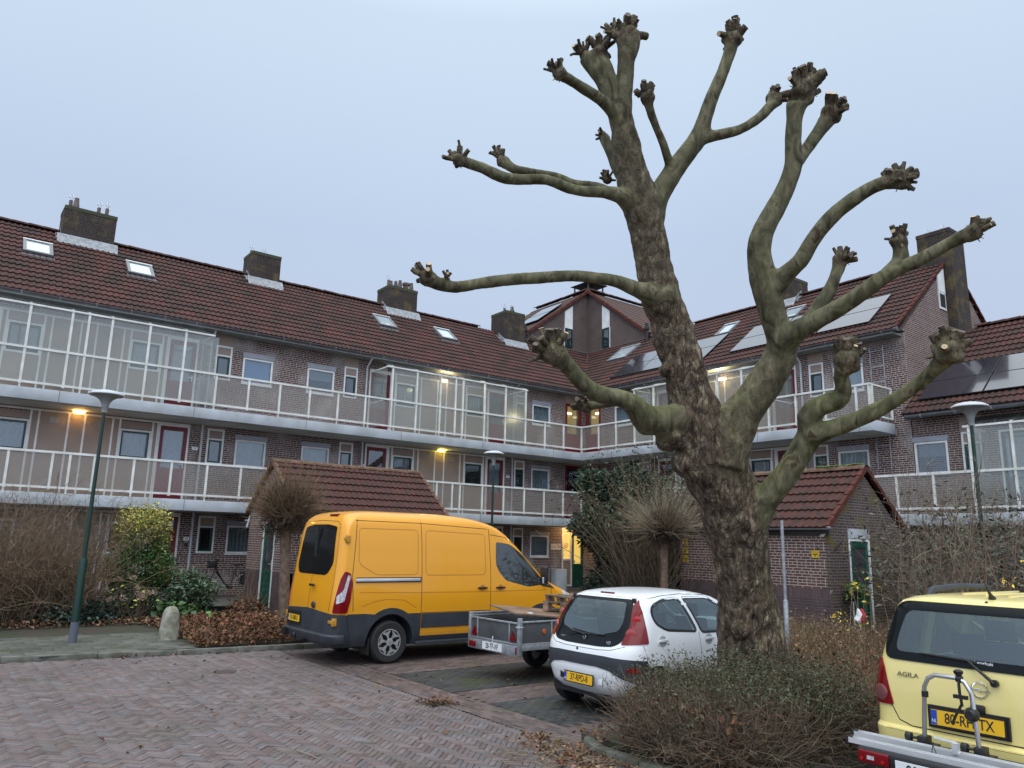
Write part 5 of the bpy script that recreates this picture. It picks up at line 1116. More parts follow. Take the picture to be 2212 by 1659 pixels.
fr_.tube([(15.43, 20.42, .64), (15.43, 20.44, .73)], .004, 4); fr_.tube([(15.43, 20.46, .64), (15.43, 20.43, .73)], .004, 4)
fr_.build('frame', BLACK, rk, bevel=.004)
lv = MB(); lv.obox((15.35, 20.55, .70), (.02, 0, 0), (0, .018, 0), (0, 0, .035)); lv.tube([(15.33, 20.40, .74), (15.35, 20.56, .735)], .009, 6); lv.build('lever', ALU, rk)
lb = MB(); lb.box(15.56, 15.64, 19.99, 21.4, .53, .645); lb.build('light_bar', BLACK, rk, bevel=.03, seg=3)
for y in (20.11, 21.28):
    l_ = MB().box(15.635, 15.655, y-.10, y+.12, .545, .63).build('tail_light', LRED, rk, bevel=.02, seg=3)
    MB().box(15.656, 15.660, y-.03, y+.02, .575, .60).build('lens', LWHT, l_)
    for dy in (-.07, .08): MB().lathe([(.012, 15.654), (.012, 15.662)], (0, y+dy, .575), 10, 'x').build('lens', LRED2, l_)
plate(rk, (15.655, 20.53, .555), (0, 1, 0), (0, 0, 1), .50, .11, '80-RH-TX', white=True, blue=False, border=False)
# ------------------------------------------------------------------ trailer
tr = thing('box_trailer', 'small galvanised box trailer with dark grey sides loaded with boards and pallets', 'trailer', (12.8, 13.25, 0))
xa, xb, ya_, yb_ = 11.55, 13.95, 12.66, 13.92; GREYP = M('dark grey ply panel', (.075, .08, .085), .6, var=.3, vscale=4., bump=.2, bscale=20.)
def tbox(name, mat, boxes, bevel=.004):
    mb = MB()
    for b in boxes: mb.box(*b)
    return mb.build(name, mat, tr, bevel=bevel)
for (a, b, c_, d_) in ((xb-.015, xb+.0, ya_+.02, yb_-.02), (xa, xa+.015, ya_+.02, yb_-.02)): tbox('end_board', GREYP, [(a, b, c_, d_, .56, .84)])
for y in (ya_, yb_-.015): tbox('side_board', GREYP, [(xa+.02, xb-.02, y, y+.015, .56, .84)])
tbox('frame', GALV, [(xa, xb, ya_-.02, ya_+.03, .47, .55), (xa, xb, yb_-.03, yb_+.02, .47, .55), (xb-.03, xb+.02, ya_-.02, yb_+.02, .39, .54), (xa, xa+.05, ya_, yb_, .47, .55)])
pst = [(xb-.03, xb+.03, y-.028, y+.028, .40, .93) for y in (ya_, yb_)]+[(xb+.001, xb+.018, y-.014, y+.014, .55, .85) for y in (ya_+.20, yb_-.24)]+[(x-.014, x+.014, yb_+.001, yb_+.018, .55, .87) for x in (13.35, 12.75, 12.15)]+[(xa-.02, xa+.03, y-.02, y+.02, .5, .93) for y in (ya_, yb_)]
for q_ in pst: tbox('post', GALV, [q_])
tbox('top_rail', GALV, [(xb-.01, xb+.02, ya_+.03, yb_-.03, .84, .865), (xb-.01, xb+.02, ya_+.03, yb_-.03, .545, .57), (xa, xb-.03, yb_-.01, yb_+.02, .86, .885), (xa, xb-.03, ya_-.02, ya_+.01, .86, .885), (xa, xb-.03, yb_-.01, yb_+.02, .545, .57), (xa, xb-.03, ya_-.02, ya_+.01, .90, .925)])
tbox('floor', GREYP, [(xa+.02, xb-.02, ya_+.02, yb_-.02, .55, .558)])
tbox('latch', ALU, [(xb+.02, xb+.04, yb_-.05, yb_+.04, .79, .815), (xb+.02, xb+.035, ya_+.62, ya_+.64, .50, .62), (xb-.04, xb+.03, yb_+.02, yb_+.04, .795, .81)])
for y in (ya_+.14, yb_-.14): MB().prism([(y-.075, .60), (y+.075, .60), (y, .74)], 'x', xb+.022, xb+.03).build('reflector', LRED, tr)
tbox('tail_light', LRED, [(xb+.02, xb+.05, ya_+.02, ya_+.17, .42, .50)]); tbox('reflector', LRED, [(xb+.02, xb+.03, yb_-.07, yb_-.04, .42, .52)])
MB().lathe([(.035, yb_+.018), (.03, yb_+.024)], (13.50, 0, .73), 14, 'y').build('side_reflector', M('orange lens', (.6, .10, .01), .2), tr)
plate(tr, (xb+.026, 13.27, .465), (0, 1, 0), (0, 0, 1), .50, .11, '28-TF-XF', white=True, blue=False, border=False)
wheel(tr, (12.62, 12.60, .27), .27, .15, -1, GALV, 'steel'); wheel(tr, (12.62, 13.98, .27), .27, .15, 1, GALV, 'steel')
tbox('axle', BLACK, [(12.58, 12.66, 12.7, 13.9, .24, .30)]); tbox('mudguard', BLACK, [(12.3, 12.95, 12.48, 12.64, .58, .60), (12.3, 12.95, 13.94, 14.10, .58, .60)])
tb = MB(); tb.tube([(11.6, 13.3, .5), (10.4, 13.3, .48)], .035, 8); tb.tube([(10.9, 13.42, .1), (10.9, 13.42, .75)], .025, 8); tb.lathe([(.09, 13.39), (.09, 13.45)], (10.9, 0, .10), 14, 'y'); tb.build('drawbar', GALV, tr, smooth=True)
WOOD = M('weathered board', (.24, .16, .09), .75, col2=(.13, .085, .05), vscale=3., island=.25, bump=.3, bscale=20.); WOODL = M('pale rough wood', (.25, .18, .115), .8, col2=(.12, .085, .06), vscale=5., island=.3, bump=.3, bscale=25.)
t1 = thing('board', 'broad plywood board leaning on the trailer side', 'board', (13.0, 13.3, .9)); MB().obox((12.95, 13.30, .93), (.80, -.10, .07), (.08, .46, -.03), (0, .0, .010)).build('sheet', WOOD, t1)
MB().obox((13.52, 13.62, .965), (.03, 0, 0), (0, .03, 0), (0, 0, .012)).build('white_bracket', SIGNW, t1)
def pallet(c, ang, tilt, label):
    rt = thing('wooden_pallet', label, 'pallet', c, 'pallets on the trailer')
    X = Vector((math.cos(ang), math.sin(ang), tilt)).normalized(); Y = Vector((-math.sin(ang), math.cos(ang), 0)); Z = X.cross(Y); c = Vector(c)
    a, b, d = MB(), MB(), MB()
    for k in (-1, 0, 1): a.obox(c+Y*k*.34, X*.55, Y*.05, Z*.011); 
    for i in range(5): b.obox(c+X*(-.5+.25*i)+Z*.022, X*.05, Y*.39, Z*.010)
    for k in (-1, 0, 1):
        for i in (-1, 0, 1): d.obox(c+Y*k*.34+X*i*.48-Z*.055, X*.06, Y*.05, Z*.042)
    for k in (-1, 0, 1): d.obox(c+Y*k*.34-Z*.108, X*.55, Y*.05, Z*.010)
    a.build('stringer', WOODL, rt); b.build('deck_board', WOODL, rt); d.build('block', WOODL, rt)
pallet((12.30, 13.45, 1.03), .25, .08, 'pale wooden pallet lying tilted on the trailer load'); pallet((12.0, 13.20, 1.155), -.12, -.03, 'darker wooden pallet on top of the trailer load')
# ================================================================== POLLARDED PLANE TREE
def bark_mat():
    mt, nt, b = newmat('plane tree bark'); b.inputs['Roughness'].default_value = .8; b.inputs['Specular IOR Level'].default_value = .25
    tcn = node(nt, 'ShaderNodeTexCoord'); at_ = node(nt, 'ShaderNodeAttribute', attribute_name='rough'); g = node(nt, 'ShaderNodeNewGeometry')
    mp = node(nt, 'ShaderNodeMapping'); mp.inputs['Scale'].default_value = (1, 1, .55); nt.links.new(tcn.outputs['Object'], mp.inputs[0])
    def noi(s, d=6., dist=0.): n = node(nt, 'ShaderNodeTexNoise', i_Scale=s, i_Detail=d); n.inputs['Distortion'].default_value = dist; nt.links.new(mp.outputs[0], n.inputs['Vector']); return n.outputs['Fac']
    def ramp(f, stops):
        r = node(nt, 'ShaderNodeValToRGB'); el = r.color_ramp.elements
        while len(el) < len(stops): el.new(.5)
        for e, (p, c) in zip(el, stops): e.position = p; e.color = (*c, 1)
        nt.links.new(f, r.inputs[0]); return r.outputs[0]
    def mix(f, a, b_): m_ = node(nt, 'ShaderNodeMix', data_type='RGBA'); nt.links.new(f, m_.inputs[0]); nt.links.new(a, m_.inputs[6]); nt.links.new(b_, m_.inputs[7]); return m_.outputs[2]
    vo = node(nt, 'ShaderNodeTexVoronoi', feature='F1'); vo.inputs['Scale'].default_value = 19
    dn = node(nt, 'ShaderNodeTexNoise', i_Scale=6., i_Detail=4.); nt.links.new(mp.outputs[0], dn.inputs['Vector'])
    vm = node(nt, 'ShaderNodeVectorMath', operation='MULTIPLY_ADD'); nt.links.new(dn.outputs['Color'], vm.inputs[0]); vm.inputs[1].default_value = (.16, .16, .16); nt.links.new(mp.outputs[0], vm.inputs[2]); nt.links.new(vm.outputs[0], vo.inputs['Vector'])
    rough_c = ramp(noi(13., 10., .4), [(.30, (.036, .023, .016)), (.43, (.090, .062, .044)), (.55, (.128, .095, .068)), (.68, (.23, .19, .135))])
    sv = node(nt, 'ShaderNodeSeparateXYZ'); nt.links.new(vo.outputs['Color'], sv.inputs[0])
    flake = ramp(sv.outputs[0], [(.0, (.5, .5, .5)), (.5, (.9, .85, .8)), (.85, (1.1, 1.1, 1.05)), (.93, (1.7, 1.75, 1.6))])
    mm = node(nt, 'ShaderNodeMix', data_type='RGBA', blend_type='MULTIPLY'); mm.inputs[0].default_value = .85; nt.links.new(rough_c, mm.inputs[6]); nt.links.new(flake, mm.inputs[7])
    ve = node(nt, 'ShaderNodeTexVoronoi', feature='DISTANCE_TO_EDGE'); ve.inputs['Scale'].default_value = 17; mpe = node(nt, 'ShaderNodeMapping'); mpe.inputs['Scale'].default_value = (1, 1, .5); nt.links.new(vm.outputs[0], mpe.inputs[0]); nt.links.new(mpe.outputs[0], ve.inputs['Vector'])
    ce = node(nt, 'ShaderNodeMapRange'); ce.inputs['From Max'].default_value = .10; ce.inputs['To Min'].default_value = .58; nt.links.new(ve.outputs['Distance'], ce.inputs['Value'])
    cm_ = node(nt, 'ShaderNodeVectorMath', operation='SCALE'); nt.links.new(mm.outputs[2], cm_.inputs[0]); nt.links.new(ce.outputs[0], cm_.inputs['Scale'])
    smooth_c = ramp(noi(6.5, 9., 1.2), [(.30, (.040, .035, .020)), (.42, (.078, .072, .040)), (.52, (.112, .104, .060)), (.62, (.165, .150, .094)), (.70, (.075, .050, .028))])
    vp_ = node(nt, 'ShaderNodeTexVoronoi', feature='F1'); vp_.inputs['Scale'].default_value = 7.5; vq = node(nt, 'ShaderNodeVectorMath', operation='MULTIPLY_ADD'); nt.links.new(dn.outputs['Color'], vq.inputs[0]); vq.inputs[1].default_value = (.35, .35, .35); nt.links.new(mp.outputs[0], vq.inputs[2]); nt.links.new(vq.outputs[0], vp_.inputs['Vector'])
    sq = node(nt, 'ShaderNodeSeparateXYZ'); nt.links.new(vp_.outputs['Color'], sq.inputs[0]); patch = ramp(sq.outputs[1], [(.0, (.62, .60, .55)), (.35, (.9, .9, .88)), (.6, (1.05, 1.05, 1.0)), (.9, (1.45, 1.42, 1.3))])
    ms_ = node(nt, 'ShaderNodeMix', data_type='RGBA', blend_type='MULTIPLY'); ms_.inputs[0].default_value = .55; nt.links.new(smooth_c, ms_.inputs[6]); nt.links.new(patch, ms_.inputs[7])
    col = mix(at_.outputs['Fac'], ms_.outputs[2], cm_.outputs[0])
    sn = node(nt, 'ShaderNodeSeparateXYZ'); nt.links.new(g.outputs['Normal'], sn.inputs[0])
    n5 = noi(2.2, 6.); up = node(nt, 'ShaderNodeMath', operation='MULTIPLY_ADD'); nt.links.new(sn.outputs['Z'], up.inputs[0]); up.inputs[1].default_value = .38; nt.links.new(n5, up.inputs[2])
    ga = node(nt, 'ShaderNodeMapRange'); ga.inputs['From Min'].default_value = .50; ga.inputs['From Max'].default_value = .82; ga.inputs['To Max'].default_value = .80; nt.links.new(up.outputs[0], ga.inputs['Value'])
    a2 = node(nt, 'ShaderNodeAttribute', attribute_name='algae'); gm = node(nt, 'ShaderNodeMath', operation='MULTIPLY'); nt.links.new(ga.outputs[0], gm.inputs[0]); nt.links.new(a2.outputs['Fac'], gm.inputs[1])
    alg = node(nt, 'ShaderNodeRGB'); alg.outputs[0].default_value = (.115, .135, .035, 1)
    out = mix(gm.outputs[0], col, alg.outputs[0]); nt.links.new(out, b.inputs['Base Color'])
    hb_ = node(nt, 'ShaderNodeMath', operation='MULTIPLY_ADD'); nt.links.new(ce.outputs[0], hb_.inputs[0]); hb_.inputs[1].default_value = .55; nt.links.new(noi(24., 9.), hb_.inputs[2])
    st_ = node(nt, 'ShaderNodeMath', operation='MULTIPLY_ADD'); nt.links.new(at_.outputs['Fac'], st_.inputs[0]); st_.inputs[1].default_value = .85; st_.inputs[2].default_value = .12
    bp = node(nt, 'ShaderNodeBump', i_Distance=.035); nt.links.new(st_.outputs[0], bp.inputs['Strength']); nt.links.new(hb_.outputs[0], bp.inputs['Height']); nt.links.new(bp.outputs[0], b.inputs['Normal'])
    return mt
BARK = bark_mat(); CUTM = M('fresh cut wood', (.62, .45, .27), .7, var=.3, vscale=30.); CUTO = M('weathered cut wood', (.17, .13, .10), .8, var=.4, vscale=30.)
D0 = 8.9
def br(pts, d0, d1, name='limb'):
    """pts: (x px, y px, radius px); depth runs from d0 to d1"""
    n = len(pts); out = []
    for i, (x, y, r) in enumerate(pts):
        d = d0+(d1-d0)*(i/(n-1)) if not isinstance(d0, list) else d0[i]; out.append((at(x, y, d), r*d/FPX*1.0))
    return out
TR = {}
TR['trunk'] = br([(1638, 1600, 96), (1632, 1500, 84), (1624, 1400, 72), (1614, 1310, 62), (1602, 1215, 59), (1588, 1130, 66), (1566, 1060, 68), (1535, 985, 74), (1508, 920, 60), (1491, 860, 48), (1478, 800, 45), (1458, 735, 44), (1438, 670, 43), (1419, 600, 39), (1406, 540, 37), (1393, 480, 38), (1376, 420, 38), (1362, 360, 34), (1349, 300, 30), (1345, 240, 22), (1350, 180, 18), (1353, 130, 19), (1356, 98, 25), (1353, 84, 23)], D0, 9.1)
LIMBS = [
 ('a', [(1347, 300, 24), (1334, 250, 20), (1318, 200, 22), (1302, 150, 24), (1290, 128, 24)], 9.1, 9.3),
 ('a2', [(1318, 190, 18), (1290, 150, 20), (1268, 122, 20)], 9.2, 9.3),
 ('b', [(1342, 275, 22), (1325, 245, 13), (1300, 216, 13), (1270, 197, 12), (1240, 178, 12), (1212, 160, 13)], 9.05, 8.6),
 ('c', [(1372, 440, 30), (1345, 424, 19), (1305, 415, 13), (1260, 413, 12), (1225, 405, 12), (1180, 388, 11), (1120, 388, 12), (1080, 381, 13), (1040, 362, 12), (1000, 350, 13)], 9.0, 8.2),
 ('d', [(1375, 455, 26), (1340, 430, 13), (1290, 402, 9), (1240, 396, 9), (1200, 381, 9), (1150, 372, 9), (1110, 365, 10), (1090, 350, 12)], 9.1, 9.7),
 ('e', [(1362, 400, 20), (1335, 370, 11), (1322, 340, 10), (1312, 315, 11), (1306, 298, 12)], 9.2, 9.6),
 ('f', [(1440, 640, 36), (1405, 634, 24), (1375, 625, 17), (1335, 609, 14), (1290, 600, 13), (1230, 596, 13), (1170, 600, 13), (1100, 604, 13), (1040, 612, 13), (985, 620, 13), (945, 612, 15), (925, 600, 17)], 8.95, 7.9),
 ('g', [(1500, 908, 44), (1450, 906, 33), (1420, 908, 32), (1394, 904, 32), (1376, 882, 25), (1345, 862, 20), (1300, 853, 19), (1262, 832, 18), (1235, 800, 18), (1212, 775, 20), (1200, 762, 24)], 8.9, 8.0),
 ('g2', [(1352, 868, 12), (1315, 872, 8), (1285, 876, 9), (1266, 878, 10)], 8.5, 8.75),
 ('h', [(1400, 490, 34), (1412, 445, 28), (1430, 410, 23), (1452, 375, 22), (1480, 335, 21), (1508, 298, 20), (1525, 250, 16), (1540, 205, 15), (1560, 160, 13), (1574, 120, 13), (1582, 92, 15)], 9.05, 9.3),
 ('h2', [(1456, 372, 14), (1442, 340, 10), (1432, 308, 9), (1420, 280, 8), (1407, 248, 9), (1400, 222, 10)], 9.1, 8.8),
 ('h3', [(1508, 300, 15), (1545, 293, 12), (1600, 279, 11), (1640, 254, 11), (1665, 228, 12), (1680, 212, 13)], 9.15, 9.5),
 ('i', [(1555, 1000, 62), (1572, 945, 54), (1600, 898, 42), (1636, 848, 38), (1672, 795, 36), (1690, 745, 33), (1674, 690, 28), (1658, 640, 29), (1646, 590, 29), (1640, 540, 26), (1650, 495, 24), (1675, 450, 22), (1700, 400, 20), (1714, 350, 19), (1713, 300, 17), (1717, 255, 17), (1722, 222, 24)], 8.85, 8.7),
 ('i2', [(1714, 358, 16), (1740, 325, 13), (1766, 288, 15), (1786, 262, 18)], 8.75, 9.0),
 ('i3', [(1672, 620, 24), (1700, 590, 20), (1728, 565, 18), (1755, 520, 17), (1790, 475, 17), (1840, 432, 16), (1890, 402, 15), (1922, 392, 17)], 8.75, 8.1),
 ('i4', [(1688, 740, 32), (1720, 715, 26), (1755, 698, 21), (1800, 672, 20), (1850, 641, 19), (1920, 591, 17), (1990, 559, 14), (2060, 521, 14), (2090, 507, 17)], 8.75, 7.7),
 ('i5', [(1738, 700, 16), (1765, 665, 15), (1788, 635, 15), (1803, 600, 13), (1812, 578, 14)], 8.6, 8.9),
 ('i6', [(1905, 600, 14), (1932, 578, 17), (1946, 560, 18), (1944, 535, 15)], 8.2, 8.2),
 ('j', [(1600, 1150, 50), (1632, 1108, 36), (1660, 1070, 28), (1700, 1022, 26), (1730, 975, 27), (1752, 930, 28), (1745, 900, 24), (1772, 876, 22), (1808, 864, 22), (1822, 845, 18), (1817, 815, 17), (1824, 790, 20)], 8.85, 8.2),
 ('j2', [(1755, 940, 26), (1785, 930, 20), (1848, 908, 18), (1910, 878, 17), (1960, 846, 15), (2000, 815, 15), (2030, 785, 17), (2048, 765, 22)], 8.5, 7.7)]
HEADS = [ # x, y, radius px, depth, direction px, stub count, length px
 (1357, 80, 26, 9.1, (0, -1), 12, 26), (1328, 76, 15, 9.15, (-.3, -1), 6, 26), (1262, 118, 15, 9.3, (-.4, -1), 7, 26), (1298, 112, 20, 9.25, (0, -1), 8, 22), (1210, 160, 18, 8.6, (-.6, -.8), 9, 26), (992, 348, 18, 8.2, (-.4, -.9), 9, 28), (1085, 348, 14, 9.7, (-.4, -1), 6, 26), (1303, 294, 10, 9.6, (-.5, -.8), 5, 14), (1312, 388, 10, 9.4, (0, -1), 5, 18),
 (925, 600, 20, 7.9, (-.5, -.9), 8, 24), (965, 600, 8, 8.0, (.2, -1), 4, 12), (1190, 762, 30, 8.0, (-.3, -.9), 22, 26), (1262, 878, 15, 8.75, (-.8, -.2), 10, 16), (1583, 82, 23, 9.3, (0, -.9), 13, 20), (1397, 208, 19, 8.8, (0, -.8), 13, 16), (1672, 214, 18, 9.5, (.3, -.8), 12, 14),
 (1735, 198, 30, 8.7, (.1, -1), 16, 24), (1742, 178, 20, 8.7, (.1, -1), 8, 30), (1795, 247, 24, 9.0, (.3, -.9), 14, 22), (1942, 388, 24, 8.1, (.9, -.5), 18, 16), (1920, 392, 17, 8.1, (.1, -.9), 10, 14), (2104, 502, 23, 7.7, (.6, -.7), 16, 18), (1817, 563, 19, 8.9, (.5, -.8), 11, 16), (1942, 520, 20, 8.2, (0, -.9), 10, 16), (1828, 782, 32, 8.2, (.1, -.9), 16, 24), (2050, 758, 32, 7.7, (.1, -.7), 26, 18)]
tree = thing('plane_tree', 'big pollarded plane tree with flaking bark and knobbly cut branch ends', 'tree', tuple(at(1635, 1520, D0)*1.0))
tree.location.z = 0.1
mb = MB(); segs = []
def add_branch(pts, name):
    P3 = [p for p, r in pts]; Rr = [r for p, r in pts]
    # resample with Catmull-Rom
    P_, R_ = [], []
    for i in range(len(P3)-1):
        p0, p1, p2, p3 = P3[max(i-1, 0)], P3[i], P3[i+1], P3[min(i+2, len(P3)-1)]; n = max(2, int((p2-p1).length/.08))
        for k in range(n):
            t = k/n; P_.append(.5*((2*p1)+(p2-p0)*t+(2*p0-5*p1+4*p2-p3)*t*t+(3*p1-p0-3*p2+p3)*t**3)); R_.append(Rr[i]+(Rr[i+1]-Rr[i])*t)
    P_.append(P3[-1]); R_.append(Rr[-1])
    mb.tube(P_, R_, 18); segs.append((name, P_, R_))
add_branch(TR['trunk'], 'trunk')
for nm, pts, a, b in LIMBS: add_branch(br(pts, a, b), nm)
def blob(c, r, n=10):
    prof = [(max(.001, r*math.sin(math.pi*i/n)), -r*math.cos(math.pi*i/n)) for i in range(n+1)]; mb.lathe(prof, c, 14)
for hx, hy, hr, hd, dr, k, ln in HEADS:
    c = at(hx, hy, hd); r = hr*hd/FPX; blob(c, r*.88)
    for i in range(12): v = Vector(RNG.normal(0, 1, 3)).normalized(); blob(c+v*r*.72, r*random.uniform(.22, .46), 7)
    segs.append(('head', [c], [r*1.25]))
for (x, y, r, d) in ((1396, 918, 24, 8.66), (1428, 924, 22, 8.72), (1445, 945, 30, 8.8), (1652, 1108, 22, 8.8), (1440, 800, 15, 8.85), (1496, 765, 14, 8.95), (1600, 1362, 20, 8.60), (1480, 1000, 30, 8.85), (1630, 1140, 26, 8.8)): blob(at(x, y, d), r*d/FPX)
for k in range(9):   # root flare
    a = 2*math.pi*k/9+.3; c = at(1634, 1470, D0); mb.tube([Vector((c.x+.20*math.cos(a), c.y+.20*math.sin(a), .75)), Vector((c.x+.36*math.cos(a), c.y+.36*math.sin(a), .25)), Vector((c.x+.55*math.cos(a), c.y+.55*math.sin(a), .0))], [.14, .15, .10], 10)
me = mb.mesh('tree_raw'); o = bpy.data.objects.new('tree_raw', me); C.objects.link(o)
md = o.modifiers.new('r', 'REMESH'); md.mode = 'VOXEL'; md.voxel_size = .021; md.use_smooth_shade = True
m2 = o.modifiers.new('s', 'SMOOTH'); m2.factor = .6; m2.iterations = 5
dg = bpy.context.evaluated_depsgraph_get(); big = bpy.data.meshes.new_from_object(o.evaluated_get(dg)); bpy.data.objects.remove(o)
nv = len(big.vertices); co = np.empty(nv*3, np.float32); big.vertices.foreach_get('co', co); co = co.reshape(-1, 3)
no = np.empty(nv*3, np.float32); big.vertices.foreach_get('normal', no); no = no.reshape(-1, 3)
# nearest skeleton piece
best = np.full(nv, 1e9); own = np.zeros(nv, int); names = ['trunk']+[l[0] for l in LIMBS]
rad = np.zeros(nv)
headd = np.full(nv, 9.)
for nm, P_, R_ in segs:
    for p, r in zip(P_, R_):
        d = np.linalg.norm(co-np.array(p, dtype=np.float32), axis=1)
        if nm == 'head': headd = np.minimum(headd, d/r); continue
        q = d/r*(1.0 if nm != 'trunk' else .93); mk = q < best; best[mk] = q[mk]; own[mk] = names.index(nm); rad[mk] = r
z = co[:, 2]; istrunk = (own == 0)
rough = np.clip((rad-.13)/.12, 0, 1)*np.where(istrunk, 1., .55); rough = np.where(istrunk, np.clip((rad-.09)/.06, .35, 1)*np.clip(1-(z-4.2)/4.5, .5, 1), rough); rough = np.maximum(rough, np.clip(1.15-headd, 0, 1)*1.5*(headd < 1.3)); rough = np.clip(rough, 0, 1)
disp = np.empty(nv)
for i in range(nv):
    p = Vector(co[i].tolist()); a = noise.noise(p*3.2)*.028+noise.noise(p*8.)*.016; f = noise.noise(Vector((p.x*16, p.y*16, p.z*9)))*.011+abs(noise.noise(Vector((p.x*30, p.y*30, p.z*17))))*.009
    s = rough[i]; disp[i] = a*(.35+.9*s)*min(1, rad[i]/.12+.2)+f*(.08+1.0*s)
co2 = co+no*disp[:, None].astype(np.float32); big.vertices.foreach_set('co', co2.ravel()); big.update()
no = np.empty(nv*3, np.float32); big.vertices.foreach_get('normal', no); no = no.reshape(-1, 3)
loops = np.empty(len(big.loops), np.int32); big.loops.foreach_get('vertex_index', loops); ls = np.empty(len(big.polygons), np.int32); big.polygons.foreach_get('loop_start', ls)
Q = loops.reshape(-1, 4) if len(loops) == 4*len(big.polygons) else None
if Q is None:
    bm = bmesh.new(); bm.from_mesh(big); bmesh.ops.triangulate(bm, faces=bm.faces); bm.to_mesh(big); bm.free(); loops = np.empty(len(big.loops), np.int32); big.loops.foreach_get('vertex_index', loops); Q = loops.reshape(-1, 3)
fo = own[Q[:, 0]]
algae = np.clip((4.8-z)/2.5, .15, 1)*(1-.75*np.where(istrunk, np.clip((rad-.1)/.1, 0, 1), 0))
limb_names = {}
for pi, nm in enumerate(names):
    sel = Q[fo == pi]
    if len(sel) == 0: continue
    u, inv = np.unique(sel, return_inverse=True)
    ob = np_mesh('trunk' if nm == 'trunk' else 'limb', co2[u], inv.reshape(sel.shape), BARK, tree, smooth=True)
    if len(ob.data.vertices) == len(u):
        ob.data.normals_split_custom_set_from_vertices(no[u].tolist())
    for an, arr in (('rough', rough), ('algae', algae)):
        at2 = ob.data.attributes.new(an, 'FLOAT', 'POINT'); at2.data.foreach_set('value', arr[u][:len(ob.data.vertices)].astype(np.float32))
    limb_names[nm] = ob
# cut stubs on the heads
for hx, hy, hr, hd, dr, k, ln in HEADS:
    c = at(hx, hy, hd); r = hr*hd/FPX; s_ = MB(); up = (RT*dr[0]-UPV*dr[1]).normalized()
    for i in range(k+3):
        v = (up*1.1+Vector(RNG.normal(0, .62, 3))).normalized(); L = ln*hd/FPX*random.uniform(.3, .8)+r*.12; rr = max(.014, min(.055, r*random.uniform(.14, .32))); p0 = c+v*r*.72
        if v.dot(up) < -.2: L *= .5; rr *= .5
        p1 = p0+v*(r*.35+L*.5)+Vector(RNG.normal(0, .01, 3)); p2 = p1+(v+Vector(RNG.normal(0, .25, 3))).normalized()*L*.5
        n0 = len(s_.f); s_.tube([p0, p1, p2], [rr*1.35, rr*1.05, rr*random.uniform(.85, 1.1)], 8); s_.m[-1] = 1 if random.random() < .25 else 2
    for i in range(int(k*1.0)):
        v = (up*.15+Vector(RNG.normal(0, .8, 3))).normalized(); p0 = c+v*r*.7; s_.tube([p0, p0+v*r*random.uniform(.2, .5)+Vector(RNG.normal(0, .008, 3))], [.007, .003], 4, 0)
    so_ = s_.build('pollard_head', [BARK, CUTM, CUTO], tree, smooth=True, angle=45)
    at2 = so_.data.attributes.new('rough', 'FLOAT', 'POINT'); at2.data.foreach_set('value', np.full(len(so_.data.vertices), .75, np.float32))
    at2 = so_.data.attributes.new('algae', 'FLOAT', 'POINT'); at2.data.foreach_set('value', np.full(len(so_.data.vertices), .3, np.float32))
# ================================================================== PLANTS
def tubes_np(paths, radii, k=3):
    """paths (n, m, 3), radii (n, m) -> V, F"""
    n, m, _ = paths.shape
    d = np.gradient(paths, axis=1); d /= np.linalg.norm(d, axis=2, keepdims=True)+1e-9
    ref = np.where(np.abs(d[..., 2:3]) < .9, np.array([0, 0, 1.]), np.array([1., 0, 0])); a = np.cross(d, ref); a /= np.linalg.norm(a, axis=2, keepdims=True)+1e-9; b = np.cross(d, a)
    ang = 2*np.pi*np.arange(k)/k; V = paths[:, :, None, :]+radii[:, :, None, None]*(a[:, :, None, :]*np.cos(ang)[None, None, :, None]+b[:, :, None, :]*np.sin(ang)[None, None, :, None])
    idx = np.arange(n*m*k).reshape(n, m, k); i0 = idx[:, :-1, :]; i1 = idx[:, 1:, :]
    F = np.stack([i0, np.roll(i0, -1, 2), np.roll(i1, -1, 2), i1], -1).reshape(-1, 4); return V.reshape(-1, 3), F
def twigs(start, direc, length, r0, curve=.3, m=5, seed=0, gravity=0., k=3, r1=.3):
    rg = np.random.default_rng(seed); n = len(start); d = direc/np.linalg.norm(direc, axis=1, keepdims=True)
    P_ = [start]; step = (length/(m-1))[:, None]
    for i in range(m-1):
        d = d+rg.normal(0, curve, (n, 3))/m*2; d[:, 2] += gravity/m; d /= np.linalg.norm(d, axis=1, keepdims=True); P_.append(P_[-1]+d*step)
    paths = np.stack(P_, 1); rad = r0[:, None]*np.linspace(1, r1, m)[None, :]; return (*tubes_np(paths, rad, k), paths)
def leaves_np(c, size, seed=0, up=.4, fold=.25, aspect=.5, droop=0.):
    """folded leaves: 4 triangles each -> quads (two)"""
    rg = np.random.default_rng(seed); n = len(c); d = rg.normal(0, 1, (n, 3)); d[:, 2] = d[:, 2]*.6-droop; d /= np.linalg.norm(d, axis=1, keepdims=True)
    nn = rg.normal(0, 1, (n, 3)); nn[:, 2] += up*3; s = np.cross(d, nn); s /= np.linalg.norm(s, axis=1, keepdims=True)+1e-9; nn = np.cross(s, d)
    L = (size*rg.uniform(.6, 1.25, n))[:, None]; W_ = L*aspect*.5
    base = c; tip = c+d*L+nn*L*rg.normal(0, .12, (n, 1)); mid = c+d*L*.5; l = mid+s*W_+nn*W_*fold*2; r = mid-s*W_+nn*W_*fold*2
    V = np.stack([base, r, tip, l, mid+nn*0], 1).reshape(-1, 3); i = np.arange(n)[:, None]*5
    F = np.concatenate([i+np.array([[0, 1, 2, 4]]), i+np.array([[0, 4, 2, 3]])]); return V, F
def box_pts(n, x0, x1, y0, y1, z0, z1, seed=0):
    rg = np.random.default_rng(seed); return np.stack([rg.uniform(x0, x1, n), rg.uniform(y0, y1, n), rg.uniform(z0, z1, n)], 1)
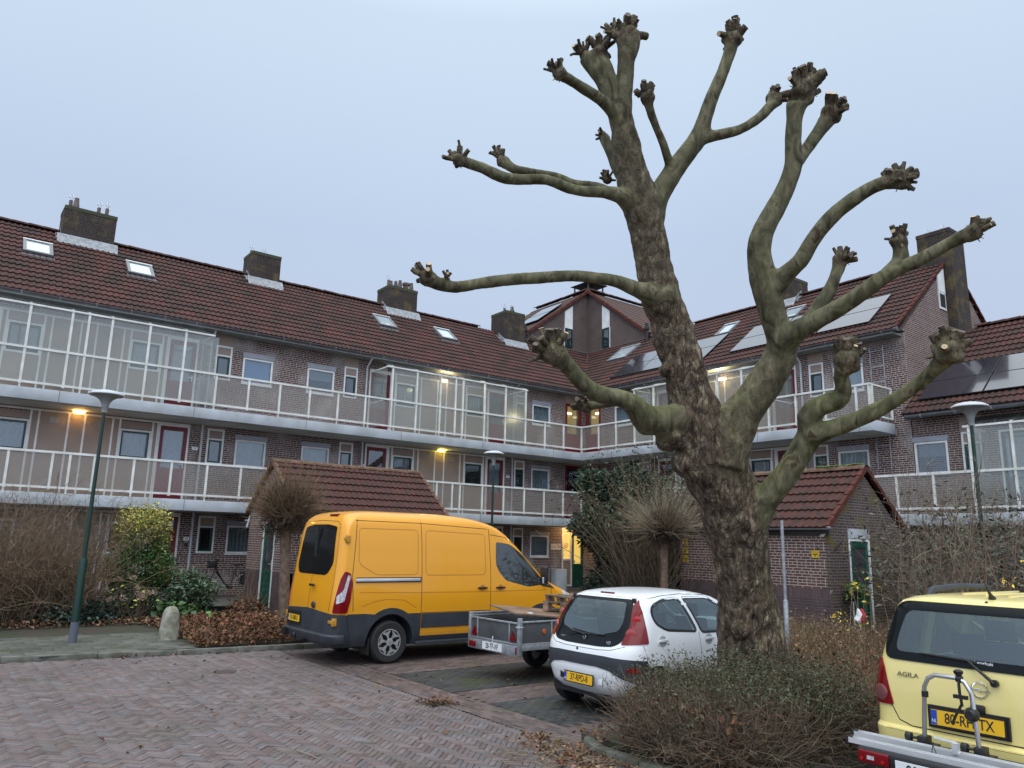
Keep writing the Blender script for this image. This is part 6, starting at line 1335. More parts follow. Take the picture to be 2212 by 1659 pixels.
def ell_pts(n, c, r, seed=0, lo=.5, noise_amp=.18):
    rg = np.random.default_rng(seed); d = rg.normal(0, 1, (n, 3)); d /= np.linalg.norm(d, axis=1, keepdims=True); q = rg.uniform(lo**3, 1, n)**(1/3)
    ph = np.sin(d[:, 0]*5+seed)*np.cos(d[:, 1]*6+seed*2)+np.sin(d[:, 2]*7+seed); q = q*(1+noise_amp*ph); return np.array(c)+d*q[:, None]*np.array(r), d
TW1 = M('brown twig', (.145, .105, .070), .85, island=.45); TW2 = M('pale grey brown twig', (.24, .19, .13), .85, island=.4); TW3 = M('dark twig', (.045, .035, .027), .9, island=.4); TWR = M('orange brown twig', (.20, .128, .070), .8, island=.4)
LG = M('dull green leaf', (.052, .066, .024), .5, island=.45); LDK = M('dark green leaf', (.022, .050, .020), .45, island=.5); LYE = M('yellow variegated leaf', (.50, .45, .10), .5, island=.3); LGR = M('fresh green leaf', (.09, .17, .035), .45, island=.4); LGY = M('grey green leaf', (.075, .085, .060), .5, island=.5)
LBR = M('dead brown leaf', (.155, .072, .034), .8, island=.5); LBR2 = M('pale dead leaf', (.27, .17, .10), .8, island=.4); CON = M('dark conifer', (.009, .030, .011), .7, island=.5); LYL = M('bright yellow leaf', (.70, .50, .06), .5, island=.2)
def plant(name, label, cat, base, parts, group=None):
    root = thing(name, label, cat, base, group)
    for pn, V, F, mt in parts: np_mesh(pn, V, F, mt, root)
    return root
def cat_(*a): # join V,F lists
    Vs, Fs, n = [], [], 0
    for V, F in a: Vs.append(V); Fs.append(F+n); n += len(V)
    return np.concatenate(Vs), np.concatenate(Fs)
rg = np.random.default_rng(11)
# --- clipped hedge in the bed around the tree
def hedge_region(n, seed, zmax=.78):
    r_ = np.random.default_rng(seed); x = r_.uniform(13.2, 15.46, n); y = r_.uniform(17.42, 18.85, n); 
    ok = ((x-15.5)**2/.0001 > 0); cx, cy = 14.95, 17.45
    corner = (x > 14.9) & (y < 18.0) & (((x-14.9)/.58)**2+((18.0-y)/.58)**2 > 1); corner2 = (x > 14.9) & (y > 18.3) & (((x-14.9)/.6)**2+((y-18.3)/.6)**2 > 1)
    k = ~(corner | corner2); x, y = x[k], y[k]; return x, y
x, y = hedge_region(14500, 1); n = len(x)
st = np.stack([x, y, .10+.0*x], 1); edge = np.maximum.reduce([(x-15.2)/.3, (17.5-y)/.5, (y-18.6)/.3, np.zeros(n)])
di = np.stack([rg.normal(0, .55, n)+edge*.25*(x > 15.1), rg.normal(0, .55, n)+edge*.2*np.sign(y-17.9), np.full(n, 1.)], 1)
L_ = rg.uniform(.35, .88, n)*(1-.12*np.clip(edge, 0, 1))
V1, F1_, pa = twigs(st, di, L_, rg.uniform(.0025, .0065, n), .9, 6, 2, k=3)
# side twigs
ii = rg.integers(0, n, 15000); jj = rg.integers(1, 6, 15000); s2 = pa[ii, jj]; V2, F2_, pb = twigs(s2, rg.normal(0, 1, (15000, 3))*np.array([1, 1, .7]), rg.uniform(.06, .30, 15000), rg.uniform(.0018, .004, 15000), 1.0, 4, 3)
tips = np.concatenate([pb[:, -1], pb[:, -2], pa[:, -1], pa[:, -2], pb[:, 1]]); tt = tips[(tips[:, 2] > .60+.12*np.sin(tips[:, 0]*3)) & (tips[:, 2] < .98)]
tt = tt[rg.random(len(tt)) < .75]; tt = np.concatenate([tt+rg.normal(0, .03, tt.shape) for _ in range(2)])
LV1 = leaves_np(tt, .034, 4, .3, .3, .5)
ins = box_pts(1500, 13.3, 15.3, 17.3, 18.75, .12, .62, 5); outs = np.concatenate([np.stack([rg.uniform(15.2, 15.5, 260), rg.uniform(17.5, 18.8, 260), rg.uniform(.1, .6, 260)], 1), np.stack([rg.uniform(13.3, 15.4, 260), rg.uniform(18.6, 18.9, 260), rg.uniform(.1, .55, 260)], 1)])
LV2 = leaves_np(np.concatenate([ins, outs]), .075, 6, .2, .4, .75)
kk = rg.random(len(pa)) < .2
hd = plant('hedge', 'clipped brown twig hedge with small green leaves on top around the plane tree', 'hedge', (14.4, 17.9, .1), [('twigs', V1, F1_, TW1), ('side_twigs', V2, F2_, TW1), ('foliage', *LV1, LG), ('caught_dead_leaves', *LV2, LBR)])
# --- lower brown planting behind, running back along the bed
n = 5200; st = np.stack([rg.uniform(7.2, 13.3, n), rg.uniform(16.95, 18.7, n), np.full(n, .1)], 1); V1, F1_, pa = twigs(st, np.stack([rg.normal(0, .4, n), rg.normal(0, .4, n), np.ones(n)], 1), rg.uniform(.3, .75, n), rg.uniform(.003, .006, n), .7, 5, 12)
l1 = leaves_np(pa[rg.integers(0, n, 3600), rg.integers(2, 5, 3600)], .06, 13, .2, .4, .6); l2 = leaves_np(pa[rg.integers(0, n, 900), -1], .05, 14, .4, .2, .5)
plant('shrub_bed', 'low brown winter shrubs between the trunk and the yellow car', 'shrubs', (10, 17.8, .1), [('twigs', V1, F1_, TWR), ('dead_leaves', *l1, LBR), ('green_leaves', *l2, LG)])
# --- brown planting in front of the shed
n = 5200; st = np.stack([rg.uniform(6.1, 9.6, n), rg.uniform(13.4, 16.9, n), np.full(n, .1)], 1); V1, F1_, pa = twigs(st, np.stack([rg.normal(0, .4, n), rg.normal(0, .4, n), np.ones(n)], 1), rg.uniform(.3, .8, n), rg.uniform(.003, .006, n), .7, 5, 22)
l1 = leaves_np(pa[rg.integers(0, n, 2600), rg.integers(2, 5, 2600)], .06, 23, .2, .4, .6); l2 = leaves_np(pa[rg.integers(0, n, 900), -1], .05, 24, .4, .2, .5); l3 = leaves_np(ell_pts(60, (7.6, 15.4, .75), (.35, .35, .2), 25)[0], .05, 26)
plant('shrub_bed', 'brown leafless groundcover below the right shed wall', 'shrubs', (7.5, 15.3, .1), [('twigs', V1, F1_, TWR), ('dead_leaves', *l1, LBR2), ('green_leaves', *l2, LG), ('yellow_leaves', *l3, LYL)])
# --- yellow maple leaves by the green shed door
ys = at(1868, 1270, 13.0); tipsy = [at(px_, py_, 12.5+random.uniform(-.3, .3)) for px_, py_ in ((1796, 1335), (1838, 1262), (1852, 1265), (1870, 1250), (1840, 1285), (1880, 1285), (1872, 1300), (1850, 1320), (1902, 1268), (2165, 1252), (2180, 1262), (2190, 1250), (2172, 1268), (2198, 1262), (2206, 1215))]
Vl, Fl = leaves_np(np.repeat(np.array([tuple(t) for t in tipsy]), 3, 0), .10, 31, .6, .15, .5)
stm = MB()
for t in tipsy: b0 = Vector((t.x+random.uniform(-.2, .2), t.y+random.uniform(-.2, .2), .1)); stm.tube([b0, (b0+t)/2+Vector((.06, .03, .1)), t], [.006, .004, .002], 4)
root = plant('maple_sapling', 'young maple shoots with a few bright yellow leaves left, in front of the green door', 'sapling', (tipsy[5].x, tipsy[5].y, .1), [('leaves', Vl, Fl, LYL)]); stm.build('stems', TW2, root)
# --- low hedge behind the van nose
n = 3200; c_ = box_pts(n, 8.2, 9.9, 9.2, 13.6, .25, .78, 33); LVh = leaves_np(c_, .06, 34, .4, .3, .55); st = box_pts(900, 8.3, 9.8, 9.3, 13.5, .1, .12, 35); V1, F1_, pa = twigs(st, np.tile([[0, 0, 1.]], (900, 1))+rg.normal(0, .3, (900, 3)), rg.uniform(.4, .65, 900), np.full(900, .005), .6, 4, 36)
plant('hedge', 'low clipped yellowish green hedge behind the van and white car', 'hedge', (9, 11.4, .1), [('twigs', V1, F1_, TW1), ('foliage', *LVh, M('yellowish green leaf', (.13, .135, .045), .6, island=.5))])
# --- dark conifer with leafy shrub
c0 = np.array([5.0, 6.6, 2.1]); KX, KY = at(1345, 1150, 22.8)[:2]; K2, K3 = at(1405, 1150, 22.0)[:2]
co_ = np.concatenate([ell_pts(26000, (KX, KY, 2.95), (1.35, 1.35, 1.35), 41, .72, .22)[0], ell_pts(30000, (K2, K3, 1.7), (1.65, 1.65, 1.75), 43, .72, .22)[0]])
Vc, Fc_ = leaves_np(co_, .19, 42, .1, .1, .30); dkc = MB(); dkc.tube([(KX, KY, .1), (KX, KY, 3.8)], [.16, .05], 8)
rt_ = plant('conifer', 'dense dark green conifer left of the right hand shed', 'tree', (KX, KY, .1), [('crown', Vc, Fc_, CON)]); dkc.build('trunk', TW3, rt_)
SX, SY = at(1400, 1150, 20.2)[:2]
n = 300; st = np.tile([[SX, SY, .2]], (n, 1))+rg.normal(0, .25, (n, 3))*np.array([1, 1, .1]); dr_ = rg.normal(0, .30, (n, 3)); dr_[:, 2] = 1.2
V1, F1_, pa = twigs(st, dr_, rg.uniform(2.2, 4.4, n), rg.uniform(.008, .018, n), .45, 8, 44, gravity=-.2, k=4); i_ = rg.integers(0, n, 2600); s2 = pa[i_, rg.integers(3, 8, 2600)]; V2, F2_, pb = twigs(s2, rg.normal(0, 1, (2600, 3)), rg.uniform(.2, .6, 2600), np.full(2600, .004), .6, 4, 45)
tp = np.concatenate([pb[:, -1], pb[:, -2], pa[:, -1], pa[:, -2]]); tp = tp[tp[:, 2] > 2.5]; tp = np.concatenate([tp+rg.normal(0, .10, tp.shape) for _ in range(2)]); Vl, Fl = leaves_np(tp, .12, 46, .2, .2, .30, droop=.35)
plant('evergreen_shrub', 'tall loose shrub with narrow grey green leaves in front of the conifer', 'shrub', (SX, SY, .1), [('stems', V1, F1_, TW1), ('twigs', V2, F2_, TW1), ('foliage', Vl, Fl, M('narrow olive leaf', (.050, .066, .028), .5, island=.7))])
BX, BY = at(1370, 1200, 19.0)[:2]; n = 320; st = box_pts(n, BX-.7, BX+.9, BY-.9, BY+1.1, .1, .15, 47); V1, F1_, pa = twigs(st, rg.normal(0, .4, (n, 3))+np.array([0, 0, 1]), rg.uniform(.9, 1.9, n), rg.uniform(.004, .009, n), .6, 6, 48)
plant('bare_shrub', 'tangle of bare dark stems under the evergreen shrub', 'shrub', (BX, BY, .1), [('stems', V1, F1_, TW3)])
# --- pollarded ball trees
def ball_tree(px_, base, head, tr_r, name, label, seed, n, L0, L1, spread, rough_r, mat, flat=.5):
    root = thing('pollard_sapling', label, 'tree', base, 'small pollarded ball trees'); t = MB()
    b_, h_ = Vector(base), Vector(head); t.tube([b_-Vector((0, 0, .05)), b_.lerp(h_, .35)+Vector((.015, .01, 0)), b_.lerp(h_, .7)-Vector((.01, .0, 0)), h_+Vector((0, 0, .08))], [tr_r*1.1, tr_r, tr_r*.95, tr_r*1.25], 12)
    for k in range(12): a = random.uniform(0, 6.3); q = b_.lerp(h_, random.uniform(.1, .9)); t.lathe([(.001, -.02), (.022, -.01), (.024, .008), (.001, .02)], (q.x+tr_r*.85*math.cos(a), q.y+tr_r*.85*math.sin(a), q.z), 6)
    t.build('trunk', M('smooth light brown bark', (.20, .135, .095), .75, var=.45, vscale=9., bump=.4, bscale=30.) if 'bt' not in CACHE else CACHE['bt'], root, smooth=True)
    r_ = np.random.default_rng(seed); d = r_.normal(0, 1, (n, 3)); d[:, 2] = np.abs(d[:, 2])*spread+flat*r_.normal(0, .5, n); d /= np.linalg.norm(d, axis=1, keepdims=True)
    st = np.array(h_)+np.array([0, 0, .12])+d*r_.uniform(.05, rough_r, (n, 1)); V, F, pa = twigs(st, d, r_.uniform(L0, L1, n)*(.6+.4*np.abs(d[:, 2])), r_.uniform(.004, .010, n), .55, 6, seed+1, gravity=.5)
    i2 = r_.integers(0, n, n); j2 = r_.integers(1, 5, n); dd2 = pa[i2, j2]-pa[i2, j2-1]; dd2 /= np.linalg.norm(dd2, axis=1, keepdims=True); Vb, Fb, _ = twigs(pa[i2, j2], dd2+r_.normal(0, .45, (n, 3)), r_.uniform(.15, .5, n), np.full(n, .004), .4, 4, seed+4, gravity=.3); V, F = cat_((V, F), (Vb, Fb))
    nb = 4200; V2, F2, _ = twigs(np.array(h_)+np.array([0, 0, .22])+r_.normal(0, rough_r*.52, (nb, 3)), r_.normal(0, 1, (nb, 3)), r_.uniform(.12, .4, nb), np.full(nb, .008), 1., 5, seed+2)
    np_mesh('crown', V, F, mat, root); np_mesh('inner_twigs', V2, F2, M('dense inner twig', (.075, .050, .032), .9, island=.4) if 'it' not in CACHE else CACHE['it'], root)
ball_tree(0, (14.12, 5.32, .15), (14.30, 5.36, 2.42), .125, '', 'small pollarded tree with a round crown of bare twigs, behind the van', 51, 750, .45, 1.35, .8, .45, TWR, .8)
ball_tree(0, (7.55, 11.0, .12), (7.62, 11.10, 2.22), .085, '', 'small pollarded tree with a fan of bare twigs in front of the right shed', 57, 620, .55, 1.7, .50, .25, TW2, .25)
# --- left garden
n = 1300; st = np.stack([rg.uniform(17.9, 21.5, n), rg.uniform(2.4, 4.2, n), np.full(n, .12)], 1); V1, F1_, pa = twigs(st, rg.normal(0, .30, (n, 3))+np.array([0, 0, 1]), rg.uniform(1.3, 3.3, n), rg.uniform(.005, .013, n), .9, 9, 61)
i_ = rg.integers(0, n, 7500); V2, F2_, pb = twigs(pa[i_, rg.integers(2, 9, 7500)], rg.normal(0, 1, (7500, 3))+np.array([0, 0, .3]), rg.uniform(.15, .65, 7500), rg.uniform(.0025, .006, 7500), 1.1, 5, 62)
plant('bare_hedge', 'tall tangled brown leafless hedge at the left edge', 'hedge', (19.7, 3.3, .12), [('stems', V1, F1_, TW1), ('twigs', V2, F2_, TWR)])
def bush(name, label, c, r, nl, size, mats, seed, frac=None, asp=.5, nst=160, droop=0., cat='shrub', up=.4):
    p_, d_ = ell_pts(nl, c, r, seed, .45, .14); p_ = p_[p_[:, 2] > .12]
    st = np.tile([[c[0], c[1], .12]], (nst, 1))+rg.normal(0, .12, (nst, 3))*np.array([1, 1, 0]); tg = p_[rg.integers(0, len(p_), nst)]; dv = tg-st
    V, F, _ = twigs(st, dv, np.linalg.norm(dv, axis=1)*.95, np.full(nst, .008), .25, 6, seed+3)
    parts = [('stems', V, F, TW3)]
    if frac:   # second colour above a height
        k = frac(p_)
        parts += [('foliage', *leaves_np(p_[~k], size, seed+1, up, .2, asp, droop), mats[0]), ('variegated_foliage', *leaves_np(p_[k], size, seed+2, up, .2, asp, droop), mats[1])]  # upper leaves take the shrub's own second leaf colour
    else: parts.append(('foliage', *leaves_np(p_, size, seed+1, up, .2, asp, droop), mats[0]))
    return plant(name, label, cat, (c[0], c[1], .12), parts)
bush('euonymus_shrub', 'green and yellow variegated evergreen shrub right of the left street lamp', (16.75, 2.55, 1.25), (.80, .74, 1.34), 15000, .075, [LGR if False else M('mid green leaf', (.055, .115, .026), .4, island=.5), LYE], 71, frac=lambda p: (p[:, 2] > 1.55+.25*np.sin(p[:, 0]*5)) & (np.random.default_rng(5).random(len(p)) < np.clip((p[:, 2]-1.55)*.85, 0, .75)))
n = 60; st = np.stack([rg.uniform(16.2, 17.3, n), rg.uniform(2.3, 3.0, n), rg.uniform(1.9, 2.2, n)], 1); V1, F1_, pa = twigs(st, rg.normal(0, .2, (n, 3))+np.array([0, 0, 1]), rg.uniform(.3, .75, n), np.full(n, .004), .2, 5, 73)
tp = pa[:, 1:].reshape(-1, 3); tp = np.concatenate([tp+rg.normal(0, .03, tp.shape) for _ in range(3)]); Vl, Fl = leaves_np(tp, .07, 74)
eu = [o for o in C.objects if o.name.startswith('euonymus')][0]; np_mesh('shoots', V1, F1_, TW1, eu); np_mesh('shoot_leaves', Vl, Fl, LYE, eu)
bush('rhododendron', 'rhododendron with long drooping dark leaves in front of the bicycle', (15.62, 3.0, .62), (.66, .60, .62), 2100, .15, [M('rhododendron leaf', (.060, .11, .050), .35, island=.45)], 75, asp=.30, droop=.5, up=.7)
bush('ivy_mound', 'low dark bluish green ivy mound behind the left street lamp', (18.2, 3.95, .25), (.95, .5, .32), 2600, .08, [M('ivy leaf', (.030, .055, .038), .4, island=.5)], 77, asp=.9)
bush('leafy_perennial', 'broad leaved green perennial at the pavement edge, left of the bollard', (16.2, 4.2, .30), (.42, .35, .24), 240, .17, [M('broad green leaf', (.055, .11, .030), .4, island=.3)], 79, asp=.75, nst=40)
bush('leafy_perennial', 'small patch of light green leaves growing in the leaf covered bed', (16.0, 6.3, .36), (.18, .22, .10), 16, .20, [LGR], 80, asp=.55, nst=8)
bush('evergreen_shrub', 'dark evergreen shrub low behind the dried hydrangea heads', (17.0, 3.5, .35), (.75, .45, .5), 4200, .06, [LDK], 85, asp=.5)
hy = thing('hydrangea', 'hydrangea with pale brown dried flower heads left of the rhododendron', 'shrub', (17.2, 4.1, .12)); n = 70
st = np.stack([rg.uniform(16.9, 17.5, n), rg.uniform(3.9, 4.2, n), np.full(n, .12)], 1); V1, F1_, pa = twigs(st, rg.normal(0, .35, (n, 3))+np.array([0, 0, 1.]), rg.uniform(.45, 1.0, n), np.full(n, .006), .35, 6, 82); np_mesh('stems', V1, F1_, TW1, hy)
for k in range(14): c_ = pa[k*5, -1]; p_, _ = ell_pts(70, c_, (.085, .085, .06), 90+k, .3); np_mesh('flower_head', *leaves_np(p_, .035, 91+k, .3, .2, .9), M('dried petals', (.33, .23, .17), .8, island=.3) if 'dp' not in CACHE else CACHE['dp'], hy)
np_mesh('leaves', *leaves_np(pa[rg.integers(0, n, 30), -2], .10, 93, .5, .2, .6), M('lime leaf', (.38, .45, .07), .5), hy)
# dry clump beside the green garage door
cl = thing('dry_bramble', 'dry brown climber stems beside the green shed door', 'climber', (14.3, 3.3, .12)); n = 90
st = np.stack([rg.uniform(14.0, 14.6, n), rg.uniform(3.0, 3.6, n), np.full(n, .12)], 1); V1, F1_, pa = twigs(st, rg.normal(0, .35, (n, 3))+np.array([0, -.2, 1.]), rg.uniform(.3, .9, n), np.full(n, .007), .8, 7, 95); np_mesh('stems', V1, F1_, TWR, cl)
n = 5; st = np.stack([rg.uniform(13.9, 14.1, n), rg.uniform(1.6, 2.2, n), np.full(n, .12)], 1); V1, F1_, pa = twigs(st, rg.normal(0, .1, (n, 3))+np.array([0, 0, 1.]), rg.uniform(1.5, 2.3, n), np.full(n, .010), .4, 8, 96); np_mesh('climbing_stems', V1, F1_, TWR, cl)
np_mesh('dead_leaves', *leaves_np(box_pts(220, 13.9, 14.7, 2.8, 3.8, .13, .45, 97), .12, 98, .3, .5, .5), LBR, cl)
# --- right side shrubs
n = 300; st = np.array([(lambda v: (v.x, v.y, .1))(at(rg.uniform(1985, 2280), 1250, rg.uniform(13.0, 17.5))) for _ in range(n)]); V1, F1_, pa = twigs(st, rg.normal(0, .3, (n, 3))+np.array([.0, .0, 1.]), rg.uniform(1.4, 3.3, n), rg.uniform(.006, .016, n), .8, 9, 101, k=4)
i_ = rg.integers(0, n, 5200); V2, F2_, pb = twigs(pa[i_, rg.integers(3, 9, 5200)], rg.normal(0, 1, (5200, 3))+np.array([0, 0, .3]), rg.uniform(.2, .8, 5200), rg.uniform(.0025, .005, 5200), .6, 5, 102)
tp = np.concatenate([pb[:, -1], pb[:, -2], pb[:, -3]]); tp = tp[(tp[:, 2] > 1.1) & (tp[:, 2] < 3.5)]; Vl, Fl = leaves_np(tp[rg.random(len(tp)) < .55], .13, 103, .1, .25, .35, droop=.5)
plant('overgrown_shrub', 'overgrown shrub with greyish hanging leaves right of the shed', 'shrub', (5.6, 16.4, .1), [('stems', V1, F1_, TW1), ('twigs', V2, F2_, TW1), ('foliage', Vl, Fl, LGY)])
n = 46; base_ = np.stack([rg.uniform(8.0, 9.6, n), rg.uniform(17.2, 18.6, n), np.full(n, .1)], 1); V1, F1_, pa = twigs(base_, rg.normal(0, .13, (n, 3))+np.array([-.03, .02, 1.]), rg.uniform(2.0, 3.6, n), rg.uniform(.007, .014, n), .25, 9, 104, k=4)
i_ = rg.integers(0, n, 420); V2, F2_, pb = twigs(pa[i_, rg.integers(3, 9, 420)], rg.normal(0, .7, (420, 3))+np.array([0, 0, .8]), rg.uniform(.3, .8, 420), np.full(420, .0035), .4, 5, 105)
plant('bare_shrub', 'slender bare stems rising above the yellow car', 'shrub', (8.8, 17.9, .1), [('stems', V1, F1_, M('reddish stem', (.14, .085, .06), .7, island=.4)), ('twigs', V2, F2_, TW2)])
# --- leaf litter
def litter(name, label, regions, n, seed, size=.085, mats=(LBR, LBR2), cat='dead leaves'):
    r_ = np.random.default_rng(seed); out = []
    for (x0, x1, y0, y1, z0, z1, w_) in regions: out.append(box_pts(int(n*w_), x0, x1, y0, y1, z0, z1, seed+int(x0*10)))
    p_ = np.concatenate(out); k = r_.random(len(p_)) < .65
    V, F = cat_(leaves_np(p_[k], size, seed+1, .5, .5, .7), leaves_np(p_[~k], size, seed+2, .5, .5, .7)); k1 = int(k.sum()); mi = np.zeros(len(F), int); mi[2*k1:] = 1
    o = np_mesh(name, V, F, list(mats), None, mi=mi); return tag(o, label, cat, kind='stuff')
litter('leaf_litter', 'dead brown leaves covering the garden bed behind the pavement', [(13.8, 21.5, 3.5, 4.6, .12, .22, .7), (13.7, 17.0, 4.4, 5.2, .12, .25, .3)], 2600, 111)
x = rg.uniform(14.75, 16.85, 5200); y = rg.uniform(5.0, 8.35, 5200); hgt = .34*np.clip(1-((x-15.7)/1.25)**4, 0, 1)*np.clip(1-((y-6.7)/1.8)**6, .25, 1)
p_ = np.stack([x, y, .08+hgt*rg.uniform(.2, 1, 5200)], 1); V, F = leaves_np(p_, .085, 113, .4, .5, .65); mi = (np.arange(len(F))//2*0)
n = 2600; st = np.stack([rg.uniform(14.8, 16.8, n), rg.uniform(5.1, 8.3, n), np.full(n, .06)], 1); V1, F1_, _ = twigs(st, rg.normal(0, .4, (n, 3))+np.array([0, 0, 1.]), rg.uniform(.15, .42, n), np.full(n, .004), .5, 4, 114)
plant('low_hedge', 'low bed of clipped stems full of dead brown leaves, right of the bollard', 'shrub bed', (15.8, 6.7, .12), [('stems', V1, F1_, TWR), ('dead_leaves', V, F, LBR)])
litter('leaf_litter', 'brown leaves spilled on the paving around the hedge corner', [(15.3, 16.25, 17.0, 19.4, .012, .05, .42), (14.0, 15.7, 18.8, 19.5, .012, .05, .12), (12.8, 15.6, 16.85, 18.9, .12, .2, .35), (15.55, 16.0, 16.3, 17.6, .012, .03, .11)], 2300, 115, .055)
n = 620; st = np.stack([rg.uniform(15.2, 16.5, n), rg.uniform(16.6, 19.4, n), rg.uniform(.012, .05, n)], 1); st = st[(st[:, 0] > 15.55) | (st[:, 1] > 18.9)]; n = len(st); V1, F1_, _ = twigs(st, rg.normal(0, 1, (n, 3))*np.array([1, 1, .04]), rg.uniform(.1, .5, n), rg.uniform(.002, .005, n), .3, 4, 116); V1[:, 2] = np.abs(V1[:, 2]-.006)+.006
tag(np_mesh('twig_litter', V1, F1_, TW2), 'thin broken twigs scattered around the hedge corner', 'twigs', kind='stuff')
sc = np.stack([rg.uniform(14.2, 19.5, 90), rg.uniform(8.6, 18, 90), np.full(90, .012)], 1); sc = np.concatenate([sc, np.stack([rg.uniform(13.5, 18.3, 150), rg.uniform(8.42, 8.75, 150), np.full(150, .015)], 1), np.stack([rg.uniform(10.5, 15.3, 50), rg.uniform(9, 16.8, 50), np.full(50, .014)], 1)])
V, F = leaves_np(sc, .06, 118, 2., .4, .7); tag(np_mesh('leaf_litter', V, F, LBR), 'a few stray leaves along the kerb and on the brick road', 'dead leaves', kind='stuff')
tw_ = thing('fallen_twig', 'pale bare twig lying on the brick road', 'twig', tuple(at(660, 1632, 6.2)*1.0)); 
pA = CAM+(at(640, 1621, 1)-CAM)*((2.0-.01)/(2.0-at(640, 1621, 1).z)); pB = CAM+(at(692, 1640, 1)-CAM)*((2.0-.01)/(2.0-at(692, 1640, 1).z)); tw_.location = pA
t_ = MB(); t_.tube([pA, (pA+pB)/2+Vector((.01, .01, .012)), pB], [.006, .006, .003], 6); t_.tube([(pA+pB)/2, (pA+pB)/2+Vector((-.08, .05, .0))], [.004, .002], 5); t_.build('stem', TW2, tw_)
# ================================================================== GROUND
def struct(name, mb, mt, label=None): o = mb.build(name, mt) if isinstance(mb, MB) else mb; o['kind'] = 'structure'; return o
EARTH = M('dark garden soil', (.055, .040, .030), .95, col2=(.035, .040, .020), vscale=1.5, bump=.8, bscale=12.)
SAND = M('joint sand', (.045, .038, .034), .95)
gr = MB()
gx = [-150, -9, -1.3, 0, 6, 13, 23, 60, 150]; gy = [-150, -1.3, 0, 1.5, 3.5, 5, 8, 40, 150]
hz = lambda x, y: (-.03 if y > 5.5 or x > 23 else .10+.14*max(0, min(1, (3.6-y)/3.0))) if not (y >= 8 or x > 25) else -.03
vs = [(x, y, hz(x, y)) for y in gy for x in gx]; nx = len(gx)
gr.add(vs, [(j*nx+i, j*nx+i+1, (j+1)*nx+i+1, (j+1)*nx+i) for j in range(len(gy)-1) for i in range(nx-1)])
struct('ground', gr, EARTH)
bedm = MB(); bedm.box(-1.2, 10.1, .5, 16.85, -.02, .10); bedm.box(-1.2, 15.42, 16.86, 18.80, -.02, .10); bedm.box(10.1, 17.1, 4.3, 8.25, -.02, .065); bedm.box(10.0, 23, .8, 4.45, -.02, .125)
struct('planting_bed', bedm, EARTH)
# bricks laid in herringbone: each brick is real, with a chamfer
def bricks(name, cx, cy, ax, L, W_, mt, h=.0, gap=.006, tilt=.006, seed=0, cham=.006):
    """cx, cy centres; ax angle of the long side"""
    r_ = np.random.default_rng(seed); n = len(cx); ca, sa = np.cos(ax), np.sin(ax); hl, hw = L/2-gap/2, W_/2-gap/2
    V = np.zeros((n, 8, 3)); tz = r_.normal(0, .0015, n); tx, ty = r_.normal(0, tilt, n), r_.normal(0, tilt, n)
    hl = hl*(1+r_.normal(0, .01, n)); 
    for k, (sx, sy) in enumerate(((-1, -1), (1, -1), (1, 1), (-1, 1))):
        for lv in (0, 1):
            u = sx*(hl-(cham if lv else 0)); v = sy*(hw-(cham if lv else 0)); V[:, k+4*lv, 0] = cx+u*ca-v*sa; V[:, k+4*lv, 1] = cy+u*sa+v*ca
            V[:, k+4*lv, 2] = h+(tz+tx*u+ty*v if lv else -.014+(tz+tx*u+ty*v))
    V[:, :4, 2] = V[:, :4, 2]+.009
    i = np.arange(n)[:, None]*8; F = np.concatenate([i+np.array([[4, 5, 6, 7]])]+[i+np.array([[a, b, b+4, a+4]]) for a, b in ((0, 1), (1, 2), (2, 3), (3, 0))])
    return np_mesh(name, V.reshape(-1, 3), F, mt, None)
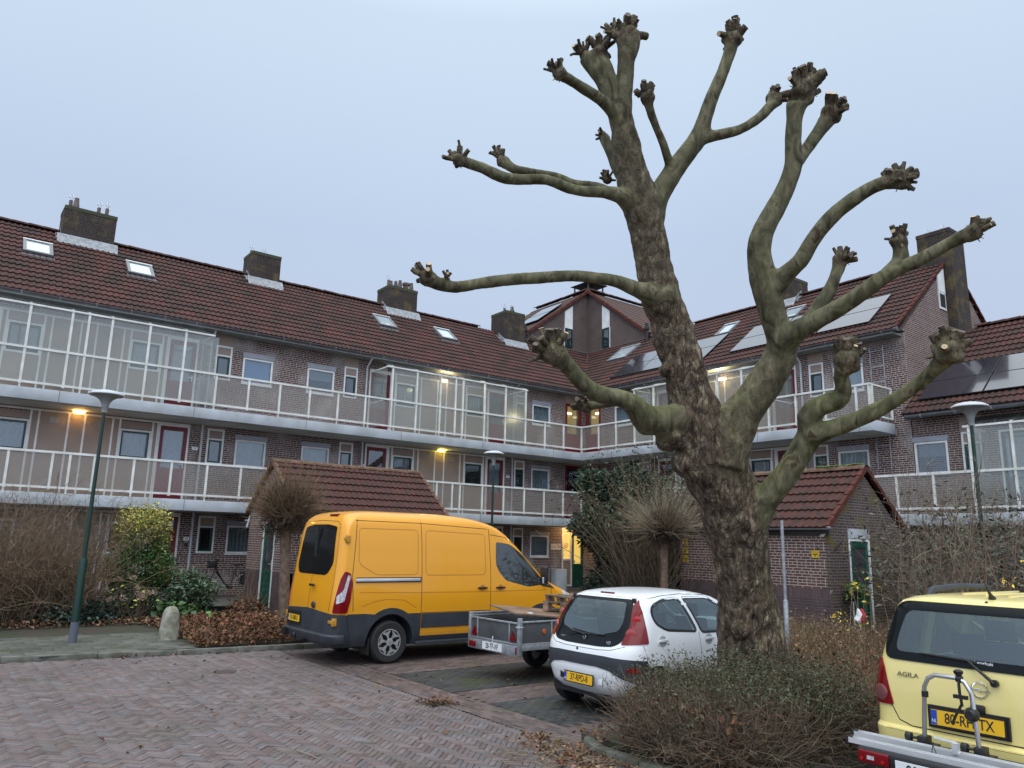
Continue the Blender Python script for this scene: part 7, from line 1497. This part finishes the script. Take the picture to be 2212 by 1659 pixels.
def pbrick(name, c1, c2, c3, moss=.3, island=.45):
    mt, nt, b = newmat(name); b.inputs['Roughness'].default_value = .8; b.inputs['Specular IOR Level'].default_value = .3
    g = node(nt, 'ShaderNodeNewGeometry'); tcn = node(nt, 'ShaderNodeTexCoord'); rp = node(nt, 'ShaderNodeValToRGB'); el = rp.color_ramp.elements; el.new(.5)
    for e, p, c in zip(el, (0, .5, 1.), (c1, c2, c3)): e.position = p; e.color = (*c, 1)
    nt.links.new(g.outputs['Random Per Island'], rp.inputs[0])
    m3 = node(nt, 'ShaderNodeMath', operation='MULTIPLY'); m3.inputs[1].default_value = 23.7; nt.links.new(g.outputs['Random Per Island'], m3.inputs[0]); m4 = node(nt, 'ShaderNodeMath', operation='FRACT'); nt.links.new(m3.outputs[0], m4.inputs[0])
    mr = node(nt, 'ShaderNodeMapRange'); mr.inputs['To Min'].default_value = 1-island*.6; mr.inputs['To Max'].default_value = 1+island*.6; nt.links.new(m4.outputs[0], mr.inputs['Value'])
    n0 = node(nt, 'ShaderNodeTexNoise', i_Scale=.55, i_Detail=7.); nt.links.new(tcn.outputs['Object'], n0.inputs['Vector']); m0 = node(nt, 'ShaderNodeMapRange'); m0.inputs['From Min'].default_value = .3; m0.inputs['From Max'].default_value = .7; m0.inputs['To Min'].default_value = .82; m0.inputs['To Max'].default_value = 1.12; nt.links.new(n0.outputs['Fac'], m0.inputs['Value'])
    mm = node(nt, 'ShaderNodeMath', operation='MULTIPLY'); nt.links.new(mr.outputs[0], mm.inputs[0]); nt.links.new(m0.outputs[0], mm.inputs[1])
    n1 = node(nt, 'ShaderNodeTexNoise', i_Scale=28., i_Detail=8.); nt.links.new(tcn.outputs['Object'], n1.inputs['Vector']); m1 = node(nt, 'ShaderNodeMapRange'); m1.inputs['To Min'].default_value = .6; m1.inputs['To Max'].default_value = 1.4; nt.links.new(n1.outputs['Fac'], m1.inputs['Value']); m5 = node(nt, 'ShaderNodeMath', operation='MULTIPLY'); nt.links.new(mm.outputs[0], m5.inputs[0]); nt.links.new(m1.outputs[0], m5.inputs[1])
    vm = node(nt, 'ShaderNodeVectorMath', operation='SCALE'); nt.links.new(rp.outputs[0], vm.inputs[0]); nt.links.new(m5.outputs[0], vm.inputs['Scale'])
    n2 = node(nt, 'ShaderNodeTexNoise', i_Scale=1.3, i_Detail=9.); nt.links.new(tcn.outputs['Object'], n2.inputs['Vector']); r2 = node(nt, 'ShaderNodeMapRange'); r2.inputs['From Min'].default_value = .53; r2.inputs['From Max'].default_value = .68; r2.inputs['To Max'].default_value = moss; nt.links.new(n2.outputs['Fac'], r2.inputs['Value'])
    mx = node(nt, 'ShaderNodeMix', data_type='RGBA'); nt.links.new(r2.outputs[0], mx.inputs[0]); nt.links.new(vm.outputs[0], mx.inputs[6]); mx.inputs[7].default_value = (.050, .060, .025, 1); nt.links.new(mx.outputs[2], b.inputs['Base Color'])
    bp = node(nt, 'ShaderNodeBump', i_Strength=.35, i_Distance=.004); nt.links.new(n1.outputs['Fac'], bp.inputs['Height']); nt.links.new(bp.outputs[0], b.inputs['Normal'])
    mq = node(nt, 'ShaderNodeMapRange'); mq.inputs['To Min'].default_value = .95; mq.inputs['To Max'].default_value = .42; nt.links.new(n0.outputs['Fac'], mq.inputs['Value']); nt.links.new(mq.outputs[0], b.inputs['Roughness'])
    return mt
PB1 = pbrick('road brick', (.128, .092, .086), (.150, .118, .114), (.140, .130, .134), .22, .32)
PB2 = pbrick('red brown brick', (.105, .072, .062), (.125, .092, .084), (.105, .085, .083), .35)
PB3 = pbrick('dark bay brick', (.040, .041, .041), (.052, .053, .053), (.036, .039, .036), .75, .35)
PT = pbrick('grey paving slab', (.090, .092, .076), (.112, .115, .098), (.100, .102, .084), .75, .35)
base = MB(); base.box(7, 60, 8.15, 60, -.06, -.012); struct('road', base, SAND)
# kerb line: y at x
kl = [(28, 7.72), (19.85, 8.27), (18.5, 8.47), (17.3, 8.64), (16.3, 8.76), (15.1, 8.85), (12, 9.0), (9.9, 9.05)]
kerb_y = lambda x: np.interp(-x, [-p[0] for p in kl], [p[1] for p in kl])
bl_, bw_ = .186, .062
m_ = bl_/bw_
cells = []
# herringbone in a frame turned 45 degrees
N_ = 190; W0 = bw_
xs_, ys_, an_ = [], [], []
# unit: L = 2.5 W herringbone built by stepping
for i in range(-270, 270):
    for j in range(-70, 70):
        # classic 2:1-like stepping generalised: horizontal brick at (i*W + j*2L', i*W)
        u = i*bw_+j*2*bl_; v = i*bw_
        xs_.append(u+bl_/2); ys_.append(v+bw_/2); an_.append(0.)
        u2 = i*bw_+j*2*bl_+bl_; v2 = i*bw_-0.0
        xs_.append(u2+bw_/2); ys_.append(v2+bw_-bl_/2+0.0*bl_+0.0); an_.append(math.pi/2)
# use the exact tiling: horizontals at (k*W + m*2L, k*W), verticals start at the right end, hanging down
X_, Y_, A_ = map(np.array, (xs_, ys_, an_))
rot = R(45); GX = 18.4+X_*math.cos(rot)-Y_*math.sin(rot); GY = 13.6+X_*math.sin(rot)+Y_*math.cos(rot)
bayx = 15.62
curve_x = lambda y: 15.55+.10*np.sin((y-11)*.5)
ok = (GX > 15.60) & (GX < 25.5) & (GY > kerb_y(GX)+.06) & (GY < 20.6)
ok |= (GX <= 15.60) & (GX > 14.6) & (GY > 18.95) & (GY < 20.6)
hb_o = bricks('road_bricks', GX[ok], GY[ok], A_[ok]+rot, bl_, bw_, PB1, 0., seed=1); hb_o['kind'] = 'structure'
# bands of stretchers along the bay mouth
bx, by, ba = [], [], []
for r in range(6):
    y = 9.1+(r % 2)*.1
    while y < 17.3: bx.append(15.10+.0415+r*.083); by.append(y); ba.append(math.pi/2); y += .205
rr2, ry_ = [], []
bo_ = bricks('brick_band', np.array(bx), np.array(by), np.array(ba), .205, .083, PB2, .003, seed=2); bo_['kind'] = 'structure'
def rows(x0, x1, y0, y1, mt, seed, L=.205, W_=.083, h=.0, along='x', name='parking_bay'):
    cx, cy, ca = [], [], []
    r = 0; v = (y0 if along == 'x' else x0)+W_/2; vmax = y1 if along == 'x' else x1; ulo, uhi = (x0, x1) if along == 'x' else (y0, y1)
    while v < vmax:
        u = ulo-(r % 2)*L/2+L/2
        while u < uhi: 
            if u > ulo: (cx.append(u), cy.append(v), ca.append(0.)) if along == 'x' else (cx.append(v), cy.append(u), ca.append(math.pi/2))
            u += L
        v += W_; r += 1
    o = bricks(name, np.array(cx), np.array(cy), np.array(ca), L, W_, mt, h, seed=seed); o['kind'] = 'structure'; return o
rows(10.1, 15.10, 9.1, 12.2, PB2, 3); rows(10.1, 15.10, 12.2, 13.9, PB3, 4, h=-.002); rows(10.1, 15.10, 13.9, 14.74, PB2, 5); rows(10.1, 15.10, 14.74, 16.15, PB3, 6, h=-.002); rows(10.1, 15.3, 16.15, 16.78, PB2, 7, along='y')
rows(10.1, 15.3, 18.98, 21.6, PB3, 8, h=-.002)
# pavement
px_, py_ = [], []
r = 0; y = 4.5
while y < 8.5:
    x = 16.95+(r % 2)*.15
    while x < 25:
        if y+.15 < kerb_y(x)-.12: px_.append(x+.15); py_.append(y+.15)
        x += .30
    y += .30; r += 1
po = bricks('pavement', np.array(px_), np.array(py_), np.zeros(len(px_)), .30, .30, PT, .072, gap=.005, tilt=.003, seed=9, cham=.004); po['kind'] = 'structure'
pb_ = MB(); pb_.prism([(16.9, 4.45), (28, 4.45), (28, 7.6), (19.8, 8.15), (16.9, 8.58)], 'z', -.03, .060); struct('pavement_base', pb_, SAND)
pp = rows(12.9, 18.2, .0, 2.6, PT, 10, L=.30, W_=.30, h=.30, name='garden_path')
pth = MB(); pth.box(12.9, 18.2, -1.2, 2.6, -.02, .288); struct('path_base', pth, SAND)
KERBM = M('mossy concrete kerb', (.14, .14, .122), .9, col2=(.07, .075, .052), vscale=5., bump=.4, bscale=25.)
kb = MB()
def kerb_run(pts, h=.078, wd=.12, L=.98):
    out = []
    for (p, q) in zip(pts, pts[1:]):
        p, q = Vector((*p, 0)), Vector((*q, 0)); n = max(1, round((q-p).length/L)); d = (q-p).normalized(); s_ = Vector((-d.y, d.x, 0))
        for i in range(n):
            a = p.lerp(q, i/n)+d*.003; b = p.lerp(q, (i+1)/n)-d*.003; jz = random.uniform(-.004, .004)
            kb.obox((a+b)/2+Vector((0, 0, (h-.1)/2+jz)), (b-a)/2, s_*wd/2, (0, 0, (h+.1)/2))
kerb_run([(x, y-.06) for x, y in kl])
kerb_run([(15.05, 16.84), (15.30, 16.90), (15.50, 17.06), (15.60, 17.30), (15.62, 17.9), (15.60, 18.4), (15.48, 18.70), (15.25, 18.86), (14.9, 18.90)], .09, .12, .3)
kerb_run([(15.05, 16.84), (10.1, 16.84)], .09); kerb_run([(14.9, 18.90), (10.1, 18.90)], .11); kerb_run([(10.1, 9.05), (10.1, 16.8)], .1); kerb_run([(10.1, 19.0), (10.1, 22)], .1)
kb.build('kerb', KERBM, bevel=.012)['kind'] = 'structure'
ms = litter if False else None
# drain and manhole
dn = thing('storm_drain', 'rusty iron road drain clogged with leaves at the corner of the parking bays', 'drain', (15.62, 14.4, 0)); MB().box(15.42, 15.82, 14.22, 14.58, -.01, .006).build('frame', M('rusty iron', (.085, .055, .04), .8, var=.4, vscale=20.), dn)
d2 = MB(); [d2.box(15.46, 15.78, 14.25+k*.05, 14.28+k*.05, .006, .012) for k in range(6)]; d2.build('grate', BLACK, dn)
V, F = leaves_np(box_pts(60, 15.4, 15.85, 14.2, 14.6, .012, .04, 7), .07, 8, .5, .4, .5); np_mesh('trapped_leaves', V, F, LBR, dn)
mh = thing('manhole_cover', 'small round iron cover set in the brick road', 'manhole cover', (17.15, 10.75, 0)); MB().lathe([(.17, -.01), (.17, .006), (.14, .008)], (17.15, 10.75, 0), 24).build('lid', M('old iron', (.06, .045, .04), .7), mh)
# ------------------------------------------------------------------ sheds
def shed_tiles(parent, **k): return tiles(parent=parent, mat=TILE2, amp=.024, **k)
SLS = 1.28/1.62
s1 = thing('brick_shed', 'low brick shed with a green door and tiled roof behind the van', 'shed', (11.4, 2.6, .15))
x0, x1, y0, y1, ze, zr = 9.2, 13.65, 1.0, 4.2, 2.72, 4.0
b_ = MB(); b_.box(x0, x1-.10, y0, y1, 0, ze); b_.build('wall', BRS, s1)
gp = MB(); ops = [(2.16, 3.06, .25, 2.55)]
def gable_cells(mb, ax, a0, a1, b0, b1, zt, apex, ops):
    """gable leaf with a door opening; plane normal along ax"""
    us = sorted({b0, b1, *[v for o in ops for v in o[:2]]}); 
    for u, v in zip(us, us[1:]):
        for o in ops:
            if o[0] < (u+v)/2 < o[1]:
                if ax == 'x': mb.box(a0, a1, u, v, o[3], zt); mb.box(a0, a1, u, v, 0, o[2])
                else: mb.box(u, v, a0, a1, o[3], zt); mb.box(u, v, a0, a1, 0, o[2])
                break
        else:
            mb.box(a0, a1, u, v, 0, zt) if ax == 'x' else mb.box(u, v, a0, a1, 0, zt)
    mb.prism([(b0, zt), (b1, zt), ((b0+b1)/2, apex)], ax, a0, a1)
gable_cells(gp, 'x', x1-.095, x1, y0, y1, ze, zr-.05, ops); gp.build('gable_wall', BRS, s1)
def shed_door(parent, ax, a, u0, u1, z0, z1, hinge):
    """door in a gable; a = outer wall plane"""
    bx_ = (lambda mb, p, q, d0, d1, z_, z__: mb.box(a+d0, a+d1, p, q, z_, z__)) if ax == 'x' else (lambda mb, p, q, d0, d1, z_, z__: mb.box(p, q, a+d0, a+d1, z_, z__))
    f = MB(); bx_(f, u0, u0+.05, -.06, .012, z0, z1-.22); bx_(f, u1-.05, u1, -.06, .012, z0, z1-.22); bx_(f, u0+.05, u1-.05, -.06, .012, z1-.27, z1-.22); d = f.build('door', WHITE, parent)
    l_ = MB(); bx_(l_, u0+.055, u0+.17, -.05, -.01, z0+.02, z1-.275); bx_(l_, u1-.17, u1-.055, -.05, -.01, z0+.02, z1-.275); bx_(l_, u0+.17, u1-.17, -.05, -.012, z1-.42, z1-.275); bx_(l_, u0+.17, u1-.17, -.05, -.012, z0+.80, z0+.92)
    for k in range(5): bx_(l_, u0+.17, u1-.17, -.05, -.016, z0+.03+k*.155, z0+.175+k*.155)
    l_.build('door_leaf', GREEN2, d, bevel=.004); p = MB(); bx_(p, u0+.17, u1-.17, -.046, -.036, z0+.92, z1-.42); p.build('pane', M('wired dark glass', (.045, .05, .055), .12, coat=.5) if 'wd' not in CACHE else CACHE['wd'], d)
    hx = u1-.11 if hinge else u0+.11; h = MB(); bx_(h, hx-.02, hx+.02, -.01, .0, z0+.95, z0+1.2); s = -1 if hinge else 1; bx_(h, min(hx, hx+s*.12), max(hx, hx+s*.12), .012, .03, z0+1.08, z0+1.10); h.build('handle', ALU, d)
    li = MB(); bx_(li, u0-.02, u1+.02, -.08, .02, z1-.215, z1); li.build('lintel', CONC, parent)
shed_door(s1, 'x', x1, 2.17, 3.05, .25, 2.60, True)
MB().box(x1-.11, x1-.095, 2.1, 3.1, .2, 2.7).build('dark_room', DARK, s1)
pl = MB(); pl.box(x1-.097, x1+.0015, y0, 2.155, 0, 1.15); pl.box(x1-.097, x1+.0015, 3.065, y1, 0, 1.15); pl.build('plinth', BRP, s1)
rt1 = shed_tiles(s1, wing='L', t0=x0-.05, t1=x1+.06, d0=y1+.14, z0=ze-.02, d1=2.6, slope=SLS, row=.34); shed_tiles(rt1, wing='L', t0=x0-.05, t1=x1+.06, d0=y0-.14, z0=ze-.02, d1=2.6, slope=SLS, row=.34)
ridge((x1+.08, 2.6, zr+.05), (x0-.06, 2.6, zr+.05), rt1, M('mossy ridge tile', (.17, .085, .055), .85, col2=(.09, .055, .03), vscale=9., bump=.6, bscale=30.), .40, .12)
vb_ = MB()
for x in (x0-.06, x1+.05):
    for sg in (1, -1):
        for k in range(6): a = Vector((x, 2.6+sg*1.74*k/6, zr+.06-1.36*k/6)); b = Vector((x, 2.6+sg*1.74*(k+1)/6, zr+.08-1.36*(k+1)/6)); vb_.beam(a, b, .10, .10)
vb_.build('verge_tiles', bpy.data.materials['mossy ridge tile'], rt1)
lp = MB(); lp.box(x1-.15, x1+.02, .62, .95, 2.48, 2.51); lp.tube([(x1-.2, .93, 2.7), (x1-.02, .95, 2.62), (x1+.05, .93, 2.3)], .03, 6); lp.build('gutter_end', PIPE, s1)
s2 = thing('brick_shed', 'low brick shed with a green gable door right of the plane tree', 'shed', (3.9, 11.9, .1))
X0, X1, Y0, Y1, ZE, ZR = 2.3, 5.5, 9.75, 13.90, 2.46, 3.80
ops = [(3.85, 4.75, .15, 2.50)]
b_ = MB(); wz = (11.55, 12.35, 1.62, 2.38)
for (a, b, c, d) in ((Y0, wz[0], 0, ZE), (wz[1], Y1-.10, 0, ZE), (wz[0], wz[1], 0, wz[2]), (wz[0], wz[1], wz[3], ZE)): b_.box(X1-.1, X1, a, b, c, d)
b_.box(X0, X1-.1, Y0, Y0+.1, 0, ZE); b_.box(X0, X0+.1, Y0+.1, Y1-.1, 0, ZE); b_.build('wall', BRS, s2)
gp = MB(); gable_cells(gp, 'y', Y1-.095, Y1, X0, X1, ZE, ZR-.05, ops); gp.build('gable_wall', BRD, s2)
shed_door(s2, 'y', Y1, 3.86, 4.74, .15, 2.50, False); MB().box(3.8, 4.8, Y1-.11, Y1-.096, .1, 2.5).build('dark_room', DARK, s2)
w_ = MB(); w_.box(X1-.06, X1+.01, wz[0], wz[0]+.05, wz[2], wz[3]); w_.box(X1-.06, X1+.01, wz[1]-.05, wz[1], wz[2], wz[3]); w_.box(X1-.06, X1+.01, wz[0]+.05, wz[1]-.05, wz[3]-.05, wz[3]); w_.box(X1-.06, X1+.01, wz[0]+.05, wz[1]-.05, wz[2], wz[2]+.07); w_.box(X1-.02, X1+.04, wz[0]-.02, wz[1]+.02, wz[2]-.05, wz[2]-.002)
wo = w_.build('window', WHITE, s2); MB().box(X1-.05, X1-.04, wz[0]+.05, wz[1]-.05, wz[2]+.07, wz[3]-.05).build('pane', PANE, wo); MB().box(X1-.3, X1-.28, wz[0]-.1, wz[1]+.1, 1.5, 2.45).build('dark_room', DARK, s2)
pl = MB(); pl.box(X1-.097, X1+.002, Y0, Y1-.002, 0, 1.20)
plo = pl.build('plinth', BRP, s2)
so2 = MB(); y = Y0
while y < Y1-.03: so2.box(X1+.0021, X1+.003, y+.002, y+.048, 1.0, 1.198); y += .0625
so2.build('soldier_course', M('soldier bricks', (.105, .072, .074), .85, island=.2), plo)
rt2 = shed_tiles(s2, wing='R', t0=Y0-.05, t1=Y1+.06, d0=X1+.16, z0=ZE+.02, d1=3.9, slope=.80, row=.34); shed_tiles(rt2, wing='R', t0=Y0-.05, t1=Y1+.06, d0=X0-.16, z0=ZE+.02, d1=3.9, slope=.80, row=.34)
ridge((3.9, Y0-.06, ZR+.10), (3.9, Y1+.10, ZR+.10), rt2, bpy.data.materials['mossy ridge tile'], .40, .12)
vb_ = MB()
for sg in (1, -1):
    for k in range(6): a = Vector((3.9+sg*1.76*k/6, Y1+.05, ZR+.10-1.41*k/6)); b = Vector((3.9+sg*1.76*(k+1)/6, Y1+.05, ZR+.12-1.41*(k+1)/6)); vb_.beam(a, b, .10, .10)
vb_.build('verge_tiles', VERGE, rt2)
mo = MB(); 
for k in range(60): mo.lathe([(.001, 0), (random.uniform(.02, .05), .006), (.001, .03)], (3.9+random.uniform(-.08, .12), Y1-random.uniform(-.03, 1.2), ZR+.19+random.uniform(-.01, .01)), 6)
mo.build('moss', M('green moss', (.10, .15, .02), .9), rt2)
gt = MB(); gt.box(X1+.06, X1+.18, Y0-.1, Y1+.14, 2.44, 2.50); gt.build('gutter', GUT, s2, bevel=.02); MB().box(X1+.165, X1+.185, Y0-.1, Y1+.14, 2.50, 2.512).build('gutter_lip', WHITE, s2)
MB().box(X1+.002, X1+.05, Y0, Y1, 2.33, 2.50).build('fascia', BLACK, s2)
# ------------------------------------------------------------------ yellow marker plates
YS = M('yellow enamel marker', (.62, .42, .03), .4, var=.2, vscale=30.)
def marker(c, ax, label, rows_):
    rt = thing('marker_plate', label, 'marker plate', c, 'yellow hydrant marker plates'); x, y, z = c; p = MB()
    (p.box(x, x+.008, y-.09, y+.09, z-.08, z+.08)); p.build('plate', YS, rt)
    k = MB(); k.box(x+.008, x+.010, y-.06, y+.06, z-.008, z+.006); k.box(x+.008, x+.010, y-.008, y+.008, z-.05, z-.008); link('lettering', text_mesh(rows_, .05, (x+.009, y-.03, z+.04), (0, 1, 0), (0, 0, 1), .001), INK, rt); k.build('mark', INK, rt)
for i, (z, s) in enumerate(((2.16, '4'), (1.94, '2'), (1.73, '3'))): marker((5.502, 9.93, z), 'x', ('topmost', 'middle', 'lowest')[i]+' of three stacked yellow marker plates on the shed wall by the pollard', s)
marker((5.502, 13.55, 1.93), 'x', 'single yellow marker plate near the right corner of the shed wall', '5')
marker((13.653, 3.98, 2.05), 'x', 'yellow marker plate on the brick wall behind the van roof corner', '1')
# ------------------------------------------------------------------ street lamps
LG1 = M('lamp post green', (.004, .028, .019), .4); LHEAD = M('pale grey lamp hood', (.50, .53, .56), .35); LSHADE = M('grey lamp bowl', (.30, .31, .32), .4, var=.15, vscale=20.); LFOOT = M('grey bitumen foot', (.09, .10, .13), .7)
def lamp(x, y, z0, H, lean, label, r=.31):
    rt = thing('street_lamp', label, 'street lamp', (x, y, z0), 'park style street lamps'); tx, ty = lean
    P_ = lambda h: (x+tx*h/H, y+ty*h/H, z0+h)
    MB().tube([P_(-.05), P_(.36)], .072, 16).build('foot', LFOOT, rt, smooth=True)
    MB().tube([P_(.36), P_(1.42), P_(1.50), P_(1.505)], [.070, .070, .052, .040], 16).build('sleeve', LG1, rt, smooth=True)
    MB().tube([P_(1.50), P_(H-.40)], [.040, .030], 16).build('pole', LG1, rt, smooth=True)
    q = P_(H-.40); hd_ = MB(); hd_.lathe([(.036, 0), (.055, .0), (.055, .10), (.062, .11)], (q[0], q[1], q[2]), 28); hd_.build('collar', LSHADE, rt, smooth=True, angle=50)
    sh_ = MB(); sh_.lathe([(.060, .10), (.068, .15), (.085, .20), (.125, .255), (.19, .30), (r-.03, .325), (r, .335), (r, .35)], q, 36); sh_.build('lamp_shade', LSHADE, rt, smooth=True, angle=50)
    hh = MB(); hh.lathe([(r+.004, .345), (r, .365), (r*.78, .405), (r*.45, .432), (.02, .438)], q, 36); hh.build('hood', LHEAD, rt, smooth=True, angle=50)
lamp(18.64, 6.77, .07, 4.63, (-.03, -.02), 'dark green street lamp on the pavement at the left')
g_ = at(2133, 1500, 13.4); lamp(6.0, 17.15, .1, 4.62, (.0, .0), 'dark green street lamp among the shrubs at the right')
g2 = at(1063, 1120, 22.8); lamp(g2.x, g2.y, .15, 4.55, (0, 0), 'distant dark green street lamp rising behind the van')
# bollard
bo = thing('bollard', 'short round topped mossy concrete bollard at the pavement edge', 'bollard', (17.04, 6.95, .12)); b_ = MB(); b_.lathe([(.185, .05), (.18, .2), (.162, .42), (.148, .54), (.125, .61), (.085, .655), (.04, .675), (.005, .678)], (17.04, 6.95, 0), 28)
bo_m = b_.build('post', M('rough mossy concrete', (.34, .33, .28), .9, col2=(.17, .165, .12), vscale=7., bump=.8, bscale=30., detail=9.), bo, smooth=True, angle=60)
# steel post
pz = at(1697, 1300, 13.5); ps = thing('steel_post', 'plain galvanised steel post standing right of the plane trunk', 'post', (pz.x, pz.y, .1)); b_ = MB()
b_.tube([(pz.x, pz.y, .1), (pz.x, pz.y, 1.12), (pz.x, pz.y, 1.15)], [.044, .044, .030], 16); b_.build('sleeve', GALV, ps, smooth=True); b_ = MB(); b_.tube([(pz.x, pz.y, 1.14), (pz.x, pz.y, 2.52)], .028, 16); b_.build('pole', GALV, ps, smooth=True)
# bag
bp_ = at(1857, 1330, 12.2); bg_ = thing('plastic_bag', 'white and red plastic bag caught low in front of the green shed door', 'bag', (bp_.x, bp_.y, bp_.z)); b_ = MB(); prof = []
for nm, dx, mt_ in (('white_part', -.03, SIGNW), ('red_part', .06, M('bag red', (.55, .02, .04), .5))):
    c = MB(); c.lathe([(.005, .16), (.03, .12), (.07, .02), (.075, -.07), (.05, -.14), (.01, -.16)], (0, 0, 0), 9); me_ = c.v = [tuple(Vector((bp_.x, bp_.y, bp_.z))+RT*(x*.6+dx*.6+.02*math.sin(z*30))+UPV*(z*.7+.02*math.sin(x*40))+Vector((0, 0, 0))+FW*y) for x, y, z in c.v]; c.build(nm, mt_, bg_)
# hanging basket
hbk = thing('hanging_basket', 'dark hanging basket with green fern leaves on the shed gable', 'hanging basket', (5.05, 13.98, 1.15)); b_ = MB(); b_.lathe([(.02, .95), (.12, .98), (.17, 1.06), (.18, 1.18)], (5.05, 14.10, 0), 14); b_.build('basket', BLACK, hbk, smooth=True)
b_ = MB(); b_.tube([(5.05, 13.91, 1.95), (5.05, 14.12, 2.0)], .01, 6); [b_.tube([(5.05, 14.10, 1.98), (5.05+.16*math.cos(a), 14.10+.16*math.sin(a), 1.18)], .004, 4) for a in (0, 2.1, 4.2)]; b_.build('chain', TW3, hbk)
p_, _ = ell_pts(260, (5.0, 14.15, 1.20), (.30, .20, .20), 201, .2); np_mesh('fern_leaves', *leaves_np(p_, .09, 202, .3, .2, .5, .3), LGR, hbk)
wl = thing('shed_lamp', 'small dark bracket lamp near the top left of the shed gable', 'lamp', (5.30, 13.95, 2.1)); b_ = MB(); b_.tube([(5.34, 13.91, 2.02), (5.26, 13.99, 2.16), (5.20, 14.03, 2.24)], .02, 6); b_.build('bracket', TW3, wl)
# ------------------------------------------------------------------ bicycle by the wall
bk = thing('bicycle', 'black city bicycle with dark panniers leaning by the ground floor windows', 'bicycle', (13.9, .3, .30)); yb0 = .35; zb = .30
def bwheel(x, nm):
    t = MB(); t.tube([(x+.34*math.cos(a), yb0, zb+.35+.34*math.sin(a)) for a in [2*math.pi*k/32 for k in range(33)]], .017, 7, cap=False); w_ = t.build(nm, M('grey bicycle tyre', (.22, .21, .19), .7) if 'gt' not in CACHE else CACHE['gt'], bk, smooth=True)
    s_ = MB(); [s_.tube([(x, yb0, zb+.35), (x+.325*math.cos(a), yb0, zb+.35+.325*math.sin(a))], .0015, 3) for a in [2*math.pi*k/20 for k in range(20)]]; s_.lathe([(.025, -.05), (.025, .05)], (x, yb0, zb+.35), 10, 'y'); s_.build('spokes', ALU, w_)
bwheel(14.45, 'front_wheel'); bwheel(13.38, 'rear_wheel')
f = MB(); zz = zb
f.tube([(14.45, yb0, zz+.35), (14.30, yb0, zz+.80), (14.26, yb0, zz+1.0)], .014, 8); f.tube([(14.28, yb0, zz+.86), (14.12, yb0, zz+.60), (13.98, yb0, zz+.38), (13.85, yb0, zz+.32)], .018, 8); f.tube([(14.27, yb0, zz+.76), (14.0, yb0, zz+.42), (13.85, yb0, zz+.30)], .018, 8)
f.tube([(13.85, yb0, zz+.30), (13.68, yb0, zz+.92)], .015, 8); f.tube([(13.85, yb0, zz+.30), (13.38, yb0, zz+.35)], .012, 8); f.tube([(13.74, yb0, zz+.70), (13.38, yb0, zz+.35)], .010, 8)
f.build('frame', BLACK, bk, smooth=True); f = MB(); f.tube([(14.12, yb0-.26, zz+1.05), (14.28, yb0-.2, zz+1.10), (14.26, yb0, zz+1.04), (14.28, yb0+.2, zz+1.10), (14.12, yb0+.26, zz+1.05)], .012, 8); f.build('handlebar', BLACK, bk, smooth=True)
f = MB(); f.obox((13.66, yb0, zz+.96), (.13, 0, 0), (0, .07, 0), (0, 0, .03)); f.build('saddle', M('brown saddle', (.06, .04, .03), .6), bk, bevel=.02)
f = MB(); f.obox((14.38, yb0, zz+.95), (.10, 0, 0), (0, .15, 0), (0, 0, .10)); f.build('front_carrier', BLACK, bk, bevel=.01)
for sg in (-1, 1): f = MB(); f.obox((13.34, yb0+sg*.12, zz+.56), (.18, 0, 0), (0, .06, 0), (0, 0, .18)); f.build('pannier', DARK, bk, bevel=.03)
oc = thing('orange_cover', 'bright orange cover on top of a black bin bag beside the bicycle', 'cover', (13.15, .5, 1.2)); f = MB(); f.obox((13.25, .55, 1.33), (.16, 0, .02), (0, .14, 0), (0, 0, .07)); f.build('fabric', M('orange fabric', (.80, .10, .02), .6), oc, bevel=.05, seg=3)
bb = thing('black_bin', 'black wheeled bin under the orange cover', 'bin', (13.2, .5, .3)); f = MB(); f.obox((13.15, .45, .80), (.20, 0, 0), (0, .20, 0), (0, 0, .44)); f.build('body', DARK, bb, bevel=.04)
gc = thing('electric_cabinet', 'small pale grey utility cabinet below the direction sign', 'cabinet', (.25, -.9, .15)); MB().box(.0, .55, -1.2, -.85, .1, 1.05).build('body', CONC, gc, bevel=.02)
wb = MB(); wb.box(15.9, 17.2, 1.55, 1.7, .62, .70); wt = thing('garden_bench', 'low white bench half hidden behind the rhododendron', 'bench', (16.5, 1.6, .3)); wb.build('seat', WHITE, wt, bevel=.01); f = MB(); f.box(16.0, 16.06, 1.56, 1.69, .25, .62); f.box(17.05, 17.11, 1.56, 1.69, .25, .62); f.build('leg', WHITE, wt)
